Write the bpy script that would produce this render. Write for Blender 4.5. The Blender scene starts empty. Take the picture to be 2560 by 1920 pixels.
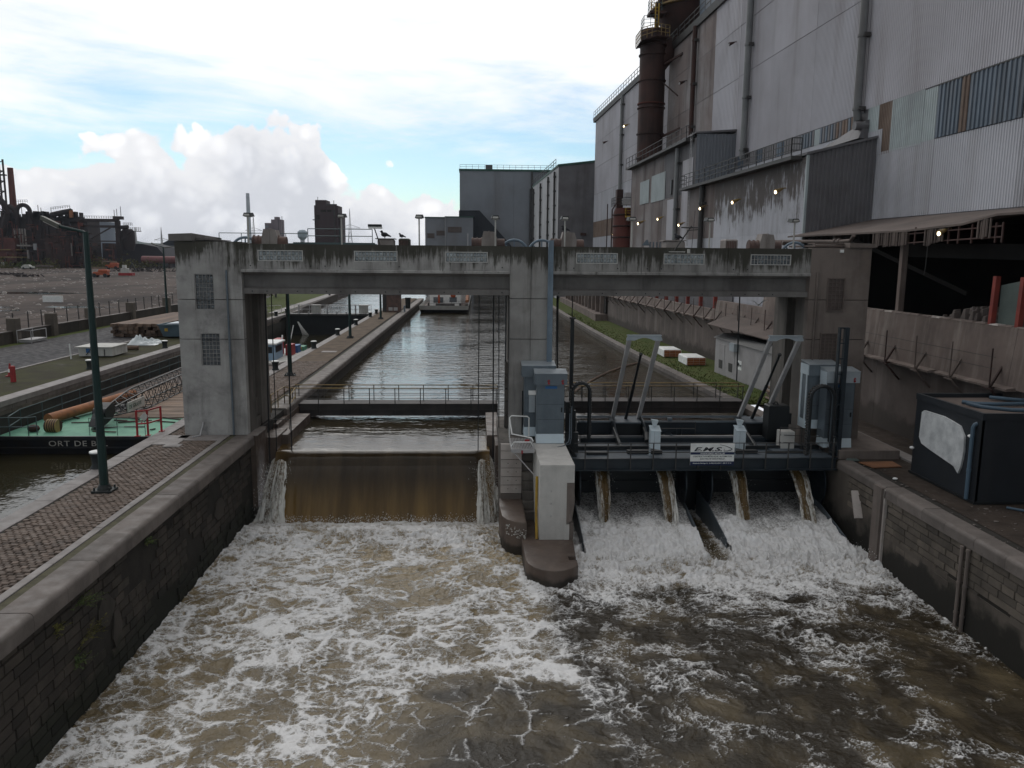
import bpy, math, random
import numpy as np
from mathutils import Vector, Matrix

random.seed(7)
SC = bpy.context.scene
COL = SC.collection
R = math.radians

# ------------------------------------------------------------------ camera
cam_d = bpy.data.cameras.new("camera")
cam_d.sensor_fit = 'HORIZONTAL'
cam_d.sensor_width = 36.0
cam_d.lens = 36.0 * 2000.0 / 2560.0
cam_d.clip_start = 0.2
cam_d.clip_end = 9000.0
cam = bpy.data.objects.new("camera", cam_d)
COL.objects.link(cam)
_p, _y, _r = R(9.09), R(2.58), R(0.5)
_fw = Vector((math.sin(_y) * math.cos(_p), math.cos(_y) * math.cos(_p), -math.sin(_p)))
_r0 = Vector((math.cos(_y), -math.sin(_y), 0.0))
_u0 = _r0.cross(_fw)
_rr = _r0 * math.cos(_r) + _u0 * math.sin(_r)
_uu = -_r0 * math.sin(_r) + _u0 * math.cos(_r)
cam.matrix_world = Matrix(((_rr.x, _uu.x, -_fw.x, 0.0), (_rr.y, _uu.y, -_fw.y, 0.0), (_rr.z, _uu.z, -_fw.z, 7.9), (0, 0, 0, 1)))
SC.camera = cam

# ------------------------------------------------------------------ view / exposure
SC.render.engine = 'CYCLES'
SC.view_settings.view_transform = 'Standard'
SC.view_settings.look = 'None'
SC.view_settings.exposure = -0.15
SC.view_settings.gamma = 1.0
SC.view_settings.use_curve_mapping = False
SC.cycles.max_bounces = 6
SC.cycles.diffuse_bounces = 3
SC.cycles.glossy_bounces = 3
SC.cycles.transparent_max_bounces = 8
SC.cycles.use_denoising = True

# ------------------------------------------------------------------ sun and sky
SUN_AZ, SUN_EL = R(-14.0), R(40.0)          # azimuth measured from +Y towards +X
sun_dir = Vector((math.sin(SUN_AZ) * math.cos(SUN_EL), math.cos(SUN_AZ) * math.cos(SUN_EL), math.sin(SUN_EL)))
sd = bpy.data.lights.new("sun", 'SUN')
sd.energy = 0.6
sd.angle = R(40.0)
sd.color = (1.0, 0.96, 0.9)
sun = bpy.data.objects.new("sun", sd)
sun.rotation_euler = sun_dir.to_track_quat('Z', 'Y').to_euler()
sun.location = (0, 0, 60)
COL.objects.link(sun)

W = bpy.data.worlds.new("World")
SC.world = W
W.use_nodes = True


class NT:
    """tiny node-tree writer"""
    def __init__(s, tree):
        s.t = tree; s.N = tree.nodes; s.L = tree.links
        s.N.clear()

    def n(s, typ, **kw):
        d = s.N.new(typ)
        for k, v in kw.items():
            setattr(d, k, v)
        return d

    def put(s, sock, v):
        if hasattr(v, 'is_output'):
            s.L.new(v, sock)
        elif isinstance(v, (tuple, list)) and len(v) == 3 and sock.type == 'RGBA':
            sock.default_value = (v[0], v[1], v[2], 1.0)
        else:
            sock.default_value = v

    def m(s, op, a, b=None, c=None, clamp=False):
        d = s.n('ShaderNodeMath', operation=op)
        d.use_clamp = clamp
        s.put(d.inputs[0], a)
        if b is not None: s.put(d.inputs[1], b)
        if c is not None: s.put(d.inputs[2], c)
        return d.outputs[0]

    def vm(s, op, a, b=None):
        d = s.n('ShaderNodeVectorMath', operation=op)
        s.put(d.inputs[0], a)
        if b is not None: s.put(d.inputs[1], b)
        return d.outputs['Value'] if op in ('LENGTH', 'DOT_PRODUCT', 'DISTANCE') else d.outputs[0]

    def noise(s, vec, scale, detail=4.0, rough=0.55, dist=0.0, out=0):
        d = s.n('ShaderNodeTexNoise')
        if vec is not None: s.put(d.inputs['Vector'], vec)
        d.inputs['Scale'].default_value = scale
        d.inputs['Detail'].default_value = detail
        d.inputs['Roughness'].default_value = rough
        d.inputs['Distortion'].default_value = dist
        return d.outputs[out]

    def voro(s, vec, scale, feature='F1', rand=1.0, out='Distance', smooth=None):
        d = s.n('ShaderNodeTexVoronoi', feature=feature)
        if vec is not None: s.put(d.inputs['Vector'], vec)
        d.inputs['Scale'].default_value = scale
        d.inputs['Randomness'].default_value = rand
        if smooth is not None: d.inputs['Smoothness'].default_value = smooth
        return d.outputs[out]

    def ss(s, v, a, b, lo=0.0, hi=1.0):
        d = s.n('ShaderNodeMapRange', interpolation_type='SMOOTHSTEP')
        s.put(d.inputs[0], v); s.put(d.inputs[1], a); s.put(d.inputs[2], b)
        s.put(d.inputs[3], lo); s.put(d.inputs[4], hi)
        return d.outputs[0]

    def mix(s, f, a, b, blend='MIX'):
        d = s.n('ShaderNodeMix', data_type='RGBA', blend_type=blend)
        s.put(d.inputs[0], f); s.put(d.inputs[6], a); s.put(d.inputs[7], b)
        return d.outputs[2]

    def scale(s, vec, xyz):
        return s.vm('MULTIPLY', vec, xyz)


def build_world():
    t = NT(W.node_tree)
    out = t.n('ShaderNodeOutputWorld')
    bg = t.n('ShaderNodeBackground')
    STR = 0.1
    bg.inputs[1].default_value = STR
    t.L.new(bg.outputs[0], out.inputs[0])
    sky = t.n('ShaderNodeTexSky', sky_type='NISHITA')
    sky.sun_disc = False
    sky.sun_elevation = SUN_EL
    sky.sun_rotation = SUN_AZ
    sky.air_density = 1.0
    sky.dust_density = 0.6
    sky.ozone_density = 1.6
    tc = t.n('ShaderNodeTexCoord')
    d = t.vm('NORMALIZE', tc.outputs['Generated'])
    sp = t.n('ShaderNodeSeparateXYZ'); t.L.new(d, sp.inputs[0])
    x, y, z = sp.outputs
    el = t.m('ARCSINE', z)
    az = t.m('ARCTAN2', x, y)
    # heaped clouds along the horizon: a top line by azimuth, roughened by billows
    fc = t.n('ShaderNodeFloatCurve')
    cu = fc.mapping.curves[0]
    pts = [(-0.80, .075), (-0.55, .116), (-0.49, .108), (-0.44, .122), (-0.40, .135), (-0.36, .152), (-0.32, .142), (-0.27, .162), (-0.225, .172),
           (-0.185, .158), (-0.16, .104), (-0.11, .104), (-0.06, .09), (0.0, .085), (0.15, .08), (0.5, .10), (0.8, .075)]
    while len(cu.points) < len(pts):
        cu.points.new(0.5, 0.5)
    for p, (a, e) in zip(cu.points, pts):
        p.location = ((a + 0.8) / 1.6, e * 4.0)
    fc.mapping.update()
    t.put(fc.inputs['Value'], t.m('MULTIPLY_ADD', az, 1 / 1.6, 0.5, clamp=True))
    top = t.m('MULTIPLY', fc.outputs[0], 0.25)
    wv = t.vm('ADD', d, t.vm('SCALE', t.noise(d, 9.0, 3.0, out=1)))
    wv.node.inputs[1].links[0].from_node.inputs['Scale'].default_value = 0.05
    bil = t.noise(wv, 14.0, 8.0, 0.62)
    puff2 = t.voro(wv, 62.0, 'SMOOTH_F1', smooth=0.25)
    puff = t.voro(wv, 26.0, 'SMOOTH_F1', smooth=0.35)
    n = t.m('ADD', t.m('MULTIPLY_ADD', bil, 0.085, -0.044), t.m('ADD', t.m('MULTIPLY_ADD', puff, -0.060, 0.020), t.m('MULTIPLY_ADD', puff2, -0.013, 0.004)))
    h = t.m('SUBTRACT', t.m('ADD', top, n), el)
    cum = t.ss(h, -0.001, 0.007)
    # lit rims, greyer bodies
    body = t.ss(t.m('ADD', h, t.m('MULTIPLY_ADD', t.noise(wv, 7.0, 5.0, 0.6), 0.14, -0.07)), 0.005, 0.085)
    ccol = t.mix(body, (1.18, 1.18, 1.19), (0.90, 0.92, 0.97))
    ccol = t.mix(1.0, ccol, t.mix(t.ss(t.m('ADD', puff, t.m('MULTIPLY', puff2, 0.5)), 0.25, 0.85), (1.06, 1.06, 1.06), (0.84, 0.85, 0.87)), 'MULTIPLY')
    # high thin veil, streaked and slanting
    cb = t.n('ShaderNodeCombineXYZ')
    t.put(cb.inputs[0], t.m('MULTIPLY_ADD', el, -1.2, az)); t.put(cb.inputs[1], t.m('MULTIPLY_ADD', az, 0.55, t.m('MULTIPLY', el, 5.0)))
    vn = t.noise(cb.outputs[0], 3.2, 8.0, 0.62, 0.25)
    vf = t.m('MULTIPLY_ADD', vn, 0.40, -0.20)
    veil = t.ss(t.m('ADD', el, vf), 0.085, 0.255)
    vn2 = t.noise(cb.outputs[0], 1.3, 6.0, 0.6, 0.4)
    dt = t.vm('DOT_PRODUCT', d, tuple(sun_dir))
    glow = t.ss(dt, 0.1, 1.0)
    vb = t.m('ADD', t.m('MULTIPLY_ADD', glow, 0.80, 0.46), t.m('MULTIPLY_ADD', vn2, 0.5, -0.25))
    vcol = t.vm('SCALE', (0.985, 1.0, 1.02)); t.put(vcol.node.inputs['Scale'], vb)
    blue = t.mix(1.0, sky.outputs[0], (0.86, 1.05, 1.12), 'MULTIPLY')
    v10 = t.vm('SCALE', vcol); v10.node.inputs['Scale'].default_value = 1.0 / STR
    c10 = t.vm('SCALE', ccol); c10.node.inputs['Scale'].default_value = 1.0 / STR
    c = t.mix(veil, blue, v10)
    c = t.mix(cum, c, c10)
    t.L.new(c, bg.inputs[0])


build_world()
# ------------------------------------------------------------------ materials
MATS = {}


def new_mat(name):
    m = bpy.data.materials.new(name)
    m.use_nodes = True
    t = NT(m.node_tree)
    out = t.n('ShaderNodeOutputMaterial')
    b = t.n('ShaderNodeBsdfPrincipled')
    t.L.new(b.outputs[0], out.inputs[0])
    MATS[name] = m
    return m, t, b


def pmat(name, c1, c2=None, scale=1.2, rough=0.8, metal=0.0, streak=None, blot=None, top=None, low=None, bump=0.0, bscale=20.0,
         fine=0.12, spec=0.4, stretch=(1, 1, 1), rvar=0.0, ovar=0.0):
    """one weathered surface: two-tone noise, vertical streaks, blotches, a stained band under a top edge and a dark band above a water line"""
    m, t, b = new_mat(name)
    geo = t.n('ShaderNodeNewGeometry')
    P = geo.outputs['Position']
    if c2 is None:
        c2 = tuple(v * 0.78 for v in c1)
    PS = P if stretch == (1, 1, 1) else t.scale(P, stretch)
    c = t.mix(t.ss(t.noise(PS, scale, 8.0, 0.6), 0.35, 0.68), c1, c2)
    sx = t.scale(P, (1.0, 1.0, 0.09))
    if streak:
        col, amt, sc = streak
        f = t.ss(t.noise(sx, sc, 6.0, 0.65), 0.46, 0.72)
        c = t.mix(t.m('MULTIPLY', f, amt), c, col)
    if blot:
        col, amt, sc, lo = blot
        f = t.ss(t.noise(P, sc, 9.0, 0.68, 0.25), lo - 0.02, lo + 0.24)
        c = t.mix(t.m('MULTIPLY', f, amt), c, col)
    sp = t.n('ShaderNodeSeparateXYZ'); t.L.new(P, sp.inputs[0])
    if top:
        col, amt, z0, depth = top
        hh = t.m('DIVIDE', t.m('SUBTRACT', z0, sp.outputs[2]), depth)
        f = t.ss(t.m('SUBTRACT', t.m('MULTIPLY_ADD', t.noise(sx, 4.2, 7.0, 0.75), 2.1, t.m('MULTIPLY_ADD', t.noise(P, 0.55, 4.0), 1.5, -1.0)), t.m('MULTIPLY', hh, 0.80)), 0.22, 0.62)
        c = t.mix(t.m('MULTIPLY', f, amt), c, col)
    if low:
        col, amt, z0, depth = low
        hh = t.m('DIVIDE', t.m('SUBTRACT', sp.outputs[2], z0), depth)
        f = t.ss(t.m('SUBTRACT', t.m('MULTIPLY_ADD', t.noise(P, 0.9, 6.0, 0.6), 1.3, 0.25), hh), 0.1, 0.5)
        c = t.mix(t.m('MULTIPLY', f, amt), c, col)
    fn = t.noise(P, 38.0, 4.0, 0.7)
    c = t.mix(1.0, c, t.mix(fn, (1 - fine,) * 3, (1 + fine,) * 3), 'MULTIPLY')
    if ovar:
        oi = t.n('ShaderNodeObjectInfo')
        c = t.mix(1.0, c, t.mix(oi.outputs['Random'], (1 - ovar,) * 3, (1 + ovar, 1 + ovar * .95, 1 + ovar * .88)), 'MULTIPLY')
    t.L.new(c, b.inputs['Base Color'])
    b.inputs['Metallic'].default_value = metal
    b.inputs['Specular IOR Level'].default_value = spec
    if rvar:
        t.put(b.inputs['Roughness'], t.ss(t.noise(P, 2.3, 5.0), 0.3, 0.7, rough - rvar, rough + rvar))
    else:
        b.inputs['Roughness'].default_value = rough
    if bump:
        bp = t.n('ShaderNodeBump')
        bp.inputs['Strength'].default_value = bump
        bp.inputs['Distance'].default_value = 0.02
        t.put(bp.inputs['Height'], t.m('ADD', t.noise(P, bscale, 6.0, 0.65), t.noise(P, bscale * 0.2, 3.0)))
        t.L.new(bp.outputs[0], b.inputs['Normal'])
    return m


def emit_mat(name, col, s):
    m, t, b = new_mat(name)
    b.inputs['Base Color'].default_value = (*col, 1)
    b.inputs['Emission Color'].default_value = (*col, 1)
    b.inputs['Emission Strength'].default_value = s
    return m


DK = (0.035, 0.03, 0.026)
MOSS = (0.030, 0.028, 0.018)
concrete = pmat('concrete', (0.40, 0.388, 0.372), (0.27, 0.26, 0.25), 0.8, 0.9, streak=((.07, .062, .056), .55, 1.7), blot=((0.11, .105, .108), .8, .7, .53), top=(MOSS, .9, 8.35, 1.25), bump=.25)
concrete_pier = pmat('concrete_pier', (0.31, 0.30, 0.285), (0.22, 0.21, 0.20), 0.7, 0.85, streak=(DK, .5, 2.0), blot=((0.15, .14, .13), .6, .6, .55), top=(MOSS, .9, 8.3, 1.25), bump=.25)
concrete_shaded = pmat('concrete_shaded', (0.15, 0.135, 0.12), (0.09, 0.08, 0.072), 0.6, 0.9, streak=(DK, .7, 1.6), bump=.25, ovar=0.12)  # side faces and recesses: shade painted in as darker concrete
concrete_brown = pmat('concrete_brown', (0.205, 0.17, 0.15), (0.14, 0.115, 0.102), 0.7, 0.9, streak=((.06, .05, .045), .5, 1.6), blot=((0.21, .165, .13), .6, .7, .55), bump=.25)
concrete_new = pmat('concrete_new', (0.56, 0.54, 0.51), (0.47, 0.455, 0.43), 1.5, 0.8, streak=((.33, .31, .29), .35, 2.0), blot=((.36, .345, .33), .5, 1.1, .6), bump=.15)
concrete_beam = pmat('concrete_beam', (0.19, 0.18, 0.17), (0.13, 0.12, 0.115), 0.7, 0.88, streak=(DK, .4, 1.2), bump=.2)
stone_pale = pmat('stone_pale', (0.43, 0.39, 0.365), (0.33, 0.29, 0.265), 1.2, 0.85, streak=((.1, .08, .07), .5, 2.0), bump=.2, ovar=0.1)
stone_cop = pmat('stone_cop', (0.150, 0.128, 0.116), (0.105, 0.089, 0.08), 1.0, 0.72, blot=((.11, .10, .08), .6, 1.4, .6), bump=.3, rvar=.15, ovar=0.14)
stone_strip = pmat('stone_strip', (0.235, 0.213, 0.203), (0.18, 0.163, 0.156), 1.3, 0.7, bump=.15, rvar=.12, ovar=0.08)
stone_nose = pmat('stone_nose', (0.115, 0.085, 0.068), (0.075, 0.055, 0.045), 0.9, 0.5, low=((.018, .015, .011), .9, -3.7, .55), bump=.3, rvar=.15)
wall_stone = pmat('wall_stone', (0.046, 0.038, 0.031), (0.027, 0.022, 0.018), 0.9, 0.85, streak=((.024, .02, .017), .75, 1.2), low=((.012, .013, .008), .95, -3.7, 1.5), bump=.4, fine=.2, ovar=0.38)
wall_render = pmat('wall_render', (0.056, 0.047, 0.039), (0.036, 0.03, 0.025), 0.5, 0.85, streak=((.02, .018, .015), .85, 1.1), low=((.012, .013, .008), .95, -3.7, 1.6), bump=.3)
wall_mortar = pmat('wall_mortar', (0.028, 0.024, 0.02), (0.017, 0.015, 0.012), 1.5, 0.95, low=((.012, .013, .008), .95, -3.7, 1.5), bump=.4)
wall_stone_r = pmat('wall_stone_r', (0.14, 0.118, 0.098), (0.092, 0.077, 0.064), 0.8, 0.85, streak=((.05, .042, .035), .5, 1.0), low=((.014, .013, .01), .95, -3.7, 1.5), bump=.4, fine=.2, ovar=0.28)
wall_render_r = pmat('wall_render_r', (0.112, 0.094, 0.078), (0.077, 0.065, 0.054), 0.5, 0.85, streak=((.05, .04, .035), .6, 1.0), low=((.014, .013, .01), .95, -3.7, 1.8), bump=.3)
cobble = pmat('cobble', (0.150, 0.118, 0.10), (0.088, 0.07, 0.06), 3.2, 0.72, blot=((.27, .245, .225), .6, .8, .63), bump=.4, bscale=30, rvar=.15, fine=.2, ovar=0.32, spec=0.1)
cobble_gap = pmat('cobble_gap', (0.05, 0.046, 0.032), (0.03, 0.027, 0.02), 4, 0.95, bump=.4)
joint_moss = pmat('joint_moss', (0.085, 0.078, 0.045), (0.055, 0.05, 0.03), 3, 0.95, bump=.4)
quay_far = pmat('quay_far', (0.145, 0.112, 0.085), (0.095, 0.074, 0.058), 1.0, 0.95, blot=((.10, .09, .06), .5, 2.0, .55), bump=.3, spec=0.1)
asphalt = pmat('asphalt', (0.062, 0.058, 0.06), (0.04, 0.038, 0.04), 0.25, 0.75, stretch=(1, .35, 1), bump=.2, rvar=.2, spec=0.1)
lock_grass = pmat('lock_grass', (0.055, 0.055, 0.026), (0.042, 0.037, 0.026), 0.45, 0.95, blot=((.10, .095, .085), .7, .35, .55), bump=.6, bscale=8, spec=0.1)
grass_m = pmat('grass_m', (0.055, 0.078, 0.02), (0.08, 0.085, 0.03), 1.2, 0.95, blot=((.12, .07, .03), .7, .7, .62), bump=.6, bscale=14, spec=0.1)
yard_m = pmat('yard_m', (0.098, 0.076, 0.066), (0.034, 0.027, 0.025), 0.07, 0.95, blot=((.165, .138, .122), .85, .22, .55), stretch=(1, .35, 1), bump=.8, bscale=2.5, fine=.3, spec=0.1)
land_m = pmat('land_m', (0.09, 0.085, 0.07), (0.06, 0.065, 0.05), 0.02, 0.95, spec=0.1)
hill_m = pmat('hill_m', (0.07, 0.09, 0.075), (0.055, 0.075, 0.06), 0.01, 0.95, spec=0.1)
dirt_m = pmat('dirt_m', (0.06, 0.047, 0.039), (0.033, 0.026, 0.022), 0.5, 0.75, blot=((.13, .105, .09), .7, 1.4, .6), bump=.6, bscale=9, rvar=.2, spec=0.1)
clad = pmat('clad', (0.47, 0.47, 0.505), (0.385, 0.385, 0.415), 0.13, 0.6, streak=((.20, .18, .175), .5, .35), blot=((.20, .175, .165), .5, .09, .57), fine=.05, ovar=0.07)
clad_hi = pmat('clad_hi', (0.47, 0.46, 0.495), (0.385, 0.37, 0.395), 0.13, 0.6, streak=((.20, .165, .16), .45, .4), fine=.05, ovar=0.07)
clad_brown = pmat('clad_brown', (0.22, 0.18, 0.17), (0.32, 0.30, 0.30), 0.18, 0.7, streak=((.085, .062, .055), .85, .45), fine=.06, ovar=0.12)
clad_soot = pmat('clad_soot', (0.54, 0.54, 0.58), (0.45, 0.45, 0.48), 0.3, 0.65, streak=((.15, .12, .11), .4, .6), top=((.10, .082, .074), .95, 14.1, 4.6), fine=.05, ovar=0.06)
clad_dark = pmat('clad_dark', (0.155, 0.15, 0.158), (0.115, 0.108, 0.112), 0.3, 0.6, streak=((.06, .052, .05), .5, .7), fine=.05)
clad_blue = pmat('clad_blue', (0.075, 0.10, 0.135), (0.05, 0.07, 0.098), 0.5, 0.4, streak=((.14, .12, .11), .45, 1.1), fine=.06, ovar=0.28)
clad_pale = pmat('clad_pale', (0.40, 0.45, 0.455), (0.32, 0.36, 0.365), 0.4, 0.5, streak=((.2, .2, .2), .4, 1.0), fine=.05, ovar=0.1)
clad_rust = pmat('clad_rust', (0.19, 0.135, 0.105), (0.13, 0.09, 0.07), 0.6, 0.8, streak=((.28, .25, .23), .4, 1.2), fine=.1)
canopy_m = pmat('canopy_m', (0.135, 0.104, 0.09), (0.09, 0.07, 0.062), 0.35, 0.85, streak=((.07, .055, .05), .5, .8), bump=.15)
b_grey = pmat('b_grey', (0.21, 0.225, 0.25), (0.165, 0.175, 0.195), 0.08, 0.6, streak=((.13, .12, .12), .4, .25), blot=((.16, .125, .115), .6, .05, .55), fine=.04, ovar=0.06)
b_light = pmat('b_light', (0.38, 0.38, 0.39), (0.30, 0.30, 0.31), 0.1, 0.6, streak=((.2, .19, .19), .5, .3), fine=.04)
b_black = pmat('b_black', (0.02, 0.024, 0.032), None, 0.3, 0.7)
green_trim = pmat('green_trim', (0.03, 0.085, 0.065), None, 1, 0.6)
tower_brown = pmat('tower_brown', (0.062, 0.042, 0.045), (0.045, 0.032, 0.034), 0.06, 0.85, streak=((.09, .07, .075), .5, .2))
tower_pink = pmat('tower_pink', (0.20, 0.16, 0.175), (0.15, 0.12, 0.135), 0.08, 0.85)
pale_far = pmat('pale_far', (0.50, 0.53, 0.56), (0.42, 0.45, 0.48), 0.3, 0.8)
rust_dark = pmat('rust_dark', (0.058, 0.026, 0.021), (0.028, 0.016, 0.014), 0.35, 0.75, streak=((.085, .045, .035), .5, .8), bump=.2)
rust_far = pmat('rust_far', (0.038, 0.026, 0.026), (0.018, 0.015, 0.017), 0.05, 0.85, streak=((.07, .05, .045), .5, .12))
rust_red = pmat('rust_red', (0.15, 0.045, 0.035), (0.09, 0.032, 0.027), 0.12, 0.8, streak=((.05, .025, .02), .6, .3))
rust_pipe = pmat('rust_pipe', (0.34, 0.13, 0.05), (0.20, 0.085, 0.04), 2.0, 0.75, blot=((.10, .075, .06), .7, 2.0, .58), bump=.2)
rust_plate = pmat('rust_plate', (0.23, 0.105, 0.05), (0.15, 0.07, 0.04), 1.6, 0.8, bump=.2)
galv = pmat('galv', (0.40, 0.44, 0.47), (0.31, 0.345, 0.37), 0.9, 0.45, 0.35, fine=.05, rvar=.1)
galv_dk = pmat('galv_dk', (0.135, 0.162, 0.185), (0.10, 0.122, 0.142), 0.8, 0.4, 0.3, streak=((.22, .25, .27), .3, 1.5), fine=.05)
galv_bright = pmat('galv_bright', (0.62, 0.70, 0.75), (0.52, 0.59, 0.63), 0.9, 0.4, 0.2, fine=.04)
steel_grey = pmat('steel_grey', (0.44, 0.43, 0.43), (0.35, 0.34, 0.34), 1.5, 0.55, 0.2)
steel_navy = pmat('steel_navy', (0.020, 0.028, 0.036), (0.014, 0.019, 0.025), 1.0, 0.42, fine=.08, rvar=.1)
deck_navy = pmat('deck_navy', (0.085, 0.105, 0.125), (0.06, 0.075, 0.092), 1.2, 0.6, blot=((.12, .125, .13), .5, 2.0, .6))
steel_blk = pmat('steel_blk', (0.012, 0.014, 0.016), None, 1.0, 0.5)
green_post = pmat('green_post', (0.009, 0.030, 0.027), (0.006, 0.022, 0.02), 1.4, 0.45, streak=((.03, .05, .045), .4, 2.0))
boll_m = pmat('boll_m', (0.016, 0.02, 0.02), None, 3.0, 0.6)
white_m = pmat('white_m', (0.80, 0.80, 0.78), (0.68, 0.68, 0.66), 3.0, 0.6)
white_old = pmat('white_old', (0.52, 0.51, 0.48), (0.42, 0.41, 0.38), 1.6, 0.75, streak=((.25, .22, .19), .5, 2.0))
red_m = pmat('red_m', (0.36, 0.028, 0.03), (0.26, 0.022, 0.024), 2.0, 0.55)
red_post = pmat('red_post', (0.24, 0.04, 0.028), (0.16, 0.03, 0.024), 1.0, 0.7)
orange_m = pmat('orange_m', (0.38, 0.075, 0.025), (0.28, 0.06, 0.02), 1.0, 0.6)
yellow_m = pmat('yellow_m', (0.42, 0.27, 0.03), (0.30, 0.18, 0.03), 2.0, 0.6)
yellow_rail = pmat('yellow_rail', (0.30, 0.20, 0.065), (0.16, 0.11, 0.06), 0.8, 0.6)
rail_dk = pmat('rail_dk', (0.055, 0.052, 0.05), (0.035, 0.033, 0.032), 1.0, 0.6)
rail_teal = pmat('rail_teal', (0.075, 0.115, 0.12), None, 1.0, 0.6)
bridge_steel = pmat('bridge_steel', (0.075, 0.065, 0.062), (0.045, 0.04, 0.04), 0.9, 0.7)
wood_m = pmat('wood_m', (0.17, 0.115, 0.085), (0.10, 0.07, 0.055), 2.0, 0.85, stretch=(1, .12, 1), bump=.2, ovar=0.3)
wood_deck = pmat('wood_deck', (0.23, 0.16, 0.115), (0.14, 0.10, 0.075), 1.4, 0.8, stretch=(.4, 1.5, 1), bump=.2, ovar=0.2)
green_deck = pmat('green_deck', (0.13, 0.33, 0.22), (0.09, 0.24, 0.17), 0.9, 0.7, blot=((.15, .11, .075), .75, .8, .6))
hull_m = pmat('hull_m', (0.022, 0.026, 0.034), (0.03, 0.027, 0.025), 1.0, 0.5)
hull_white = pmat('hull_white', (0.62, 0.60, 0.57), (0.5, 0.48, 0.45), 0.6, 0.6)
blue_m = pmat('blue_m', (0.03, 0.13, 0.33), None, 1.0, 0.55)
blue_pale = pmat('blue_pale', (0.30, 0.42, 0.55), None, 1.0, 0.55)
skip_m = pmat('skip_m', (0.085, 0.125, 0.155), (0.06, 0.09, 0.11), 1.5, 0.65)
hose_m = pmat('hose_m', (0.075, 0.12, 0.165), None, 1.0, 0.5)
cont_m = pmat('cont_m', (0.018, 0.021, 0.027), (0.013, 0.016, 0.02), 0.8, 0.6, streak=((.03, .03, .032), .4, .8))
insul_m = pmat('insul_m', (0.62, 0.63, 0.63), (0.40, 0.41, 0.42), 1.6, 0.75, bump=.6, bscale=5)
grey_paint = pmat('grey_paint', (0.34, 0.325, 0.325), (0.27, 0.255, 0.255), 0.7, 0.8, streak=((.2, .18, .17), .35, 1.2))
winch_m = pmat('winch_m', (0.30, 0.27, 0.25), (0.22, 0.19, 0.175), 1.2, 0.75, streak=((.13, .1, .085), .5, 2))
winch_drum = pmat('winch_drum', (0.14, 0.085, 0.07), (0.08, 0.055, 0.05), 2.0, 0.75)
wheel_blue = pmat('wheel_blue', (0.17, 0.225, 0.28), None, 1.5, 0.6)
int_shade = pmat('int_shade', (0.035, 0.03, 0.027), (0.022, 0.019, 0.018), 0.3, 0.95)  # shade of interiors painted as a near-black colour
net_green = pmat('net_green', (0.10, 0.125, 0.115), (0.075, 0.095, 0.088), 0.6, 0.9)
leaf_m = pmat('leaf_m', (0.06, 0.10, 0.028), (0.075, 0.085, 0.022), 4.0, 0.7)
leaf_y = pmat('leaf_y', (0.11, 0.105, 0.025), (0.08, 0.07, 0.025), 0.4, 0.8)
bird_dark = pmat('bird_dark', (0.035, 0.035, 0.04), None, 3, 0.8)
tarp_m = pmat('tarp_m', (0.58, 0.61, 0.62), (0.40, 0.45, 0.46), 1.8, 0.35, bump=.3, bscale=4)
brick_orange = pmat('brick_orange', (0.35, 0.13, 0.055), (0.25, 0.10, 0.05), 2.0, 0.85)
frame_mid = pmat('frame_mid', (0.30, 0.295, 0.285), (0.22, 0.215, 0.21), 2.0, 0.8)
frame_pale = pmat('frame_pale', (0.52, 0.51, 0.49), (0.42, 0.41, 0.39), 2.0, 0.75)
frame_brown = pmat('frame_brown', (0.15, 0.12, 0.105), None, 2.0, 0.8)
pane_brown = pmat('pane_brown', (0.10, 0.078, 0.07), (0.08, 0.06, 0.055), 2.0, 0.6)
lamp_glow = emit_mat('lamp_glow', (1.0, 0.84, 0.55), 6.0)
sign_navy = pmat('sign_navy', (0.012, 0.022, 0.07), None, 1, 0.5)
sign_grey = pmat('sign_grey', (0.10, 0.105, 0.115), None, 1, 0.5)
sign_text = pmat('sign_text', (0.025, 0.028, 0.035), None, 1, 0.5)


def glass_mat(name, c1, c2, rough=.12):
    m, t, b = new_mat(name)
    geo = t.n('ShaderNodeNewGeometry')
    oi = t.n('ShaderNodeObjectInfo')
    c = t.mix(oi.outputs['Random'], c1, c2)
    t.L.new(c, b.inputs['Base Color'])
    b.inputs['Roughness'].default_value = rough
    b.inputs['Specular IOR Level'].default_value = 0.8
    bp = t.n('ShaderNodeBump'); bp.inputs['Strength'].default_value = .5; bp.inputs['Distance'].default_value = .03
    t.put(bp.inputs['Height'], t.noise(geo.outputs['Position'], 9.0, 2.0)); t.L.new(bp.outputs[0], b.inputs['Normal'])
    return m


glass_block = glass_mat('glass_block', (0.13, 0.15, 0.155), (0.31, 0.34, 0.35))
glass_dark = glass_mat('glass_dark', (0.045, 0.052, 0.058), (0.095, 0.105, 0.115))


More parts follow.
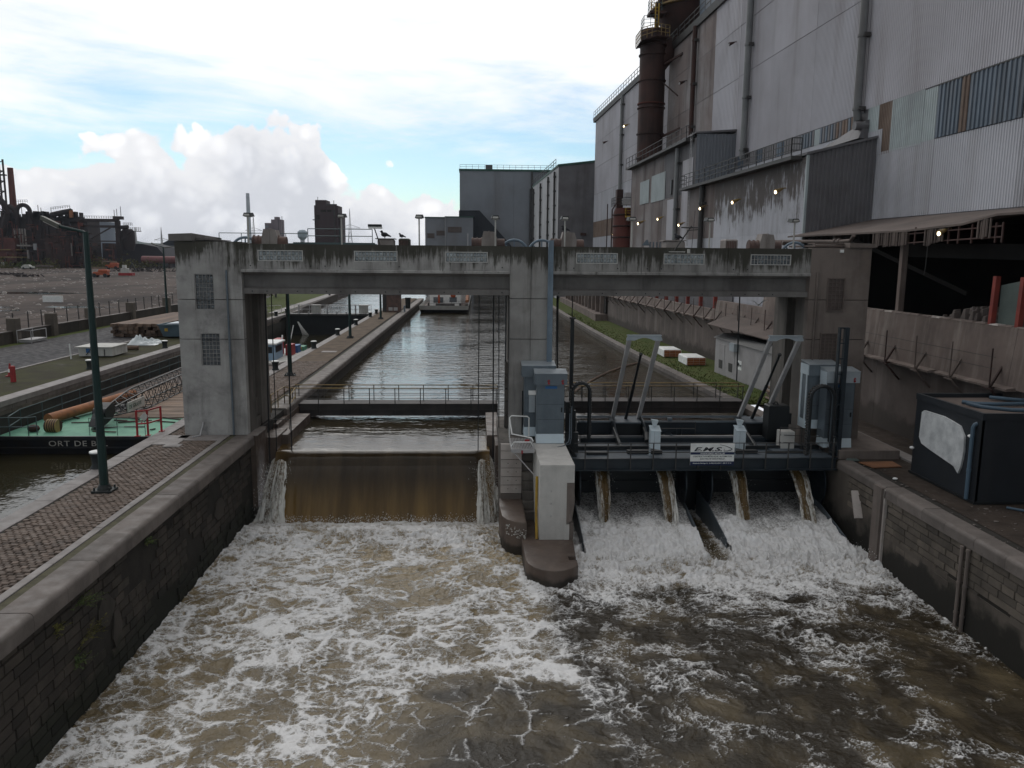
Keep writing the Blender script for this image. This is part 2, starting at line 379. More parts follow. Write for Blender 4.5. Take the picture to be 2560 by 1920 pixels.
def water_mat(name, deep, rough, bump, sc, stretch=(1, 1, 1)):
    m, t, b = new_mat(name)
    geo = t.n('ShaderNodeNewGeometry')
    P = t.scale(geo.outputs['Position'], stretch)
    c = t.mix(t.noise(P, 0.15, 3.0), deep, tuple(v * .7 for v in deep))
    t.L.new(c, b.inputs['Base Color'])
    b.inputs['Roughness'].default_value = rough
    b.inputs['IOR'].default_value = 1.33
    b.inputs['Specular IOR Level'].default_value = 0.5
    w = t.vm('ADD', P, t.vm('SCALE', t.noise(P, 0.5, 2.0, out=1)))
    w.node.inputs[1].links[0].from_node.inputs['Scale'].default_value = 0.8
    amp = t.ss(t.noise(P, 0.09, 2.0, 0.5, 0.5), 0.35, 0.65, 0.45, 1.3)
    h = t.m('ADD', t.noise(w, sc, 3.0, 0.5), t.m('MULTIPLY', t.noise(w, sc * 3.1, 2.0, 0.5), 0.35))
    bp = t.n('ShaderNodeBump'); bp.inputs['Distance'].default_value = bump
    t.put(bp.inputs['Strength'], t.m('MULTIPLY', amp, 0.75))
    t.put(bp.inputs['Height'], h); t.L.new(bp.outputs[0], b.inputs['Normal'])
    return m


water_up = water_mat('water_up', (0.045, 0.036, 0.021), 0.06, 0.11, 1.15, (0.55, 1.15, 1))
water_lock = water_mat('water_lock', (0.03, 0.026, 0.014), 0.05, 0.03, 1.0)


def attr(t, name):
    a = t.n('ShaderNodeAttribute'); a.attribute_name = name
    return a


def foam_mat(name):
    """turbid brown water under foam; foam cover and aeration are read from the mesh"""
    m, t, b = new_mat(name)
    geo = t.n('ShaderNodeNewGeometry')
    P = geo.outputs['Position']
    f0 = attr(t, 'foam').outputs['Fac']
    ar = attr(t, 'aer').outputs['Fac']
    brk = t.m('MULTIPLY_ADD', t.noise(P, 21.0, 5.0, 0.7), 0.5, -0.25)
    brk2 = t.m('MULTIPLY_ADD', t.noise(P, 6.0, 4.0, 0.65), 0.36, -0.18)
    fr = t.m('ADD', f0, t.m('MULTIPLY', t.m('ADD', brk, brk2), t.ss(f0, 0.04, 0.30)))
    wv = t.vm('ADD', P, t.vm('SCALE', t.noise(P, 4.0, 3.0, out=1))); wv.node.inputs[1].links[0].from_node.inputs['Scale'].default_value = 0.16
    ed = t.voro(t.scale(wv, (1.0, 1.25, 1.0)), 6.5, 'DISTANCE_TO_EDGE')
    lac = t.m('MULTIPLY', t.ss(ed, 0.0, 0.16, 0.30, -0.07), t.ss(f0, 0.05, 0.35))
    fr = t.m('ADD', fr, lac)
    f = t.ss(fr, 0.06, 0.98)
    wat = t.mix(ar, (0.026, 0.020, 0.012), (0.35, 0.275, 0.16))
    wat = t.mix(1.0, wat, t.mix(t.noise(P, 1.7, 5.0, 0.6), (0.72, 0.72, 0.72), (1.28, 1.25, 1.2)), 'MULTIPLY')
    fo = t.mix(t.noise(P, 3.0, 6.0, 0.65), (0.62, 0.60, 0.575), (0.82, 0.82, 0.83))
    t.L.new(t.mix(f, wat, fo), b.inputs['Base Color'])
    t.put(b.inputs['Roughness'], t.ss(f, 0.0, 0.6, 0.16, 0.75))
    b.inputs['IOR'].default_value = 1.33
    hh = t.m('ADD', t.m('MULTIPLY', f, 0.7), t.m('MULTIPLY', t.noise(P, 5.0, 6.0, 0.6), 0.5))
    hh = t.m('ADD', hh, t.m('MULTIPLY', t.noise(P, 17.0, 4.0, 0.65), 0.3))
    bp = t.n('ShaderNodeBump'); bp.inputs['Strength'].default_value = 0.9; bp.inputs['Distance'].default_value = 0.07
    t.put(bp.inputs['Height'], hh); t.L.new(bp.outputs[0], b.inputs['Normal'])
    return m


foam_m = foam_mat('foam_m')


def fall_mat(name):
    """a falling brown sheet: 'foam' attribute for torn white parts, long vertical threads"""
    m, t, b = new_mat(name)
    geo = t.n('ShaderNodeNewGeometry')
    P = geo.outputs['Position']
    f0 = attr(t, 'foam').outputs['Fac']
    ar = attr(t, 'aer').outputs['Fac']
    S = t.scale(P, (1.0, 0.12, 0.10))
    th = t.noise(S, 6.0, 6.0, 0.65)
    th2 = t.noise(S, 1.3, 4.0, 0.6)
    c = t.mix(ar, (0.040, 0.030, 0.021), (0.20, 0.125, 0.045))
    c = t.mix(1.0, c, t.mix(t.ss(th2, .3, .7), (0.66, 0.64, 0.6), (1.3, 1.28, 1.2)), 'MULTIPLY')
    c = t.mix(1.0, c, t.mix(th, (0.72, 0.72, 0.72), (1.28, 1.28, 1.26)), 'MULTIPLY')
    S2 = t.scale(P, (1.0, 0.5, 0.33))
    fr = t.m('ADD', f0, t.m('MULTIPLY', t.m('MULTIPLY_ADD', t.noise(S2, 11.0, 6.0, 0.72), 1.5, -0.75), t.ss(f0, .02, .3)))
    f = t.ss(fr, 0.15, 0.8)
    t.L.new(t.mix(f, c, (0.72, 0.71, 0.67)), b.inputs['Base Color'])
    t.put(b.inputs['Roughness'], t.ss(f, 0, .6, .10, .7))
    b.inputs['IOR'].default_value = 1.33
    bp = t.n('ShaderNodeBump'); bp.inputs['Strength'].default_value = 0.5; bp.inputs['Distance'].default_value = 0.05
    t.put(bp.inputs['Height'], t.m('ADD', t.m('MULTIPLY', th, .5), t.m('ADD', t.m('MULTIPLY', th2, .4), t.m('MULTIPLY', f, t.noise(P, 14.0, 4.0)))))
    t.L.new(bp.outputs[0], b.inputs['Normal'])
    return m


fall_m = fall_mat('fall_m')
spray_m = pmat('spray_m', (0.72, 0.72, 0.70), (0.62, 0.6, 0.56), 3.0, 0.6)
# ------------------------------------------------------------------ mesh building
class MB:
    def __init__(s):
        s.v = []; s.f = []; s.sm = []

    def add(s, vs, fs, smooth=False):
        o = len(s.v)
        s.v.extend(vs)
        for f in fs:
            s.f.append(tuple(i + o for i in f)); s.sm.append(smooth)
        return s

    def box(s, x0, x1, y0, y1, z0, z1):
        x0, x1 = min(x0, x1), max(x0, x1); y0, y1 = min(y0, y1), max(y0, y1); z0, z1 = min(z0, z1), max(z0, z1)
        return s.add([(x0, y0, z0), (x1, y0, z0), (x1, y1, z0), (x0, y1, z0), (x0, y0, z1), (x1, y0, z1), (x1, y1, z1), (x0, y1, z1)],
                     [(0, 3, 2, 1), (4, 5, 6, 7), (0, 1, 5, 4), (1, 2, 6, 5), (2, 3, 7, 6), (3, 0, 4, 7)])

    def hexa(s, b, t):
        """b, t: four bottom and four top corners, same winding (ccw from above)"""
        return s.add(list(b) + list(t), [(0, 3, 2, 1), (4, 5, 6, 7), (0, 1, 5, 4), (1, 2, 6, 5), (2, 3, 7, 6), (3, 0, 4, 7)])

    def bevbox(s, x0, x1, y0, y1, z0, z1, b=.02):
        """box whose top edges are chamfered"""
        return s.add([(x0, y0, z0), (x1, y0, z0), (x1, y1, z0), (x0, y1, z0), (x0, y0, z1 - b), (x1, y0, z1 - b), (x1, y1, z1 - b), (x0, y1, z1 - b),
                      (x0 + b, y0 + b, z1), (x1 - b, y0 + b, z1), (x1 - b, y1 - b, z1), (x0 + b, y1 - b, z1)],
                     [(0, 3, 2, 1), (8, 9, 10, 11), (0, 1, 5, 4), (1, 2, 6, 5), (2, 3, 7, 6), (3, 0, 4, 7),
                      (4, 5, 9, 8), (5, 6, 10, 9), (6, 7, 11, 10), (7, 4, 8, 11)])

    def prism(s, poly, axis, a, b, smooth=False):
        """2-D outline swept along an axis. axis 'x': outline is (y,z); 'y': (x,z); 'z': (x,y)"""
        def P(u, w, k):
            return {'x': (k, u, w), 'y': (u, k, w), 'z': (u, w, k)}[axis]
        n = len(poly)
        area = sum(poly[i][0] * poly[(i + 1) % n][1] - poly[(i + 1) % n][0] * poly[i][1] for i in range(n))
        flip = (area < 0) != (axis == 'y')
        if a > b: a, b = b, a
        if flip: poly = poly[::-1]
        vs = [P(u, w, a) for u, w in poly] + [P(u, w, b) for u, w in poly]
        fs = [tuple(range(n))[::-1], tuple(range(n, 2 * n))]
        s.add(vs, fs)
        o = len(s.v) - 2 * n
        for i in range(n):
            j = (i + 1) % n
            s.f.append((o + i, o + j, o + n + j, o + n + i)); s.sm.append(smooth)
        return s

    def tube(s, pts, r, n=8, cap=True, smooth=True, closed=False):
        pts = [Vector(p) for p in pts]
        if not isinstance(r, (list, tuple)): r = [r] * len(pts)
        m = len(pts)
        tang = []
        for i in range(m):
            if closed:
                d = pts[(i + 1) % m] - pts[i - 1]
            else:
                d = pts[min(i + 1, m - 1)] - pts[max(i - 1, 0)]
            tang.append(d.normalized())
        ref = Vector((0, 0, 1)) if abs(tang[0].z) < .9 else Vector((1, 0, 0))
        u = tang[0].cross(ref).normalized()
        vs = []
        for i in range(m):
            u = (u - tang[i] * u.dot(tang[i])).normalized()
            w = tang[i].cross(u)
            for k in range(n):
                a = 2 * math.pi * (k + .5) / n
                vs.append(tuple(pts[i] + (u * math.cos(a) + w * math.sin(a)) * r[i]))
        fs = []
        for i in range(m if closed else m - 1):
            i2 = (i + 1) % m
            for k in range(n):
                k2 = (k + 1) % n
                fs.append((i * n + k, i * n + k2, i2 * n + k2, i2 * n + k))
        s.add(vs, fs, smooth)
        if cap and not closed:
            o = len(s.v) - len(vs)
            s.f.append(tuple(o + k for k in range(n))[::-1]); s.sm.append(False)
            s.f.append(tuple(o + (m - 1) * n + k for k in range(n))); s.sm.append(False)
        return s

    def bar(s, p0, p1, w, h=None):
        """rectangular bar: w across (horizontal), h the other way"""
        h = h or w
        p0, p1 = Vector(p0), Vector(p1)
        d = (p1 - p0).normalized()
        ref = Vector((0, 0, 1)) if abs(d.z) < .95 else Vector((0, 1, 0))
        u = d.cross(ref).normalized() * (w / 2)
        v = u.cross(d).normalized() * (h / 2)
        c = [-u - v, u - v, u + v, -u + v]
        return s.add([tuple(p0 + k) for k in c] + [tuple(p1 + k) for k in c],
                     [(0, 1, 2, 3), (7, 6, 5, 4), (0, 4, 5, 1), (1, 5, 6, 2), (2, 6, 7, 3), (3, 7, 4, 0)])

    def lathe(s, c, prof, n=16, smooth=True):
        """prof: (radius, z) from bottom to top"""
        vs = []
        for r, z in prof:
            for k in range(n):
                a = 2 * math.pi * k / n
                vs.append((c[0] + r * math.cos(a), c[1] + r * math.sin(a), c[2] + z))
        fs = []
        for i in range(len(prof) - 1):
            for k in range(n):
                k2 = (k + 1) % n
                fs.append((i * n + k, i * n + k2, (i + 1) * n + k2, (i + 1) * n + k))
        s.add(vs, fs, smooth)
        o = len(s.v) - len(vs)
        if prof[0][0] > 1e-4: s.f.append(tuple(o + k for k in range(n))[::-1]); s.sm.append(False)
        if prof[-1][0] > 1e-4: s.f.append(tuple(o + (len(prof) - 1) * n + k for k in range(n))); s.sm.append(False)
        return s

    def ball(s, c, r, sx=1, sy=1, sz=1, n=8, m=6):
        prof = [(max(1e-5, math.sin(math.pi * i / m)) * r, -math.cos(math.pi * i / m) * r) for i in range(m + 1)]
        t = MB().lathe((0, 0, 0), prof, n)
        return s.add([(c[0] + x * sx, c[1] + y * sy, c[2] + z * sz) for x, y, z in t.v], t.f, True)

    def quad(s, a, b, c, d):
        return s.add([a, b, c, d], [(0, 1, 2, 3)])

    def corr(s, p0, p1, z0, z1, pitch=.2, depth=.035, out=(-1, 0), taper=None):
        """trapezoid-ribbed sheet standing on the line p0-p1 (x,y), ribs vertical, ribs proud along out. z1 may be (left,right); z0 too"""
        L = math.hypot(p1[0] - p0[0], p1[1] - p0[1])
        k = max(1, round(L / pitch))
        z0a, z0b = z0 if isinstance(z0, tuple) else (z0, z0)
        z1a, z1b = z1 if isinstance(z1, tuple) else (z1, z1)
        us = []
        for i in range(k):
            for fr, o in ((0, 0), (.42, 0), (.54, 1), (.88, 1)):
                us.append(((i + fr) / k, o))
        us.append((1.0, 0))
        vs = []
        for u, o in us:
            x = p0[0] + (p1[0] - p0[0]) * u + out[0] * depth * o
            y = p0[1] + (p1[1] - p0[1]) * u + out[1] * depth * o
            vs.append((x, y, z0a + (z0b - z0a) * u)); vs.append((x, y, z1a + (z1b - z1a) * u))
        fs = [(2 * i, 2 * i + 2, 2 * i + 3, 2 * i + 1) for i in range(len(us) - 1)]
        return s.add(vs, fs)

    def rail(s, pts, h=1.0, step=1.5, r=.025, bars=2, n=5):
        """handrail over a polyline of (x,y,z)"""
        for k in range(1, bars + 1):
            s.tube([(p[0], p[1], p[2] + h * k / bars) for p in pts], r, n)
        for a, b in zip(pts[:-1], pts[1:]):
            L = math.dist(a, b); m = max(1, round(L / step))
            for i in range(m + 1):
                q = [a[j] + (b[j] - a[j]) * i / m for j in range(3)]
                s.tube([q, (q[0], q[1], q[2] + h)], r, n)
        return s

    def mesh(s, name, m):
        me = bpy.data.meshes.new(name)
        me.from_pydata(s.v, [], s.f)
        me.polygons.foreach_set('use_smooth', s.sm)
        if any(s.sm):
            me.set_sharp_from_angle(angle=R(40))
        if m is not None: me.materials.append(m)
        me.update()
        return me

    def build(s, name, m, parent=None, base=None, label=None, cat=None, group=None, kind=None):
        """link as one object; coordinates are world ones and are made relative to the parent or to the base point"""
        if base is None:
            if parent is not None:
                base = Vector(parent['_w'])
            else:
                xs, ys, zs = zip(*s.v)
                base = Vector(((min(xs) + max(xs)) / 2, (min(ys) + max(ys)) / 2, min(zs)))
        base = Vector(base)
        s.v = [(x - base.x, y - base.y, z - base.z) for x, y, z in s.v]
        o = bpy.data.objects.new(name, s.mesh(name, m))
        COL.objects.link(o)
        if parent is not None:
            o.parent = parent
            o.location = base - Vector(parent['_w'])
        else:
            o.location = base
        o['_w'] = tuple(base)
        tag(o, label, cat, group, kind)
        return o


def each(name, m, parent, makers):
    for f in makers:
        b = MB(); f(b); b.build(name, m, parent)


def tag(o, label=None, cat=None, group=None, kind=None):
    if label: o['label'] = label
    if cat: o['category'] = cat
    if group: o['group'] = group
    if kind: o['kind'] = kind
    return o


def thing(name, loc, label=None, cat=None, group=None, kind=None):
    o = bpy.data.objects.new(name, None)
    o.empty_display_size = .3
    COL.objects.link(o)
    o.location = loc
    o['_w'] = tuple(loc)
    return tag(o, label, cat, group, kind)


def kids(o):
    return [c for c in bpy.data.objects if c.parent is o]


def copy_tree(o, parent=None, loc=None, label=None, rotz=None):
    c = o.copy(); COL.objects.link(c)
    c.parent = parent
    if loc is not None:
        c.location = loc; c['_w'] = tuple(loc)
    if rotz is not None: c.rotation_euler.z = rotz
    if label: c['label'] = label
    for k in kids(o):
        copy_tree(k, c)
    return c


def place(me, name, parent, loc, label=None, rot=None, scl=None):
    """one more object on shared mesh data; loc is a world point"""
    o = bpy.data.objects.new(name, me)
    COL.objects.link(o)
    w = Vector(loc)
    if parent is not None:
        o.parent = parent
        o.location = w - Vector(parent['_w'])
    else:
        o.location = w
    o['_w'] = tuple(w)
    if rot: o.rotation_euler = rot
    if scl: o.scale = scl
    if label: o['label'] = label
    return o


def text(name, body, size, m, parent, loc, rot, sx=1.0, shear=0.0, align='CENTER', depth=.004, track=1.0, bold=0.0, width=None):
    """raised lettering; loc is a world point (baseline centre or left)"""
    cu = bpy.data.curves.new(name, 'FONT')
    cu.body = body; cu.size = size; cu.align_x = align; cu.shear = shear; cu.extrude = depth; cu.space_character = track
    cu.offset = bold
    cu.resolution_u = 3
    tmp = bpy.data.objects.new(name + '_t', cu)
    COL.objects.link(tmp)
    dg = bpy.context.evaluated_depsgraph_get()
    me = bpy.data.meshes.new_from_object(tmp.evaluated_get(dg))
    bpy.data.objects.remove(tmp)
    me.name = name
    me.materials.clear(); me.materials.append(m)
    o = place(me, name, parent, loc, rot=rot)
    if width:
        xs = [v.co.x for v in me.vertices]; sx = width / (max(xs) - min(xs))
    o.scale = (sx, 1, 1)
    return o


# ------------------------------------------------------------------ numpy noise for the water
_rng = np.random.default_rng(11)
_PERM = _rng.random((256, 256, 4)).astype(np.float32)


def vnoise(x, y, k=0):
    xi = np.floor(x).astype(np.int64); yi = np.floor(y).astype(np.int64)
    fx = (x - xi).astype(np.float32); fy = (y - yi).astype(np.float32)
    fx = fx * fx * fx * (fx * (fx * 6 - 15) + 10); fy = fy * fy * fy * (fy * (fy * 6 - 15) + 10)
    P = _PERM[:, :, k]
    a = P[xi & 255, yi & 255]; b = P[(xi + 1) & 255, yi & 255]
    c = P[xi & 255, (yi + 1) & 255]; d = P[(xi + 1) & 255, (yi + 1) & 255]
    return (a + (b - a) * fx) * (1 - fy) + (c + (d - c) * fx) * fy


def fbm(x, y, o=4, k=0, g=.5):
    s = 0; a = 1; t = 0
    for i in range(o):
        s = s + a * vnoise(x * 2 ** i + 17.3 * i, y * 2 ** i - 9.1 * i, (k + i) % 4); t += a; a *= g
    return s / t


def voronoi(x, y, k=0):
    """distance to the nearest cell edge (F2-F1) and a random number per cell"""
    xi = np.floor(x).astype(np.int64); yi = np.floor(y).astype(np.int64)
    f1 = np.full(x.shape, 9., np.float32); f2 = np.full(x.shape, 9., np.float32); idr = np.zeros(x.shape, np.float32)
    for dx in (-1, 0, 1):
        for dy in (-1, 0, 1):
            cx = xi + dx; cy = yi + dy
            px = cx + _PERM[cx & 255, cy & 255, k]; py = cy + _PERM[cx & 255, cy & 255, (k + 1) % 4]
            d = np.sqrt((px - x) ** 2 + (py - y) ** 2).astype(np.float32)
            near = d < f1
            f2 = np.where(near, f1, np.minimum(f2, d))
            idr = np.where(near, _PERM[cx & 255, cy & 255, (k + 2) % 4], idr)
            f1 = np.where(near, d, f1)
    return f2 - f1, idr


def sstep(v, a, b):
    t = np.clip((v - a) / (b - a), 0, 1)
    return t * t * (3 - 2 * t)


def grid_object(name, X, Y, Z, m, attrs, base=(0, 0, 0), parent=None):
    ny, nx = X.shape
    me = bpy.data.meshes.new(name)
    co = np.stack([X - base[0], Y - base[1], Z - base[2]], -1).reshape(-1, 3).astype(np.float32)
    i = np.arange(nx * ny).reshape(ny, nx)
    q = np.stack([i[:-1, :-1], i[:-1, 1:], i[1:, 1:], i[1:, :-1]], -1).reshape(-1, 4)
    me.vertices.add(len(co)); me.vertices.foreach_set('co', co.ravel())
    me.loops.add(q.size); me.loops.foreach_set('vertex_index', q.ravel().astype(np.int32))
    me.polygons.add(len(q)); me.polygons.foreach_set('loop_start', np.arange(0, q.size, 4, dtype=np.int32))
    me.polygons.foreach_set('use_smooth', np.ones(len(q), bool))
    me.update(calc_edges=True)
    for k, v in attrs.items():
        a = me.attributes.new(k, 'FLOAT', 'POINT'); a.data.foreach_set('value', v.ravel().astype(np.float32))
    me.materials.append(m)
    o = bpy.data.objects.new(name, me); COL.objects.link(o)
    o.location = base
    o['_w'] = tuple(base)
    if parent is not None:
        o.parent = parent; o.location = Vector(base) - Vector(parent['_w'])
    return o
# ------------------------------------------------------------------ setting: water
ZD, ZU, ZL = -3.7, -1.08, -2.7          # below the weir, above it, inside the lock


def ridge(x, y, o=4, k=0, g=.55):
    s = 0; a = 1; t = 0
    for i in range(o):
        s = s + a * (1 - np.abs(2 * vnoise(x * 2.03 ** i + 13.7 * i, y * 2.03 ** i - 5.3 * i, (k + i) % 4) - 1)); t += a; a *= g
    return s / t


def foam_field(X, Y):
    """foam cover, aeration and height of the churned water below the weir"""
    u1 = fbm(X * .5, Y * .5, 3, 0) - .5; u2 = fbm(X * .5 + 40, Y * .5 + 7, 3, 1) - .5
    wx = X + .9 * u1; wy = Y + .9 * u2
    u3 = fbm(wx * 2.3, wy * 2.3, 3, 2) - .5; u4 = fbm(wx * 2.3 + 9, wy * 2.3 + 4, 3, 3) - .5
    vx = wx + .30 * u3; vy = wy + .30 * u4
    low = fbm(wx * .30 + 3, wy * .30, 3, 2)
    mid = fbm(vx * .95, vy * .95 + 5, 4, 3)
    edge = 1.9 + 1.6 * (fbm(Y * .35, Y * 0 + 2, 3, 1) - .5) + .18 * np.clip(26 - Y, 0, 9)
    left = 1 - sstep(wx, edge - .4, edge + .7)
    py = 20.7 + 1.8 * (mid - .5)
    patch = sstep(wx, -2.2, -.7) * (1 - sstep(wy, py - .5, py + .2))
    dl = .56 + .30 * sstep(wy, 27.5, 33.5) + .06 * (1 - sstep(wy, 15, 20))
    dr = .52 * sstep(wy, 24.0, 28.6) + .26 * sstep(wy, 18.5, 25.0) + .25
    D = (left * dl + (1 - left) * dr) * (1 - .86 * patch)
    line = np.exp(-((wx - edge - .1) / .35) ** 2) * (1 - sstep(wy, 25, 28)) + .8 * np.exp(-((wy - py - .25) / .4) ** 2) * sstep(wx, -4.5, -1.5) * left
    band = np.exp(-((wx + 4.6 - .3 * (Y - 26)) / 1.1) ** 2) * sstep(wy, 17, 20) + .8 * np.exp(-((wx + 8.6) / .9) ** 2)
    D = np.clip(D + .55 * (low - .5) + .26 * line + .16 * band * left, 0, 1)
    an = left + (1 - left) * 1.0
    ra = ridge(vx * .85, vy * 1.1, 4, 0)                 # broad filaments
    rb = ridge(vx * 2.4 + 7, vy * 3.0, 4, 1)            # fine lace
    rc = ridge(vx * 5.6 + 2, vy * 7.0, 3, 2)
    n1 = fbm(wx * 1.4, wy * 1.4, 4, 0); n2 = fbm(vx * 3.3, vy * 3.9, 4, 1)
    bub = (1 - sstep(wy, 19.5, 24.5)) * left             # round cells in the slack water near the wall
    v1, c1 = voronoi(vx / .86 + 3, vy / .74, 1)
    v2, c2 = voronoi(vx / .37 + 1, vy / .31, 2)
    v3, c3 = voronoi((vx + .12 * (n2 - .5)) / .19 + 5, (vy + .12 * n1) / .15, 3)
    hi = fbm(vx * 2.2 + 31, vy * 2.6, 4, 2)
    v4, c4 = voronoi((X + .5 * u1 + .25 * u3) / 1.3 + 3, (Y + .5 * u2 + .25 * u4) / 1.05, 0)
    l1 = np.exp(-(v1 / (.08 + .30 * D * n1)) ** 1.3)
    l2 = np.exp(-(v2 / (.10 + .32 * D * hi)) ** 1.3)
    l3 = np.exp(-v3 / (.11 + .14 * D))
    lb = sstep(rb, .74 - .16 * D, .95)
    la = sstep(ra, .80 - .2 * D, .98)
    m1 = sstep(n1, .34, .62); m2 = sstep(hi, .36, .62); m3 = sstep(mid, .36, .60)
    cov = sstep(D, .06, .45)
    soft = .34 * sstep(n1 * .5 + mid * .5 + .5 * D, .66, 1.0) * (.5 + .6 * rc)
    lace = np.maximum.reduce([l1 * (.55 + .45 * m1), l2 * (.22 + .70 * m2), l3 * (.04 + .40 * m3 * m1), .62 * lb * (.1 + .9 * m2) * (1 - .5 * bub), .8 * la * (.2 + .8 * m1) * (1 - .5 * bub)])
    foamL = (lace * (.55 + .5 * cov) + soft * cov) * (.30 + 1.15 * rc)
    sr = sstep(ridge(vx * 2.0 + 4, vy * 3.0, 4, 2), .78 - .22 * D, .96)
    br = sstep(fbm(vx * 1.5 + 50, vy * 1.9, 5, 1) + .50 * D, .46, .76)
    foamR = np.maximum.reduce([.95 * lb * br * (.3 + .8 * m2), .9 * l2 * br * (.15 + .85 * m2), sr * (.2 + .8 * br) * (.3 + .7 * m1), .7 * l3 * br * m3, .6 * sstep(rc, .62, .85) * br * m1]) * (.62 + .6 * rc) + soft * sstep(D, .4, .8)
    foam = left * foamL * (1 - patch) + (1 - left) * foamR + left * patch * np.maximum(.85 * np.exp(-v4 / .05) * sstep(n1, .40, .58), .7 * l2 * sstep(hi, .5, .7) * m1)
    foam = foam + .50 * line * (.25 + .9 * lb + .3 * m2) * (1 - .4 * patch)
    hole = 1 - sstep(low * .45 + mid * .55, .38, .48)
    foam = foam * (1 - .50 * hole * (1 - sstep(D, .75, .95)))
    boilL = left * np.exp(-((Y - 32.0) / 1.4) ** 2)
    gap = np.exp(-((X - 9.5) / .42) ** 4) * sstep(Y, 28.3, 29.4)
    foam = foam * (1 - .85 * gap)
    boilR = (1 - left) * np.exp(-((Y - 29.3) / 1.9) ** 2) * (1 - .95 * gap)
    foam = foam + (left * np.exp(-((Y - 33.6) / 1.7) ** 2) * .42 + boilR * .55) * (.05 + .60 * n2 + .75 * (rb - .5) + .5 * (rc - .5))
    aer = left * (.46 + .36 * sstep(wy, 22, 31)) * (1 - .88 * patch) + (1 - left) * (.85 * sstep(wy, 25.5, 29.5) + .05)
    aer = np.clip((aer + .55 * (mid - .5)) * (1 - .8 * gap), 0, 1)
    Z = .12 * (low - .5) + .15 * (ra - .62) * (.25 + .8 * D) + .085 * (rb - .6) * (.35 + D) + .03 * (rc - .6) * (.3 + D)
    Z = Z + .03 * np.sqrt(np.clip(v1, 0, 1)) * bub + .035 * np.clip(foam, 0, 1)
    Z = Z + (boilL * .5 + boilR) * (.06 + .42 * (ra - .6) + .36 * (rb - .6) + .20 * (rc - .55) + .12 * (n2 - .5))
    Z = Z - .22 * left * np.exp(-((Y - 34.7) / 1.0) ** 2)
    return np.clip(foam, 0, 1), aer, Z


gx = np.arange(-10.0, 15.75, .036); gy = np.arange(11.8, 36.3, .038)
GX, GY = np.meshgrid(gx, gy)
fo, ae, zz = foam_field(GX, GY)
o = grid_object('water', GX, GY, ZD + zz, foam_m, {'foam': fo, 'aer': ae}, (0, 24, ZD))
tag(o, 'churning brown river water with white foam below the weir', kind='structure')
gx = np.arange(-10.0, 15.9, .3); gy = np.arange(-120., 11.9, .3)
GX, GY = np.meshgrid(gx, gy)
fo, ae, zz = foam_field(GX, GY)
o = grid_object('water', GX, GY, ZD + zz, foam_m, {'foam': fo * .8, 'aer': ae}, (0, -50, ZD))
tag(o, 'foam streaked river running away downstream', kind='structure')

# the upper pool, the lock chamber and the approach above the lock
def sheet(name, x0, x1, y0, y1, z, m, label=None, kind='structure', skirt=0):
    b = MB(); b.quad((x0, y0, z), (x1, y0, z), (x1, y1, z), (x0, y1, z))
    return b.build(name, m, None, ((x0 + x1) / 2, (y0 + y1) / 2, z), label, None, None, kind)


sheet('water', -9.95, 16.5, 38.6, 420, ZU, water_up, 'dark rippled upper pool of the canal above the weir')
sheet('water', -33.0, -9.95, 108.6, 420, ZU + .004, water_up, 'approach water above the lock gate')
sheet('water', -25.6, -14.0, -120, 108.4, ZL, water_lock, 'dark still water inside the lock chamber')

# ------------------------------------------------------------------ land
b = MB(); b.quad((-2600, -300, -.03), (-25.9, -300, -.03), (-25.9, 106, -.03), (-2600, 106, -.03))
b.quad((-2600, 106, -.03), (-25.9, 106, -.03), (-29.0, 160, -.03), (-2600, 160, -.03))
b.quad((-2600, 160, -.03), (-29.0, 160, -.03), (-34.0, 420, -.03), (-2600, 420, -.03))
b.build('ground', yard_m, None, (-200, 100, -.03), 'bare demolition yard with rubble and puddles left of the lock', kind='structure')
b = MB(); b.quad((-2600, 420, -.05), (2600, 420, -.05), (2600, 4200, -.05), (-2600, 4200, -.05))
b.build('land', land_m, None, (0, 1500, -.05), 'flat land beyond the canal', kind='structure')
b = MB(); b.quad((16.4, -300, -.6), (2600, -300, -.6), (2600, 420, -.6), (16.4, 420, -.6))
b.build('ground', dirt_m, None, (60, 30, -.6), 'dark littered dirt on the right quay', kind='structure')
# far hills
b = MB()
rg = random.Random(3)
for (x0, x1, y, h) in ((-1900, -1150, 2600, 38), (-1450, -1000, 2900, 52), (-820, -250, 3100, 9), (300, 1500, 3100, 90), (-2500, -1700, 2700, 45)):
    n = 22; prev = None
    for i in range(n + 1):
        u = i / n; x = x0 + (x1 - x0) * u
        zt = h * math.sin(math.pi * u) ** .8 * (1 + .12 * math.sin(u * 17)) + 1
        cur = [(x, y - 160, -2), (x, y, zt), (x, y + 200, -2)]
        if prev:
            b.add(prev + cur, [(0, 3, 4, 1), (1, 4, 5, 2)], True)
        prev = cur
b.build('hills', hill_m, None, (-700, 2900, 0), 'low wooded hills on the horizon', kind='structure')

# ------------------------------------------------------------------ the island between lock and weir
isl = thing('quay', (-12, 30, 0), 'cobbled quay island between the lock chamber and the weir', None, None, 'structure')
b = MB()
b.box(-14.1, -9.98, -120, 150, -6, -.07)
b.build('quay_body', wall_mortar, isl)
b = MB()
b.quad((-13.55, 60, -.004), (-11.08, 60, -.004), (-11.08, 150, -.004), (-13.55, 150, -.004))
b.quad((-13.55, -120, -.02), (-11.08, -120, -.02), (-11.08, 15.0, -.02), (-13.55, 15.0, -.02))
b.build('paving', quay_far, isl)
b = MB(); b.quad((-13.55, 15.0, -.045), (-11.08, 15.0, -.045), (-11.08, 60, -.045), (-13.55, 60, -.045))
b.build('cobble_bed', cobble_gap, isl)
b = MB(); b.quad((-10.82, -120, -.025), (-10.58, -120, -.025), (-10.58, 150, -.025), (-10.82, 150, -.025))
b.build('joint', joint_moss, isl)

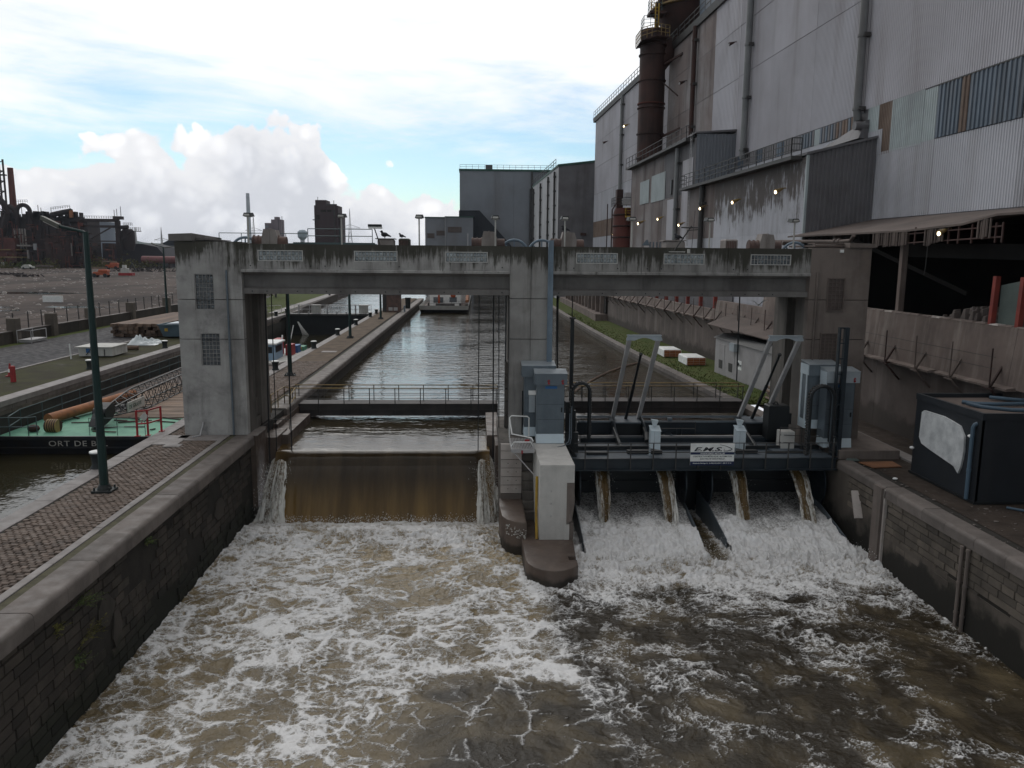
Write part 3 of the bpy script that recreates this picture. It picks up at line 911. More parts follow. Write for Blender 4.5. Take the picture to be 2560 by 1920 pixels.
# cobbles: the nearest ones each by themselves, the others joined
def cobble_mesh(seed, w, l):
    rr = random.Random(seed)
    j = lambda a: rr.uniform(-a, a)
    x, y, h = w / 2, l / 2, .05
    bt = [(-x + j(.008), -y + j(.008), -.05), (x + j(.008), -y + j(.008), -.05), (x + j(.008), y + j(.008), -.05), (-x + j(.008), y + j(.008), -.05)]
    k = .80
    tp = [(px * k, py * k, j(.006)) for px, py, _ in bt]
    md = [(px * .98, py * .98, -.014) for px, py, _ in bt]
    return bt + md + tp, [(0, 1, 5, 4), (1, 2, 6, 5), (2, 3, 7, 6), (3, 0, 4, 7), (4, 5, 9, 8), (5, 6, 10, 9), (6, 7, 11, 10), (7, 4, 8, 11), (8, 9, 10, 11)]


CW, CL = .205, .15
cm = []
for k in range(6):
    v, f = cobble_mesh(k, CW * .93, CL * .92)
    cm.append((v, f, MB().add(v, f).mesh('cobblestone', cobble)))
rest = MB(); nc = 0
rows = []
y = 15.1
while y < 60:
    rows.append(y); y += CL
rr = random.Random(4)
for ri, y in enumerate(rows):
    x = -13.52 + (ri % 2) * CW * .5
    while x < -11.1 - CW * .4:
        px, py = x + CW / 2 + rr.uniform(-.01, .01), y + CL / 2 + rr.uniform(-.008, .008)
        # a slow bow in the courses, as laid
        py += .05 * math.sin((px + 12.3) * 2.2)
        z = rr.uniform(-.016, .008) - .02 * max(0, math.sin(px * 2.1 + 1) * math.sin(py * .9))
        k = rr.randrange(6)
        if 17.9 <= y and nc < 290 and px > -.66 * y - 1.0:
            place(cm[k][2], 'cobblestone', isl, (px, py, z), rot=(rr.uniform(-.03, .03), rr.uniform(-.03, .03), rr.uniform(-.09, .09)), scl=(rr.uniform(.86, 1.05), rr.uniform(.86, 1.05), 1)); nc += 1
        else:
            sa, sb, sk = rr.uniform(.85, 1.05), rr.uniform(.85, 1.05), rr.uniform(-.12, .12)
            rest.add([(a * sa + sk * c + px, c * sb - sk * a + py, d + z + a * sk * .2) for a, c, d in cm[k][0]], cm[k][1])
        x += CW
o = rest.build('cobbles', cobble, isl); o['kind'] = 'stuff'


# kerb and coping stones, one by one in view, longer runs further off
def run_stones(name, parent, m, x0, x1, z0, z1, y0, y1, L, seed, round_to=None, jit=.006, gap=.012, far=None):
    rr = random.Random(seed); y = y0
    while y < y1:
        l = L * rr.uniform(.85, 1.15)
        if far and y > far: l = 12.0
        ye = min(y + l, y1)
        dz = rr.uniform(-jit, jit); b = MB()
        if round_to is None:
            b.bevbox(x0, x1, y + gap / 2, ye - gap / 2, z0, z1 + dz, .012)
        else:
            # bull-nosed edge towards the water
            s = 1 if round_to > 0 else -1
            xi, xo = (x0, x1) if s > 0 else (x1, x0)
            r = .13
            prof = [(xi, z0), (xi, z1 + dz)] + [(xo - s * r + s * r * math.sin(a), z1 + dz - r + r * math.cos(a)) for a in [i * math.pi / 10 for i in range(6)]] + [(xo, z0)]
            b.prism(prof, 'y', y + gap / 2, ye - gap / 2)
        b.build(name, m, parent)
        y = ye


run_stones('kerb_stone', isl, stone_strip, -14.2, -13.57, -.4, 0.0, 12, 150, 1.9, 1, far=62)
run_stones('kerb_strip', isl, stone_strip, -11.08, -10.84, -.2, 0.0, 12, 34.3, 2.6, 2)
run_stones('coping_stone', isl, stone_cop, -10.56, -9.78, -.42, 0.015, 12, 34.9, 1.75, 3, round_to=1)
run_stones('coping_stone', isl, stone_cop, -10.7, -9.8, -.35, 0.01, 41.2, 150, 2.2, 5, round_to=1, far=75)
b = MB()
for (x0, x1, y0, y1) in ((-13.55, -12.5, 33.2, 34.9), (-12.9, -10.84, 34.35, 34.95), (-12.55, -10.84, 33.95, 34.3)):
    b.bevbox(x0, x1, y0, y1, -.05, .012, .01)
b.build('paving_slab', stone_strip, isl)
# cover plates let into the cobbles
for (x, y, w, l) in ((-12.1, 66, 1.2, .9), (-12.6, 33.0, .7, .5)):
    b = MB(); b.bevbox(x - w / 2, x + w / 2, y - l / 2, y + l / 2, -.02, .02, .01); b.build('cover_plate', stone_strip, isl)


# river face of the island: courses of stone, nearer ones single
def masonry(parent, m_stone, m_render, xs, face, y0, y1, z0, z1, ch, L, seed, n_single, keep, near_key):
    """stone courses on a wall standing along Y. face=+1 looks to +X. keep(y,z) -> stone shows there (else rendered over)"""
    rr = random.Random(seed); cells = []
    z = z1; c = 0
    while z - ch > z0 - .01:
        y = y0 - (c % 2) * L * .5
        while y < y1:
            l = L * rr.uniform(.7, 1.3)
            a, e = max(y, y0), min(y + l, y1)
            if e - a > .12 and keep((a + e) / 2, z - ch / 2):
                cells.append((a, e, z - ch, z, rr.uniform(-.012, .018)))
            y += l
        z -= ch; c += 1
    cells.sort(key=near_key)
    joined = MB()
    for i, (a, e, za, zb, p) in enumerate(cells):
        g = .011; b = MB() if i < n_single else joined
        xo = xs + face * (.035 + p); bv = .012
        # chamfered front
        b.add([(xs, a + g, za + g), (xs, e - g, za + g), (xs, e - g, zb - g), (xs, a + g, zb - g),
               (xo, a + g + bv, za + g + bv), (xo, e - g - bv, za + g + bv), (xo, e - g - bv, zb - g - bv), (xo, a + g + bv, zb - g - bv)],
              [(0, 1, 5, 4), (1, 2, 6, 5), (2, 3, 7, 6), (3, 0, 4, 7), (4, 5, 6, 7)] if face < 0 else [(4, 5, 1, 0), (5, 6, 2, 1), (6, 7, 3, 2), (7, 4, 0, 3), (7, 6, 5, 4)])
        if i < n_single: b.build('stone', m_stone, parent)
    if joined.v:
        o = joined.build('stones', m_stone, parent); o['kind'] = 'stuff'


def keepL(y, z):
    v = math.sin(y * 1.9 + z * 1.3) + math.sin(y * .83 - z * 2.1 + 2) + .5 * math.sin(y * 4.1 + 1)
    return v > -.55 or y < 20


lw = thing('quay_wall', (-9.98, 24, ZD), 'dark stained stone wall of the island facing the foaming water', None, None, 'structure')
masonry(lw, wall_stone, wall_render, -9.98, 1, 12, 34.9, -4.2, -.42, .27, .62, 5, 290, keepL, lambda c: 0 if 16.2 < c[0] else 9)
b = MB()
rr = random.Random(8)
for i in range(46):
    y, z = rr.uniform(14, 34), rr.uniform(-3.6, -.7)
    if keepL(y, z): continue
    w, h = rr.uniform(.5, 1.5), rr.uniform(.5, 1.2)
    n = 9
    poly = [(y + w / 2 * math.cos(a) * rr.uniform(.7, 1.1), z + h / 2 * math.sin(a) * rr.uniform(.7, 1.1)) for a in [2 * math.pi * k / n for k in range(n)]]
    b.prism(poly, 'x', -9.97, -9.925 + .0004 * i)
b.build('render_patch', wall_render, lw)
# upstream face
b = MB(); b.box(-9.98, -9.9, 41.2, 150, -5, -.36)
b.build('quay_wall', wall_render, isl)
b = MB(); b.box(-14.14, -14.1, -120, 108, -5, -.4)
b.build('lock_wall', wall_render, isl)
# ------------------------------------------------------------------ the weir gantry: two towers, a middle pier, two beams
def glazed(parent, m_frame, m_pane, x0, x1, z0, z1, y, cols, rows, name='window', fr=.045, bars=.022):
    w = MB()
    w.box(x0, x0 + fr, y - .05, y + .02, z0, z1); w.box(x1 - fr, x1, y - .05, y + .02, z0, z1)
    w.box(x0 + fr, x1 - fr, y - .05, y + .02, z0, z0 + fr); w.box(x0 + fr, x1 - fr, y - .05, y + .02, z1 - fr, z1)
    dx, dz = (x1 - x0 - 2 * fr) / cols, (z1 - z0 - 2 * fr) / rows
    for i in range(1, cols):
        w.box(x0 + fr + dx * i - bars / 2, x0 + fr + dx * i + bars / 2, y - .022, y + .01, z0 + fr, z1 - fr)
    for k in range(1, rows):
        w.box(x0 + fr, x1 - fr, y - .025, y + .012, z0 + fr + dz * k - bars / 2, z0 + fr + dz * k + bars / 2)
    win = w.build(name, m_frame, parent, ((x0 + x1) / 2, y, z0))
    b = MB(); hx, hz = dx / 2 - bars / 2, dz / 2 - bars / 2
    b.add([(-hx, 0, -hz), (hx, 0, -hz), (hx, 0, hz), (-hx, 0, hz), (-hx * .7, -.014, -hz * .7), (hx * .7, -.014, -hz * .7), (hx * .7, -.014, hz * .7), (-hx * .7, -.014, hz * .7)],
          [(0, 1, 5, 4), (1, 2, 6, 5), (2, 3, 7, 6), (3, 0, 4, 7), (4, 5, 6, 7)])
    me = b.mesh('pane', m_pane)
    for i in range(cols):
        for k in range(rows):
            place(me, 'pane', win, (x0 + fr + dx * (i + .5), y + .004, z0 + fr + dz * (k + .5)))
    return win


def wall_with_hole(x0, x1, z0, z1, y0, y1, holes):
    """slab with rectangular openings (x0,x1,z0,z1), cut as boxes"""
    b = MB(); xs = sorted({x0, x1, *[v for h in holes for v in h[:2]]})
    for a, c in zip(xs[:-1], xs[1:]):
        zz = z0
        for h in sorted([h for h in holes if h[0] <= a and h[1] >= c], key=lambda h: h[2]):
            if h[2] > zz: b.box(a, c, y0, y1, zz, h[2])
            zz = h[3]
        b.box(a, c, y0, y1, zz, z1)
    return b


# left tower
lt = thing('weir_tower', (-11.4, 37, 0), 'pale grey concrete tower standing on the cobbled quay, with two glass-block windows', 'tower')
lw_holes = [(-12.06, -11.23, 5.5, 7.04), (-11.92, -11.08, 3.06, 4.5)]
for (za, zb) in ((0.0, 4.22), (4.25, 5.93), (5.96, 8.4)):
    hs = [h for h in [(-12.06, -11.23, 5.5, 7.04), (-11.92, -11.08, 3.06, 4.5)]]
    hh = []
    for h in hs:
        a, c = max(h[2], za), min(h[3], zb)
        if c > a: hh.append((h[0], h[1], a, c))
    wall_with_hole(-12.8, -10.05, za, zb, 35.0, 35.35, hh).build('wall', concrete, lt)
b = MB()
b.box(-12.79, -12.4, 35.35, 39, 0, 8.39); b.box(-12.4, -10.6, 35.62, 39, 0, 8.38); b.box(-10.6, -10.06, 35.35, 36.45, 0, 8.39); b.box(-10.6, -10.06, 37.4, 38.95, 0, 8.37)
b.build('wall', concrete_shaded, lt)
b = MB(); b.box(-12.4, -10.6, 35.36, 35.6, 3, 7.1); b.build('window_back', int_shade, lt)
b = MB()
for i, (z0, z1, x) in enumerate(((-1.4, -.35, -10.0), (-.3, .45, -10.12), (.5, 1.3, -10.2))):
    b.box(-10.7, x, 36.5, 37.35, z0, z1)
b.build('guide_block', concrete_shaded, lt)
glazed(lt, frame_mid, glass_dark, -12.06, -11.23, 5.5, 7.04, 35.08, 5, 8)
glazed(lt, frame_mid, glass_dark, -11.92, -11.08, 3.06, 4.5, 35.08, 5, 8)
b = MB(); b.tube([(-10.66, 34.93, 7.2), (-10.66, 34.93, .02)], .045, 8)
for z in (6.9, 5.2, 3.6, 1.6): b.tube([(-10.66, 34.93, z - .03), (-10.66, 34.93, z + .03)], .058, 8)
b.build('drain_pipe', galv_dk, lt)
b = MB(); b.tube([(-11.95, 34.97, .55), (-11.95, 34.9, .6), (-11.98, 34.85, .4), (-12.05, 34.7, .05), (-12.3, 34.45, .03)], .035, 8)
b.build('hose', steel_grey, lt)
b = MB(); b.add([(-13.0, 34.9, 8.42), (-12.02, 34.9, 8.42), (-12.02, 38.9, 8.42), (-13.0, 38.9, 8.42), (-13.0, 34.9, 8.70), (-12.02, 34.9, 8.74), (-12.02, 38.9, 8.62), (-13.0, 38.9, 8.66)],
                [(0, 3, 2, 1), (4, 5, 6, 7), (0, 1, 5, 4), (1, 2, 6, 5), (2, 3, 7, 6), (3, 0, 4, 7)])
b.add([(-12.0, 35.3, 8.44), (-12.0, 38.6, 8.44), (-11.5, 38.6, 8.46), (-11.5, 35.3, 8.46), (-12.0, 35.3, 8.56), (-12.0, 38.6, 8.52), (-11.5, 38.6, 8.5), (-11.5, 35.3, 8.53)],
      [(0, 1, 2, 3), (7, 6, 5, 4), (0, 3, 7, 4), (3, 2, 6, 7), (2, 1, 5, 6), (1, 0, 4, 5)])
b.build('roof', concrete_beam, lt)

# right tower
rt = thing('weir_tower', (16.05, 37, -.55), 'brown dust stained concrete tower beside the steel hall, with two caged window grilles', 'tower')
for (za, zb) in ((-.6, 4.32), (4.35, 6.08), (6.11, 8.37)):
    b = MB(); b.box(14.7, 17.4, 35.0, 35.4, za, zb); b.build('wall', concrete_brown, rt)
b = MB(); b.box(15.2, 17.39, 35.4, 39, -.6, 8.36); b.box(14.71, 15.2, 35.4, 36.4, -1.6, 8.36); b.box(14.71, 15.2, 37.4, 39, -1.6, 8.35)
b.build('wall', concrete_shaded, rt)
b = MB(); b.box(14.68, 15.2, 36.5, 37.3, -1.6, .4); b.build('guide_block', concrete_shaded, rt)
glazed(rt, frame_brown, pane_brown, 15.5, 16.27, 5.6, 7.06, 34.97, 4, 8)
glazed(rt, frame_brown, pane_brown, 15.33, 16.12, 3.35, 4.62, 34.97, 4, 8)
b = MB(); b.tube([(15.02, 34.93, 7.3), (15.02, 34.93, -.4)], .05, 8)
for z in (6.2, 4.4, 2.4): b.tube([(15.02, 34.93, z - .03), (15.02, 34.93, z + .03)], .062, 8)
b.build('drain_pipe', concrete_brown, rt)
b = MB(); b.add([(16.35, 34.9, 8.39), (17.5, 34.9, 8.39), (17.5, 38.9, 8.39), (16.35, 38.9, 8.39), (16.35, 34.9, 8.6), (17.5, 34.9, 8.56), (17.5, 38.9, 8.56), (16.35, 38.9, 8.66)],
                [(0, 3, 2, 1), (4, 5, 6, 7), (0, 1, 5, 4), (1, 2, 6, 5), (2, 3, 7, 6), (3, 0, 4, 7)])
b.build('roof', concrete_brown, rt)
b = MB(); b.box(15.0, 16.3, 35.4, 38.4, 8.42, 8.5); b.box(15.0, 16.3, 35.4, 36.2, 8.54, 8.6); b.build('roof_board', canopy_m, rt)
b = MB(); b.box(15.96, 16.1, 34.9, 35.0, 8.17, 8.3); b.build('junction_box', white_m, rt)

# middle pier
mp = thing('weir_pier', (2.3, 37, 0), 'concrete middle pier between the two gantry beams', 'pier')
for (za, zb) in ((-.1, 4.28), (4.31, 6.05), (6.08, 8.3)):
    b = MB(); b.box(1.45, 2.36, 35.0, 36.3, za, zb); b.build('wall', concrete_pier, mp)
    b = MB(); b.box(2.375, 3.1, 34.98, 36.3, za, zb); b.build('wall', concrete_pier, mp)
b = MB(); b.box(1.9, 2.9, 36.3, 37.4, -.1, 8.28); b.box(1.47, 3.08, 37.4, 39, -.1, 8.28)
b.build('wall', concrete_shaded, mp)
b = MB()
for i in range(6): b.box(1.32, 1.88, 36.45, 37.3, -.6 + i * .62, -.03 + i * .62)
b.build('guide_block', concrete_shaded, mp)
b = MB(); b.box(2.02, 2.3, 34.95, 34.99, 0.02, 2.0); b.build('doorway', steel_blk, mp)
b = MB(); b.box(3.13, 3.31, 34.75, 34.93, .1, 8.58); b.box(3.09, 3.13, 34.72, 34.96, .1, 8.56); b.build('steel_post', wheel_blue, mp)
b = MB(); b.tube([(1.42, 34.97, 6.0), (1.41, 34.97, 0.3)], .02, 6); b.build('conduit', rail_dk, mp)


def beam(name, x0, x1, label, wins, joints, m_par):
    t = thing(name, ((x0 + x1) / 2, 37, 6.2), label, 'bridge beam')
    xs = [x0, *joints, x1]
    for a, c in zip(xs[:-1], xs[1:]):
        hs = [(w[0], w[1], w[2], w[3]) for w in wins if w[0] > a and w[1] < c]
        wall_with_hole(a + .008, c - .008, 7.26, 8.32, 34.99, 35.22, hs).build('parapet', m_par, t)
        b = MB(); b.prism([(34.90, 7.13), (34.90, 7.22), (34.96, 7.26), (35.3, 7.26), (35.3, 7.13)], 'x', a + .008, c - .008); b.build('ledge', m_par, t)
    b = MB()
    b.prism([(35.42, 6.2), (35.14, 6.2), (35.14, 6.42), (35.38, 6.5), (35.38, 6.98), (35.2, 7.13), (35.42, 7.13)], 'x', x0, x1)
    b.build('girder', concrete_beam, t)
    b = MB()
    b.prism([(38.9, 6.2), (38.6, 6.2), (38.6, 7.13), (38.9, 7.13)], 'x', x0, x1); b.build('girder', concrete_beam, t)
    b = MB(); b.box(x0, x1, 35.22, 38.9, 7.13, 7.26); b.box(x0, x1, 38.7, 38.9, 7.26, 8.2)
    b.build('deck', concrete_shaded, t)
    for (a, c, za, zb) in wins:
        glazed(t, frame_pale, glass_block if a < 11 else glass_dark, a, c, za, zb, 35.03, 12, 2, bars=.015, fr=.035)
        b = MB(); b.box(a + .02, c - .02, 34.972, 34.99, 7.275, za - .03); b.build('sill_panel', concrete_pier if a > 3 else concrete, t)
        bb = MB(); bb.box(a - .05, c + .05, 35.24, 35.28, za - .05, zb + .05); bb.build('window_back', steel_grey, t)
    # tie-bolt holes
    h = MB(); rr = random.Random(int(x0 * 10) + 200)
    x = x0 + .4
    while x < x1 - .3:
        for z in (7.40, 6.31):
            if rr.random() < .75:
                yy = 34.984 if z > 7 else 35.134
                h.tube([(x, yy + .02, z), (x, yy - .004, z)], .03, 6)
        x += rr.choice((.62, 1.3, 1.9))
    h.build('bolt_hole', steel_blk, t)['kind'] = 'stuff'
    return t


WZ = (7.60, 8.06)
lb = beam('gantry_beam', -10.05, 1.45, 'left concrete gantry beam over the open waterfall, moss streaked', [(-9.32, -7.42, *WZ), (-5.25, -3.4, *WZ), (-1.35, .48, *WZ)], [], concrete)
rb = beam('gantry_beam', 3.2, 14.7, 'right concrete gantry beam over the dark turbine platform', [(4.32, 6.13, *WZ), (8.15, 9.95, *WZ), (12.0, 13.8, *WZ)], [7.18, 11.0], concrete_pier)


# ------------------------------------------------------------------ things on top of the gantry
def winch(x, label, first=None):
    t = thing('winch', (x, 36.4, 7.6), label, 'winch', 'hoisting winches on the gantry')
    b = MB(); b.tube([(x - .78, 36.4, 8.42), (x - .28, 36.4, 8.42)], .26, 14)
    for k in range(3): b.tube([(x - .75 + k * .2, 36.4, 8.42), (x - .71 + k * .2, 36.4, 8.42)], .30, 14)
    b.build('drum', winch_drum, t)
    b = MB(); b.tube([(x + .28, 36.4, 8.42), (x + .7, 36.4, 8.42)], .24, 14); b.tube([(x + .3, 36.4, 8.42), (x + .36, 36.4, 8.42)], .3, 14)
    b.build('motor', winch_drum, t)
    b = MB()
    b.prism([(x - .34, 8.0), (x + .34, 8.0), (x + .36, 8.62), (x + .27, 8.95), (x - .24, 8.98), (x - .33, 8.6)], 'y', 36.1, 36.8)
    b.prism([(x - .02, 8.0), (x + .02, 8.0), (x + .02, 9.0), (x - .02, 9.0)], 'y', 36.06, 36.84)
    b.build('gear_case', winch_m, t)
    b = MB(); b.box(x - .8, x + .8, 36.0, 36.9, 7.3, 7.98); b.build('bedframe', winch_m, t)
    return t


w1 = winch(-9.1, 'rusty winch with a grey gear case nearest the left tower')
for x, l in ((.55, 'rusty winch beside the middle pier, over the left beam'), (4.1, 'rusty winch just right of the middle pier'), (13.1, 'dusty winch nearest the brown tower')):
    copy_tree(w1, None, (x, 36.4, 7.6), l)


def wheel(x, label):
    t = thing('sheave_wheel', (x, 36.7, 7.9), label, 'wheel', 'sheave wheels on the gantry')
    b = MB(); n = 28
    ring = [(x + .62 * math.cos(2 * math.pi * k / n), 36.7, 8.0 + .62 * math.sin(2 * math.pi * k / n)) for k in range(n)]
    b.tube(ring, .06, 6, closed=True); b.build('rim', wheel_blue, t)
    b = MB()
    for k in range(8):
        a = math.pi * k / 4
        b.bar((x + .08 * math.cos(a), 36.7, 8 + .08 * math.sin(a)), (x + .58 * math.cos(a), 36.7, 8 + .58 * math.sin(a)), .05)
    b.tube([(x, 36.6, 8), (x, 36.8, 8)], .12, 10); b.build('spokes', wheel_blue, t)
    return t


s1 = wheel(-10.3, 'blue grey wheel beside the left tower')
for x, l in ((1.7, 'left one of two blue grey wheels over the middle pier'), (2.95, 'right one of two blue grey wheels over the middle pier'), (14.6, 'blue grey wheel beside the brown tower')):
    copy_tree(s1, None, (x, 36.7, 7.9), l)


def floodlight(x, label):
    t = thing('floodlight', (x, 35.6, 7.3), label, 'floodlight', 'floodlights along the gantry')
    b = MB(); b.tube([(x, 35.6, 7.3), (x, 35.6, 9.5)], .035, 8); b.build('pole', white_old, t)
    b = MB(); b.add([(x - .17, 35.45, 9.5), (x + .17, 35.45, 9.5), (x + .2, 36.0, 9.5), (x - .2, 36.0, 9.5), (x - .13, 35.5, 9.64), (x + .13, 35.5, 9.64), (x + .15, 35.95, 9.66), (x - .15, 35.95, 9.66)],
                     [(0, 3, 2, 1), (4, 5, 6, 7), (0, 1, 5, 4), (1, 2, 6, 5), (2, 3, 7, 6), (3, 0, 4, 7)])
    b.build('lamp_head', boll_m, t)
    b = MB(); b.quad((x - .13, 35.44, 9.515), (x + .13, 35.44, 9.515), (x + .11, 35.455, 9.59), (x - .11, 35.455, 9.59)); b.box(x - .13, x + .13, 35.5, 35.9, 9.47, 9.5)
    b.build('lens', white_old, t)
    return t


f1 = floodlight(-9.85, 'square floodlight beside the winch nearest the left tower')
for x, l in ((-5.85, 'square floodlight in front of the tall brown concrete tower'), (-2.5, 'square floodlight between the tilted twin light and the low grey building'), (.82, 'square floodlight behind the winch left of the middle pier'),
             (3.87, 'square floodlight behind the winch right of the middle pier'), (6.83, 'square floodlight in front of the brown steel flue'), (10.3, 'square floodlight in front of the soot stained annex wall'), (14.1, 'square floodlight nearest the brown tower')):
    copy_tree(f1, None, (x, 35.6, 7.3), l)

t = thing('floodlight', (-4.3, 35.5, 8.2), 'tilted flat twin floodlight leaning over the middle of the left beam', 'floodlight')
b = MB(); b.tube([(-4.12, 35.5, 8.1), (-4.42, 35.5, 9.02)], .025, 6); b.build('pole', rail_dk, t)
b = MB(); b.box(-4.68, -4.12, 35.3, 35.7, 9.09, 9.2); b.build('lamp_head', boll_m, t)
b = MB(); b.box(-4.66, -4.10, 35.28, 35.68, 9.02, 9.088); b.build('lens', white_m, t)
t = thing('floodlight', (8.7, 34.9, 8.0), 'folded lamp arm hung over the edge of the right beam', 'floodlight')
b = MB(); b.tube([(8.55, 34.9, 8.15), (9.3, 34.9, 9.25)], .03, 6); b.tube([(8.85, 34.9, 9.18), (9.6, 34.9, 9.18)], .03, 6); b.tube([(9.1, 34.9, 9.05), (9.6, 34.9, 9.1)], .02, 6); b.tube([(9.42, 34.9, 9.9), (9.42, 35.2, 8.2)], .012, 5)
b.build('arm', rail_dk, t)
b = MB(); b.box(8.35, 9.05, 34.85, 34.95, 8.12, 8.16); b.box(9.15, 9.26, 34.85, 34.93, 8.08, 8.26); b.build('bracket', white_old, t)

for (x0, x1, z1, m, nm, lab, y0) in ((-4.35, -3.65, 8.58, winch_m, 'machine_housing', 'low dusty housing with a bird on it, left beam', 35.9), (8.45, 9.3, 8.62, winch_m, 'machine_housing', 'low dusty housing with a bird on it, right beam', 35.9),
                                    (-3.42, -2.95, 8.62, concrete_pier, 'vent_unit', 'boxy louvred vent unit on the left beam', 35.8), (11.1, 11.65, 8.72, winch_m, 'vent_unit', 'boxy dusty vent unit on the right beam', 35.8)):
    t = thing(nm, ((x0 + x1) / 2, 36.2, 7.3), lab, 'machinery')
    b = MB(); b.bevbox(x0, x1, y0, y0 + .8, 7.26, z1, .05); b.build('casing', m, t)
    b = MB()
    if nm == 'vent_unit':
        for k in range(6): b.box(x0 + .04 + k * (x1 - x0 - .08) / 6, x0 + .04 + (k + .6) * (x1 - x0 - .08) / 6, y0 - .03, y0, 8.0, z1 - .08)
        b.build('louvre', winch_drum, t)
    else:
        b.box(x0 - .1, x1 + .05, y0 - .03, y0 + .9, z1 + .005, z1 + .04); b.build('lid', winch_m, t)
t = thing('antenna_panel', (7.6, 36.0, 7.3), 'small tilted panel on thin stands, right beam', 'panel')
b = MB(); b.hexa([(7.35, 35.9, 8.42), (7.7, 35.9, 8.42), (7.8, 36.4, 8.42), (7.45, 36.4, 8.42)], [(7.55, 35.9, 8.66), (7.62, 35.9, 8.66), (7.72, 36.4, 8.5), (7.55, 36.4, 8.5)]); b.build('panel', galv_dk, t)
b = MB()
for x in (7.75, 7.9, 8.05, 8.2): b.tube([(x, 36.0, 7.3), (x, 36.0, 8.58)], .03, 6)
b.build('stand', galv_dk, t)


def bird(x, y, z, label, s=1.0):
    t = MB(); t.ball((x, y, z + .13 * s), .085 * s, 1.5, .9, 1.0, 10, 8); t.ball((x - .1 * s, y, z + .24 * s), .045 * s, 1.1, 1, 1, 8, 6)
    t.tube([(x - .06 * s, y, z + .16 * s), (x - .1 * s, y, z + .23 * s)], [.06 * s, .04 * s], 8)
    t.tube([(x + .09 * s, y, z + .12 * s), (x + .24 * s, y, z + .06 * s)], [.05 * s, .02 * s], 6)
    t.tube([(x - .14 * s, y, z + .24 * s), (x - .18 * s, y, z + .23 * s)], [.014 * s, .004 * s], 5)
    t.tube([(x, y - .02, z), (x, y - .02, z + .08 * s)], .01 * s, 4); t.tube([(x + .02, y + .03, z), (x + .02, y + .03, z + .08 * s)], .01 * s, 4)
    return t.build('pigeon', bird_dark, None, (x, y, z), label, 'bird', 'birds on the gantry')


bird(-4.05, 36.0, 8.625, 'dark pigeon perched on the left beam housing', 1.2)
bird(-3.3, 36.0, 8.63, 'small bird perched on the louvred vent unit', .8)
bird(9.0, 36.0, 8.665, 'dark pigeon perched on the right beam housing', 1.1)
bird(3.95, 36.4, 8.99, 'pigeon perched on the winch right of the middle pier', 1.0)

# rails on the gantry deck
t = thing('deck_railing', (-3, 38.6, 8.2), 'thin grey green railing and gallery along the back of the left beam', 'railing')
b = MB(); b.rail([(-12, 38.5, 7.9), (-7.9, 38.5, 7.9)], .95, 1.1, .018, 2, 5); b.rail([(-7.9, 38.5, 8.1), (-4.9, 38.5, 8.1)], .98, 1.5, .02, 3, 5); b.build('rail', rail_teal, t)
b = MB(); b.box(-9, -4.7, 38.3, 38.6, 8.28, 8.40); b.box(-8.4, -4.7, 37.6, 37.9, 8.28, 8.44); b.build('gallery_edge', rail_teal, t)

# hanging gate cables
for bay, xs, lab in (('left', (-9.55, -9.25, -8.6, .12, .78, 1.02, 1.36), 'thin dark cables and rods hanging from the left beam to the gate'), ('right', (3.42, 3.68, 3.74, 4.4, 12.2), 'thin dark cables hanging from the right beam')):
    t = thing('gate_cable', (xs[0], 36.8, 6.2), lab, 'cables')
    for i, x in enumerate(xs):
        zb = (-1.7 if bay == 'left' else -1.2) if x < 12 else 2.2
        b = MB(); b.tube([(x, 36.8 - .1 * (i % 2), 6.3), (x + .04 * ((i % 3) - 1), 36.6, zb)], .022 if i % 2 else .032, 6); b.build('cable', steel_blk, t)
    if bay == 'left':
        b = MB(); b.tube([(-8.6, 36.6, -2.9), (-8.62, 36.5, -1.6)], .07, 8); b.tube([(.12, 36.5, -2.6), (.12, 36.5, -1.3)], .07, 8); b.build('shackle', rail_dk, t)
t = thing('guide_pole', (4.28, 35.6, 0), 'square black pole standing in the right bay next to the cabinets', 'pole')
b = MB(); b.box(4.2, 4.36, 35.5, 35.66, -1.5, 5.15); b.build('pole', steel_blk, t)
b = MB(); b.box(4.15, 4.41, 35.45, 35.7, 5.15, 5.22); b.build('cap', rail_dk, t)
# ------------------------------------------------------------------ pier foot, sills, the waterfall
pf = thing('pier_foot', (2.4, 33, -4), 'stone and concrete foot of the middle pier with pale front courses and steps', 'pier foot')
b = MB(); b.box(1.0, 1.95, 33.3, 39.2, -6, -.02); b.box(1.95, 2.44, 34.0, 39.2, -6, -.03); b.box(2.44, 3.85, 33.45, 39.2, -6, -.04)
b.build('body', concrete_shaded, pf)
b = MB(); zt = .02
for i in range(7):
    h = (.30, .37, .37, .37, .37, .37, .26)[i]
    b = MB(); yb = 33.1 - .012 * i; b.add([(1.04, yb - .02, zt - h + .012), (1.93, yb - .02, zt - h + .012), (1.93, 33.3, zt - h + .012), (1.04, 33.3, zt - h + .012),
                     (1.04, yb, zt - .012), (1.93, yb, zt - .012), (1.93, 33.3, zt - .012), (1.04, 33.3, zt - .012)], [(0, 3, 2, 1), (4, 5, 6, 7), (0, 1, 5, 4), (1, 2, 6, 5), (2, 3, 7, 6), (3, 0, 4, 7)])
    b.build('course_stone', stone_pale if i < 6 else stone_cop, pf)
    if 1 < i < 6:
        b = MB()
        for x in (1.35, 1.7): b.tube([(x, yb + .03, zt - h * .45), (x, yb - .022, zt - h * .45)], .022, 6)
        b.build('bolt_hole', steel_blk, pf)
    zt -= h
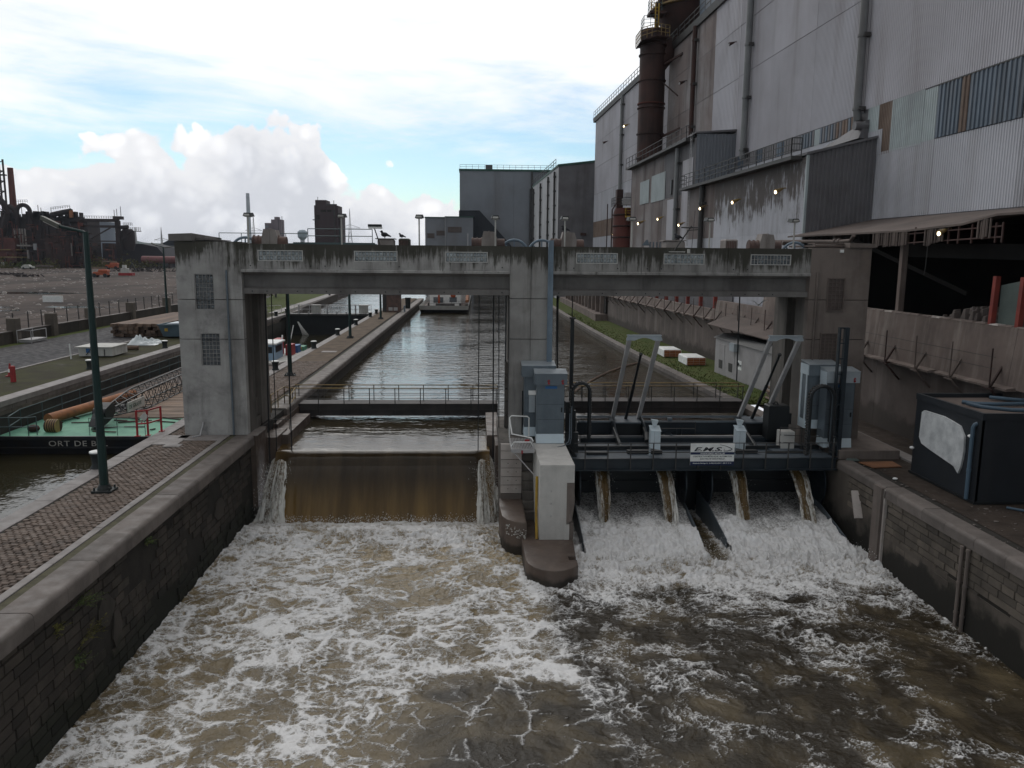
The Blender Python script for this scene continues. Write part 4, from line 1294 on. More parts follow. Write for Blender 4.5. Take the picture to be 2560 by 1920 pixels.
# rounded cutwaters
def nose(name, outline, z0, z1, m, r=.07):
    n = len(outline); cx = sum(p[0] for p in outline) / n; cy = sum(p[1] for p in outline) / n
    b = MB(); L = []
    for (ins, z) in ((0, z0), (0, z1 - r), (r * .3, z1 - r * .3), (r, z1)):
        ring = []
        for i in range(n):
            p, q, s_ = Vector(outline[i - 1]), Vector(outline[i]), Vector(outline[(i + 1) % n])
            d = (s_ - p).normalized(); nn = Vector((-d.y, d.x))
            ring.append((q.x + nn.x * ins, q.y + nn.y * ins, z))
        L.append(ring)
    vs = [p for r_ in L for p in r_]; fs = []
    for k in range(3):
        for i in range(n):
            j = (i + 1) % n
            fs.append((k * n + i, k * n + j, (k + 1) * n + j, (k + 1) * n + i))
    b.add(vs, fs, True); b.f.append(tuple(3 * n + i for i in range(n))); b.sm.append(False)
    return b.build(name, m, pf)


arc = [(1.78, 31.6), (1.79, 29.2), (1.86, 28.72), (2.05, 28.35), (2.35, 28.08), (2.72, 27.96), (3.1, 28.02), (3.42, 28.22), (3.66, 28.5), (3.68, 29.0), (3.68, 29.02), (3.4, 29.02), (3.4, 29.4), (3.69, 29.4), (3.78, 31.0), (3.8, 33.4), (1.78, 33.4)]
arc = [(x, y - 1.32 if y < 31.8 else y) for x, y in arc]
nose('cutwater', arc, -6, -3.02, stone_nose)
arc2 = [(.98, 33.2), (.95, 32.2), (1.02, 31.6), (1.2, 31.15), (1.5, 30.85), (1.85, 30.72), (1.98, 30.75), (1.98, 33.2)]
arc2 = [(x, y - .74 if y < 32 else y) for x, y in arc2]
nose('cutwater', arc2, -6, -2.38, stone_nose)
b = MB(); rr = random.Random(2)
for i in range(70):
    a = rr.random(); x = 1.2 + .75 * a + rr.uniform(-.05, .05); y = 30.38 - .55 * a ** .7
    z = -2.55 - rr.random() * .42 - .1 * a
    r = rr.uniform(.012, .03); b.ball((x, y - .02, z), r, 1.2, .5, 1, 5, 4)
b.build('splash_stain', white_old, pf)['kind'] = 'stuff'
# steps in the recess
for i in range(8):
    b = MB(); b.box(1.96, 2.43, 32.1 + i * .24, 34.0, -3.0 + i * .36, -2.66 + i * .36); b.build('step', concrete_shaded, pf)
# new concrete block with its old stone flank
nb = thing('concrete_block', (3.1, 32.2, -3.05), 'fresh pale concrete block carrying the galvanised cabinet, brown old stone on its right edge', 'block')
b = MB(); b.add([(2.45, 29.78, -3.04), (3.42, 29.78, -3.04), (3.42, 33.5, -3.04), (2.42, 33.5, -3.04), (2.46, 29.74, -.02), (3.42, 29.74, -.02), (3.42, 33.5, -.02), (2.44, 33.5, -.02)],
                [(0, 3, 2, 1), (4, 5, 6, 7), (0, 1, 5, 4), (1, 2, 6, 5), (2, 3, 7, 6), (3, 0, 4, 7)])
b.box(3.42, 3.79, 29.74, 33.5, -.72, -.025); b.box(3.42, 3.5, 29.76, 33.4, -2.4, -.72); b.box(3.42, 3.62, 29.75, 33.4, -3.03, -2.4)
b.build('block', concrete_new, nb)
b = MB(); b.add([(3.5, 29.79, -2.4), (3.72, 29.78, -2.25), (3.82, 29.84, -1.6), (3.8, 29.79, -.73), (3.5, 29.76, -.73), (3.5, 33.4, -2.4), (3.72, 33.4, -2.25), (3.82, 33.4, -1.6), (3.8, 33.4, -.73), (3.5, 33.4, -.73)],
                [(4, 0, 1, 2, 3), (1, 6, 7, 2), (2, 7, 8, 3)])
b.box(3.62, 3.8, 29.86, 33.4, -3.03, -2.38)
b.build('old_stone', concrete_brown, nb)
b = MB()
for z in (-1.05, -1.55, -2.05): b.tube([(2.9, 29.82, z), (2.9, 29.73, z)], .03, 6)
b.build('tie_hole', steel_grey, nb)
b = MB(); b.tube([(2.40, 30.6, -.7), (2.36, 30.2, -1.9), (2.36, 29.8, -3.0)], .055, 6); b.build('ladder_stile', yellow_m, nb)

# tilted grating landing with white rails
t = thing('grating_landing', (1.9, 33, 0), 'small slatted steel landing with white rails beside the front cabinet', 'landing')
for i in range(14):
    x = 1.47 + i * .065
    b = MB(); b.box(x, x + .035, 31.85, 33.9, .05, .10); b.build('slat', steel_grey, t)
b = MB(); b.box(1.42, 1.46, 31.8, 34, .0, .12); b.box(2.36, 2.4, 31.8, 34, .0, .12); b.box(1.46, 2.36, 31.8, 31.84, -.05, .12); b.box(1.86, 1.9, 31.8, 34, -.02, .045)
b.build('frame', steel_grey, t)
b = MB(); b.tube([(1.44, 34, .1), (1.44, 33.9, 1.0), (1.52, 33.9, 1.08), (2.2, 33.9, 1.05), (2.28, 33.9, .98), (2.28, 33.9, .2)], .03, 7)
b.tube([(1.44, 33.95, .98), (1.5, 32.9, .5), (2.3, 32.5, .42), (2.36, 32.4, .3)], .028, 7); b.tube([(1.46, 32.3, .12), (1.55, 32.25, .3), (2.25, 32.25, .3), (2.34, 32.3, .12)], .028, 7); b.build('rail', white_m, t)
b = MB(); b.tube([(1.5, 31.9, .0), (2.42, 31.4, -.95)], .025, 6); b.build('strut', steel_grey, t)
b = MB(); b.box(1.84, 1.9, 31.76, 31.8, -.08, .06); b.box(2.05, 2.25, 33.0, 33.1, .15, .22); b.build('latch', red_m, t)

# gate sill walls inside the left bay
t = thing('gate_guide', (-9.5, 37.5, -4), 'dark concrete guide wall left of the fall under the left tower', 'guide wall')
b = MB(); b.box(-10.08, -9.3, 36.9, 39.0, -6, -.55); b.box(-10.06, -9.0, 37.8, 43, -6, -.62); b.box(-10.06, -9.75, 35.0, 36.9, -6, -.02); b.build('wall', stone_nose, t)
b = MB(); b.bevbox(-10.1, -9.62, 34.85, 36.3, -.02, .02, .02); b.build('cap', stone_cop, t)
b = MB(); b.rail([(-9.9, 38.6, -.55), (-9.1, 38.6, -.55)], .5, .8, .02, 1, 5); b.build('rail', rail_dk, t)
t = thing('gate_guide', (.8, 37.5, -4), 'dark concrete guide wall right of the fall under the middle pier', 'guide wall')
b = MB(); b.box(.5, 1.1, 37.3, 43, -6, -.55); b.box(.86, 1.06, 35.4, 37.3, -6, -.6); b.build('wall', stone_nose, t)

# the falling sheet
xs = np.linspace(-9.25, .62, 230); sN = 120
prof = []
for s_ in np.linspace(0, 1, sN):
    if s_ < .30:
        u = s_ / .30; y = 39.6 - 2.9 * u; z = ZU + .012 - .03 * u ** 3
    elif s_ < .55:
        a = R(74) * (s_ - .30) / .25; y = 36.7 - .78 * math.sin(a); z = ZU - .018 - .78 * (1 - math.cos(a))
    else:
        u = (s_ - .55) / .45; a = R(74)
        y = 36.7 - .78 * math.sin(a) - 1.55 * u; z = ZU - .018 - .78 * (1 - math.cos(a)) - 2.45 * (.62 * u + .38 * u * u)
    prof.append((y, z, s_))
PX, PS = np.meshgrid(xs, np.array([p[2] for p in prof]))
PY = np.repeat(np.array([p[0] for p in prof])[:, None], len(xs), 1); PZ = np.repeat(np.array([p[1] for p in prof])[:, None], len(xs), 1)
fall = sstep(PS, .42, .62)
endL = sstep(-PX, 8.5, 9.2); endR = sstep(PX, -.15, .55)
end = np.maximum(endL, endR)
PX2 = PX + fall * ((PX + 4.3) * .012) + fall * (endR * .25 - endL * .35) * sstep(PS, .5, 1.0)
wv = (fbm(PX * 2.4, PS * 2.0, 4, 0) - .5)
PY2 = PY - fall * (wv * .10 + end * .35 * (fbm(PX * 5, PS * 6, 4, 1) - .3)) + .0
PZ2 = PZ + (1 - fall) * .02 * (fbm(PX * 1.5, PY * 3, 3, 2) - .5) - end * .25 * sstep(PS, .3, .5)
foam = fall * end * (.35 + .75 * fbm(PX * 7, PS * 3, 4, 3)) * sstep(PS, .5, .62)
foam = np.maximum(foam, .5 * sstep(PS, .965, 1.0) * fbm(PX * 5, PS * 9, 3, 1) * fall)
aer = .06 + .90 * sstep(PS, .62, 1.0) * (.45 + .8 * fbm(PX * 1.3, PS * .5, 3, 2)) + .35 * end
wf = thing('waterfall', (-4.3, 35.5, ZD), 'smooth brown sheet of water falling over the weir gate, white at both ends', 'waterfall')
o = grid_object('falling_sheet', PX2, PY2, PZ2, fall_m, {'foam': np.clip(foam, 0, 1), 'aer': np.clip(aer, 0, 1)}, (-4.3, 35.5, ZD), wf)


def torn_jet(name, parent, x0, x1, path, seed, spread, foamy, aer0, n=34, m=70):
    """a ragged falling jet: a bundle of wandering ribbons along the path"""
    rr = np.random.default_rng(seed)
    us = np.linspace(0, 1, m); vs = np.linspace(0, 1, n)
    V, U = np.meshgrid(vs, us)
    py = np.interp(U, np.linspace(0, 1, len(path)), [p[0] for p in path]); pz = np.interp(U, np.linspace(0, 1, len(path)), [p[1] for p in path])
    w0 = x1 - x0
    X = x0 + w0 * V + spread[0] * U * (V - .5) * 2 + spread[1] * U + .10 * (fbm(U * 5 + seed, V * 6, 4, 0) - .5) * U * 2
    edge = np.abs(V - .5) * 2
    Y = py + .22 * edge ** 2 - (fbm(U * 6 + 3 * seed, V * 9, 4, 1) - .5) * .30 * (.3 + U)
    f = foamy[0] + foamy[1] * sstep(edge, .45, 1.0) + foamy[2] * U ** 1.5
    f = f * (.4 + 1.1 * fbm(U * 3 + seed, V * 14, 4, 2))
    a = np.clip(aer0 + .25 * (fbm(U * 2, V * 5 + seed, 3, 3) - .5) * 2, 0, 1)
    b0 = parent['_w']
    return grid_object(name, X, Y, pz, fall_m, {'foam': np.clip(f, 0, 1), 'aer': a}, tuple(b0), parent)


def spray(parent, n, fx, seed, rmin=.008, rmax=.03):
    rr = random.Random(seed); b = MB()
    ico = [(0, 0, 1), (.943, 0, -.333), (-.471, .816, -.333), (-.471, -.816, -.333)]
    for i in range(n):
        x, y, z = fx(rr); r = rmin + (rmax - rmin) * rr.random() ** 3
        st = rr.uniform(1, 2.2)
        b.add([(x + a * r, y + c * r, z + d * r * st) for a, c, d in ico], [(0, 1, 2), (0, 2, 3), (0, 3, 1), (1, 3, 2)])
    o = b.build('spray', spray_m, parent); o['kind'] = 'stuff'


pl = [(36.6, -1.35), (36.1, -1.5), (35.6, -2.0), (35.1, -2.75), (34.7, -3.4), (34.35, -3.95)]
torn_jet('side_splash', wf, -9.25, -8.55, pl, 3, (.42, -.22), (.18, .40, .30), .45)
torn_jet('side_splash', wf, -9.1, -8.7, [(y - .18, z) for y, z in pl], 4, (.22, .0), (.40, .4, .25), .5)
torn_jet('side_splash', wf, .0, .62, pl, 5, (.40, .24), (.15, .40, .30), .5)
torn_jet('side_splash', wf, .1, .35, [(y - .18, z) for y, z in pl], 6, (.2, .1), (.40, .4, .25), .5)
spray(wf, 5200, lambda r: ((lambda s, u: (s * (4.85 + (.35 - .1 * u) * r.gauss(0, 1)) - 4.3 + s * .15 * u, 36.1 - 1.5 * u ** .7 - abs(r.gauss(0, .22)), -1.6 - 2.3 * u ** 1.5 + r.gauss(0, .12)))(r.choice((-1, 1)), r.random())), 1, .004, .020)
spray(wf, 3000, lambda r: (r.uniform(-9.4, .8), 34.0 + r.gauss(0, .4), -3.74 + abs(r.gauss(0, .12))), 2, .006, .026)


# ------------------------------------------------------------------ footbridges upstream
def footbridge(x0, x1, y, label, m_rail, zt):
    t = thing('footbridge', ((x0 + x1) / 2, y, zt - .8), label, 'footbridge')
    b = MB(); b.box(x0, x1, y - .55, y - .5, zt - .66, zt - .04); b.box(x0, x1, y + .5, y + .55, zt - .66, zt - .04)
    b.box(x0, x1, y - .6, y - .55, zt - .66, zt - .62); b.box(x0, x1, y - .6, y - .55, zt - .36, zt - .33); b.build('girder', bridge_steel, t)
    b = MB(); b.box(x0, x1, y - .6, y + .6, zt - .04, zt + .02); b.build('walkway', bridge_steel, t)
    n = int((x1 - x0) / 1.28)
    me = MB().box(-.022, .022, -.022, .022, -.62, .88).mesh('baluster', rail_dk)
    for yy in (y - .57, y + .57):
        for i in range(n + 1):
            place(me, 'baluster', t, (x0 + .1 + (x1 - x0 - .2) * i / n + (.1 if yy > y else 0), yy, zt))
        b = MB(); b.tube([(x0, yy, zt + .88), (x1, yy, zt + .88)], .028, 6); b.build('handrail', m_rail, t)
        b = MB()
        for h in (.3, .6): b.tube([(x0, yy, zt + h), (x1, yy, zt + h)], .014, 5)
        b.build('midrail', rail_dk, t)
    return t


fb = footbridge(-10.2, 1.2, 44.4, 'steel footbridge across the left bay behind the waterfall', yellow_rail, -.25)
b = MB(); b.rail([(-10.15, 43.6, -.25), (-10.25, 42.6, .02), (-10.3, 40.0, .02)], .9, 1.1, .028, 2, 6); b.rail([(-9.95, 43.8, -.25), (-9.95, 42.4, -.5)], .9, 1.2, .028, 2, 6)
b.build('ramp_rail', yellow_rail, fb)
b = MB(); b.box(-10.3, -9.75, 39, 43.8, -1.1, -.36); b.build('abutment', stone_nose, fb)
footbridge(3.2, 15.1, 44.4, 'steel footbridge across the right bay behind the turbine platform', yellow_rail, -.1)
b = MB(); x = 6.6
pts = [(6.5, 52.5), (7.4, 55.0), (8.8, 58.5), (10.4, 62.0), (12.3, 65.3), (13.9, 67.5)]
bm = MB()
for (xa, ya), (xb, yb) in zip(pts[:-1], pts[1:]): bm.tube([(xa, ya, ZU + .03), (xb, yb, ZU + .03)], .09, 6)
bm.build('floating_boom', wood_m, None, None, 'dark floating boom lying across the right pool', 'boom')
# ------------------------------------------------------------------ turbine platform in the right bay
tp = thing('turbine_platform', (9.7, 34, -3.7), 'dark navy steel turbine platform over four brown jets in the right bay', 'platform')
b = MB(); b.box(4.05, 15.3, 32.5, 32.62, -.97, -.47); b.box(4.0, 15.35, 32.4, 32.5, -.99, -.93); b.box(4.0, 15.35, 32.42, 32.5, -.5, -.46); b.build('edge_beam', steel_navy, tp)
b = MB(); b.box(4.05, 15.3, 32.62, 35.9, -.6, -.475); b.build('deck', deck_navy, tp)
b = MB(); b.box(4.7, 5.6, 33.1, 33.4, -.47, -.36); b.box(6.5, 8.0, 33.25, 33.55, -.47, -.33); b.box(10.6, 12.2, 33.3, 33.55, -.47, -.34); b.box(4.4, 15.2, 34.0, 34.12, -.47, -.30); b.box(12.6, 14.2, 33.3, 33.42, -.47, -.38)
b.build('toe_plate', steel_blk, tp)
b = MB(); b.hexa([(13.0, 33.4, -.47), (14.3, 33.3, -.47), (14.3, 34.0, -.47), (12.9, 34.0, -.47)], [(13.0, 33.42, -.41), (14.28, 33.32, -.41), (14.28, 34.0, -.41), (12.9, 34.0, -.41)]); b.build('deck_plate', deck_navy, tp)
# back beam with tubes
b = MB(); b.box(4.75, 14.2, 36.8, 37.3, -.42, .16); b.build('cross_beam', steel_navy, tp)
b = MB(); b.tube([(4.8, 36.75, .22), (14.1, 36.75, .22)], .05, 8); b.tube([(4.8, 37.3, .35), (13.0, 37.3, .35)], .05, 8); b.build('top_tube', galv_dk, tp)
b = MB(); b.box(4.75, 14.2, 35.5, 35.9, -.6, -.28); b.build('cross_beam', steel_navy, tp)
b = MB(); b.box(4.4, 14.6, 35.86, 35.95, -.3, -.26); b.build('white_edge', steel_grey, tp)
b = MB(); b.box(8.85, 9.2, 36.3, 36.7, -1.6, -.3); b.box(9.35, 9.42, 36.2, 36.27, -.45, .0); b.box(9.6, 9.66, 36.2, 36.27, -.45, .0); b.build('bracket', steel_navy, tp)
b = MB(); b.bar((9.0, 35.9, -.25), (9.6, 36.3, -.42), .1, .1); b.box(9.05, 9.25, 36.7, 36.9, .28, .4); b.build('bracket', galv_dk, tp)
# housing behind the jets
b = MB(); b.box(4.2, 9.05, 34.6, 36.2, -2.62, -.6); b.box(10.1, 15.2, 34.6, 36.2, -2.62, -.6)
b.box(4.2, 9.05, 34.5, 34.6, -1.5, -1.42); b.box(10.1, 15.2, 34.5, 34.6, -1.5, -1.42); b.box(4.2, 9.05, 34.5, 34.6, -2.1, -2.0); b.box(10.1, 15.2, 34.5, 34.6, -2.1, -2.0)
b.build('turbine_housing', steel_blk, tp)
b = MB(); b.box(9.05, 10.1, 35.2, 36.2, -4.5, -.6); b.box(4.05, 15.3, 36.2, 36.4, -6, -.6); b.build('dividing_wall', steel_blk, tp)
for x in (4.42, 9.0, 10.12, 15.08):
    b = MB(); b.prism([(35.0, -.97), (33.2, -.97), (32.95, -1.4), (32.85, -1.9), (32.95, -2.35), (33.25, -2.75), (33.6, -2.9), (35, -2.95)], 'x', x, x + .06); b.build('side_fin', steel_navy, tp)
for x in (4.24, 9.02, 10.02, 14.95):
    b = MB(); b.prism([(34.8, -2.55), (33.0, -2.62), (30.3, -3.25), (30.1, -4.1), (34.8, -4.3)], 'x', x, x + .03); b.build('apron_cheek', galv_dk, tp)
# foaming aprons
def apron(x0, x1, seed):
    X_, V_ = np.meshgrid(np.arange(x0, x1, .035), np.linspace(0, 1, 150))
    Yv = 34.7 - 6.0 * V_
    n1 = fbm(X_ * 1.1 + seed, Yv * 1.0, 5, 0); n2 = fbm(X_ * 3.6, Yv * 3.0 + seed, 4, 1); n3 = fbm(X_ * 1.5 + 7, Yv * .45 + seed, 4, 2)
    r2 = ridge(X_ * 2.4 + seed, Yv * 2.0, 4, 1); r3 = ridge(X_ * 6 + seed, Yv * 4.5, 3, 2); g_ = sstep(V_ + .35 * (n1 - .5), .20, .75)
    Z_ = -2.58 - 1.05 * V_ - .55 * sstep(V_, .84, 1.0) + g_ * ((n1 - .45) * .55 + (r2 - .6) * .42 + (r3 - .55) * .16) + .02 * n2
    f = np.clip(.34 + .34 * n3 * sstep(ridge(X_ * 3 + seed, Yv * .7, 4, 3), .5, .9) + g_ * (.10 + .55 * n2 + .55 * (r2 - .45) + .25 * r3), 0, 1)
    o = grid_object('apron_water', X_, Yv, Z_, foam_m, {'foam': f, 'aer': np.clip(-.1 + .9 * sstep(V_, .3, .85), 0, 1)}, tp['_w'], tp)


apron(4.27, 9.02, 1); apron(10.05, 14.95, 9)
jp = [(33.95, -1.0), (33.3, -1.1), (32.75, -1.5), (32.35, -2.1), (32.0, -2.8), (31.55, -3.75)]
for i, (x0, x1, dx) in enumerate(((5.0, 5.75, .05), (7.72, 8.55, .12), (10.85, 11.62, .12), (13.55, 14.4, .18))):
    sh = (0, .12, -.08, .1)[i]; q = [(y - sh * k / 5, z) for k, (y, z) in enumerate(jp)]
    torn_jet('water_jet', tp, x0, x1 + (.0, -.1, .06, -.05)[i], q, 20 + i, (-.15 + .04 * (i % 2), dx), (.02, .42, .22 + .1 * (i % 2)), .42, n=44, m=110)
    torn_jet('water_jet', tp, x0 + .1 + .3 * (i % 2), x0 + .32 + .3 * (i % 2), [(y - .1, z + .02) for y, z in q], 40 + i, (.02, dx), (.30, .4, .3), .5, n=16, m=80)
spray(tp, 1100, lambda r: ((lambda c, u: (c + .1 * u + r.gauss(0, .30), 33.3 - 1.7 * u + r.gauss(0, .12), -1.2 - 2.2 * u ** 1.4 + r.gauss(0, .1)))(r.choice((5.4, 8.1, 11.25, 13.95)), r.random())), 5, .004, .016)
spray(tp, 3600, lambda r: (r.uniform(4.2, 15.2), 29.2 + r.gauss(0, .7), -3.55 + abs(r.gauss(0, .22))), 6, .005, .024)
# front railing
b = MB()
for z in (-.20, .20): b.tube([(4.1, 32.44, z), (15.25, 32.44, z)], .018, 6)
b.build('handrail', rail_dk, tp)
me = MB().box(-.022, .022, -.03, .02, -.95, .2).mesh('baluster', rail_dk)
for i in range(12): place(me, 'baluster', tp, (4.55 + i * .96, 32.42, 0))
b = MB(); b.rail([(13.4, 34.0, -.47), (15.2, 33.6, -.47)], 1.0, .9, .018, 3, 5); b.rail([(15.2, 32.5, -.47), (15.25, 33.6, -.47)], .9, .6, .018, 3, 5); b.rail([(8.2, 36.1, -.28), (10.2, 36.1, -.28)], .62, 1.9, .02, 2, 5)
b.build('side_rail', rail_dk, tp)
# raised hydraulic lifting frames
def lift_frame(x, label):
    t = thing('lifting_frame', (x, 37, -.4), label, 'lifting frame', 'raised lifting frames')
    for dx in (-.615, .615):
        b = MB(); b.bar((x + dx, 37.0, .28), (x + dx, 33.35, 4.5), .17, .15); b.build('arm', steel_grey, t)
    b = MB(); n = 12
    low = [(x - .76, 4.43), (x - .50, 4.43)] + [(x - .42 + .84 * i / n, 4.43 + .12 * math.sin(math.pi * i / n)) for i in range(n + 1)] + [(x + .50, 4.43), (x + .76, 4.43)]
    prof = low + [(x + .76, 4.50), (x + .70, 4.63), (x - .70, 4.63), (x - .76, 4.50)]
    b.prism(prof, 'y', 33.26, 33.32); b.box(x - .72, x + .72, 33.22, 33.48, 4.63, 4.665); b.build('cross_head', galv, t)
    b = MB(); b.tube([(x + .0, 37.0, .2), (x + .0, 35.2, 2.2)], .075, 10); b.tube([(x + .0, 35.2, 2.2), (x + .0, 33.9, 3.75)], .055, 10); b.tube([(x, 33.9, 3.75), (x, 33.86, 3.8)], .08, 8); b.build('cylinder', steel_blk, t)
    b = MB(); b.hexa([(x - .62, 36.2, .24), (x + .62, 36.2, .24), (x + .62, 37.2, .24), (x - .62, 37.2, .24)], [(x - .62, 36.2, .30), (x + .62, 36.2, .30), (x + .62, 37.2, .38), (x - .62, 37.2, .38)]); b.build('top_plate', deck_navy, t)
    b = MB(); b.box(x - .60, x + .60, 36.3, 37.1, -1.3, .235); b.build('gate_box', steel_blk, t)
    for dx in (-.72, .66):
        b = MB(); b.prism([(37.3, -.6), (36.1, -.9), (35.0, -.5), (34.2, -.42), (34.0, -.3), (35.2, -.05), (36.0, .38), (36.7, .48), (37.3, .35)], 'x', x + dx, x + dx + .06); b.build('cheek_plate', steel_navy, t)
    each('hinge', steel_blk, t, [lambda b: b.tube([(x - .69, 34.2, -.36), (x - .69, 35.9, .1)], .07, 8), lambda b: (b.tube([(x + .69, 34.2, -.36), (x + .69, 35.9, .1)], .07, 8), b.tube([(x + .55, 34.4, -.2), (x + .62, 34.9, .02)], .14, 10))])
    return t


l1 = lift_frame(7.06, 'tilted lifting frame of two grey arms, left one, in front of the canal bank')
copy_tree(l1, None, (13.12, 37, -.4), 'tilted lifting frame of two grey arms, right one, in front of the brown tower')


def post_box(x, label):
    t = thing('control_box', (x, 33, -.47), label, 'control box', 'white control boxes')
    b = MB(); b.tube([(x - .18, 33.05, -.47), (x - .18, 33.05, -.1)], .05, 8); b.box(x - .26, x - .1, 32.97, 33.13, -.47, -.45); b.build('post', galv, t)
    b = MB(); b.hexa([(x - .21, 32.85, -.12), (x + .21, 32.85, -.19), (x + .21, 33.2, -.19), (x - .21, 33.2, -.1)], [(x - .21, 32.85, .62), (x + .21, 32.85, .62), (x + .21, 33.2, .78), (x - .21, 33.2, .78)]); b.build('casing', galv_bright, t)
    b = MB(); b.hexa([(x - .23, 32.82, .625), (x + .23, 32.82, .60), (x + .23, 33.24, .76), (x - .23, 33.24, .785)], [(x - .23, 32.82, .65), (x + .23, 32.82, .625), (x + .23, 33.24, .79), (x - .23, 33.24, .81)]); b.build('lid', galv_bright, t)
    b = MB(); b.hexa([(x - .09, 32.98, .8), (x + .03, 32.98, .8), (x + .03, 33.1, .8), (x - .09, 33.1, .8)], [(x - .17, 32.92, 1.1), (x + .12, 32.92, 1.06), (x + .12, 33.16, 1.06), (x - .17, 33.16, 1.1)]); b.build('hood', galv_bright, t)
    b = MB(); b.box(x - .05, x - .045, 32.838, 32.85, -.1, .6); b.build('door_seam', galv_dk, t)
    return t


p1 = post_box(7.6, 'white control box left of the company sign')
copy_tree(p1, None, (11.27, 33, -.47), 'white control box right of the company sign')


# galvanised cabinets
def cabinet(x0, x1, y0, y1, z0, z1, label, hood, flip=False):
    t = thing('cabinet', ((x0 + x1) / 2, y0, z0), label, 'cabinet', 'galvanised cabinets')
    zh = z1 - .53
    b = MB(); b.box(x0, x1, y0, y1, z0 + .40, zh); b.box(x0, x0 + .03, y0 - .025, y0, z0 + .4, zh); b.build('body', galv_dk, t)
    b = MB(); b.hexa([(x0 - .01, y0 - .06, z0), (x1 + .01, y0 - .06, z0), (x1 + .01, y1 + .02, z0), (x0 - .01, y1 + .02, z0)], [(x0 + .005, y0 - .01, z0 + .40), (x1 - .005, y0 - .01, z0 + .40), (x1 - .005, y1, z0 + .40), (x0 + .005, y1, z0 + .40)]); b.build('skirt', galv_bright, t)
    b = MB(); h0, h1 = hood
    b.hexa([(x0 - h0, y0 - .12, zh - .02), (x1 + h1, y0 - .12, zh - .02), (x1 + h1, y1 + .03, zh - .02), (x0 - h0, y1 + .03, zh - .02)], [(x0 - h0, y0 - .12, z1 - .07), (x1 + h1, y0 - .12, z1 - .07), (x1 + h1, y1 + .03, z1 + .03), (x0 - h0, y1 + .03, z1 + .03)])
    b.build('hood', galv_dk if not flip else galv, t)
    b = MB(); b.hexa([(x0 - h0 - .01, y0 - .135, z1 - .07), (x1 + h1 + .01, y0 - .135, z1 - .07), (x1 + h1 + .01, y1 + .04, z1 + .035), (x0 - h0 - .01, y1 + .04, z1 + .035)], [(x0 - h0 - .01, y0 - .135, z1 - .05), (x1 + h1 + .01, y0 - .135, z1 - .05), (x1 + h1 + .01, y1 + .04, z1 + .055), (x0 - h0 - .01, y1 + .04, z1 + .055)]); b.build('roof', galv, t)
    b = MB()
    d = MB()
    for zz in (.62, 1.28): d.box(x0 + .03, x1, y0 - .004, y0, z0 + .4 + zz, z0 + .412 + zz)
    d.box(x1 - .012, x1 - .002, y0 - .006, y0, z0 + .4, zh); d.build('sheet_seam', steel_navy, t)['kind'] = 'stuff'
    d = MB(); d.box(x1 - .14, x1 - .09, y0 - .04, y0, z0 + 1.35, z0 + 1.55); d.build('door_handle', steel_blk, t)
    b = MB()
    for f in (.42, .92):
        x = x0 + (x1 - x0) * f
        b.box(x - .04, x + .04, y0 - .17, y0 - .12, zh + .02, zh + .09); b.tube([(x, y0 - .15, zh + .10), (x - .05, y0 - .16, zh + .16), (x, y0 - .15, zh + .2), (x + .04, y0 - .16, zh + .15)], .022, 6)
    b.build('lifting_eye', red_m, t)
    return t


c1 = cabinet(2.56, 3.74, 33.35, 33.95, 0.0, 3.08, 'tall galvanised cabinet with two red eyes and a blue sticker, front centre', (.1, .09))
b = MB(); b.box(2.92, 3.42, 33.335, 33.348, 2.36, 2.47); b.build('sticker', blue_m, c1)
c2 = cabinet(2.08, 3.3, 34.2, 34.9, .12, 3.3, 'tall galvanised cabinet half hidden behind the front centre one', (.12, .12))
b = MB(); b.box(2.28, 2.55, 34.06, 34.2, 1.2, 1.95); b.build('side_box', galv, c2)
b = MB(); b.hexa([(2.26, 34.02, 1.97), (2.57, 34.02, 1.97), (2.57, 34.2, 1.97), (2.26, 34.2, 1.97)], [(2.26, 34.02, 2.0), (2.57, 34.02, 2.0), (2.57, 34.2, 2.14), (2.26, 34.2, 2.14)]); b.build('side_box_hood', white_m, c2)
c3 = cabinet(14.56, 15.86, 34.15, 34.95, .45, 3.38, 'tall galvanised cabinet against the brown tower, behind the other', (.0, .05))
b = MB(); b.box(14.535, 14.56, 34.2, 34.32, .6, 2.85); b.box(14.535, 14.56, 34.75, 34.92, .6, 2.85); b.box(14.53, 14.56, 34.1, 34.95, 2.85, 3.3); b.build('door_frame', galv_bright, c3)
c4 = cabinet(15.05, 16.28, 33.3, 34.0, -.2, 3.2, 'tall galvanised cabinet with a blue dot at the right end of the platform', (.02, .14), True)
b = MB(); b.prism([(15.62 + .09 * math.cos(a), 2.5 + .09 * math.sin(a)) for a in [k * math.pi / 8 for k in range(16)]], 'y', 33.285, 33.298); b.build('sticker', blue_m, c4)
b = MB(); b.box(15.025, 15.05, 33.32, 33.98, 2.4, 3.1); b.build('side_panel', galv_bright, c4)


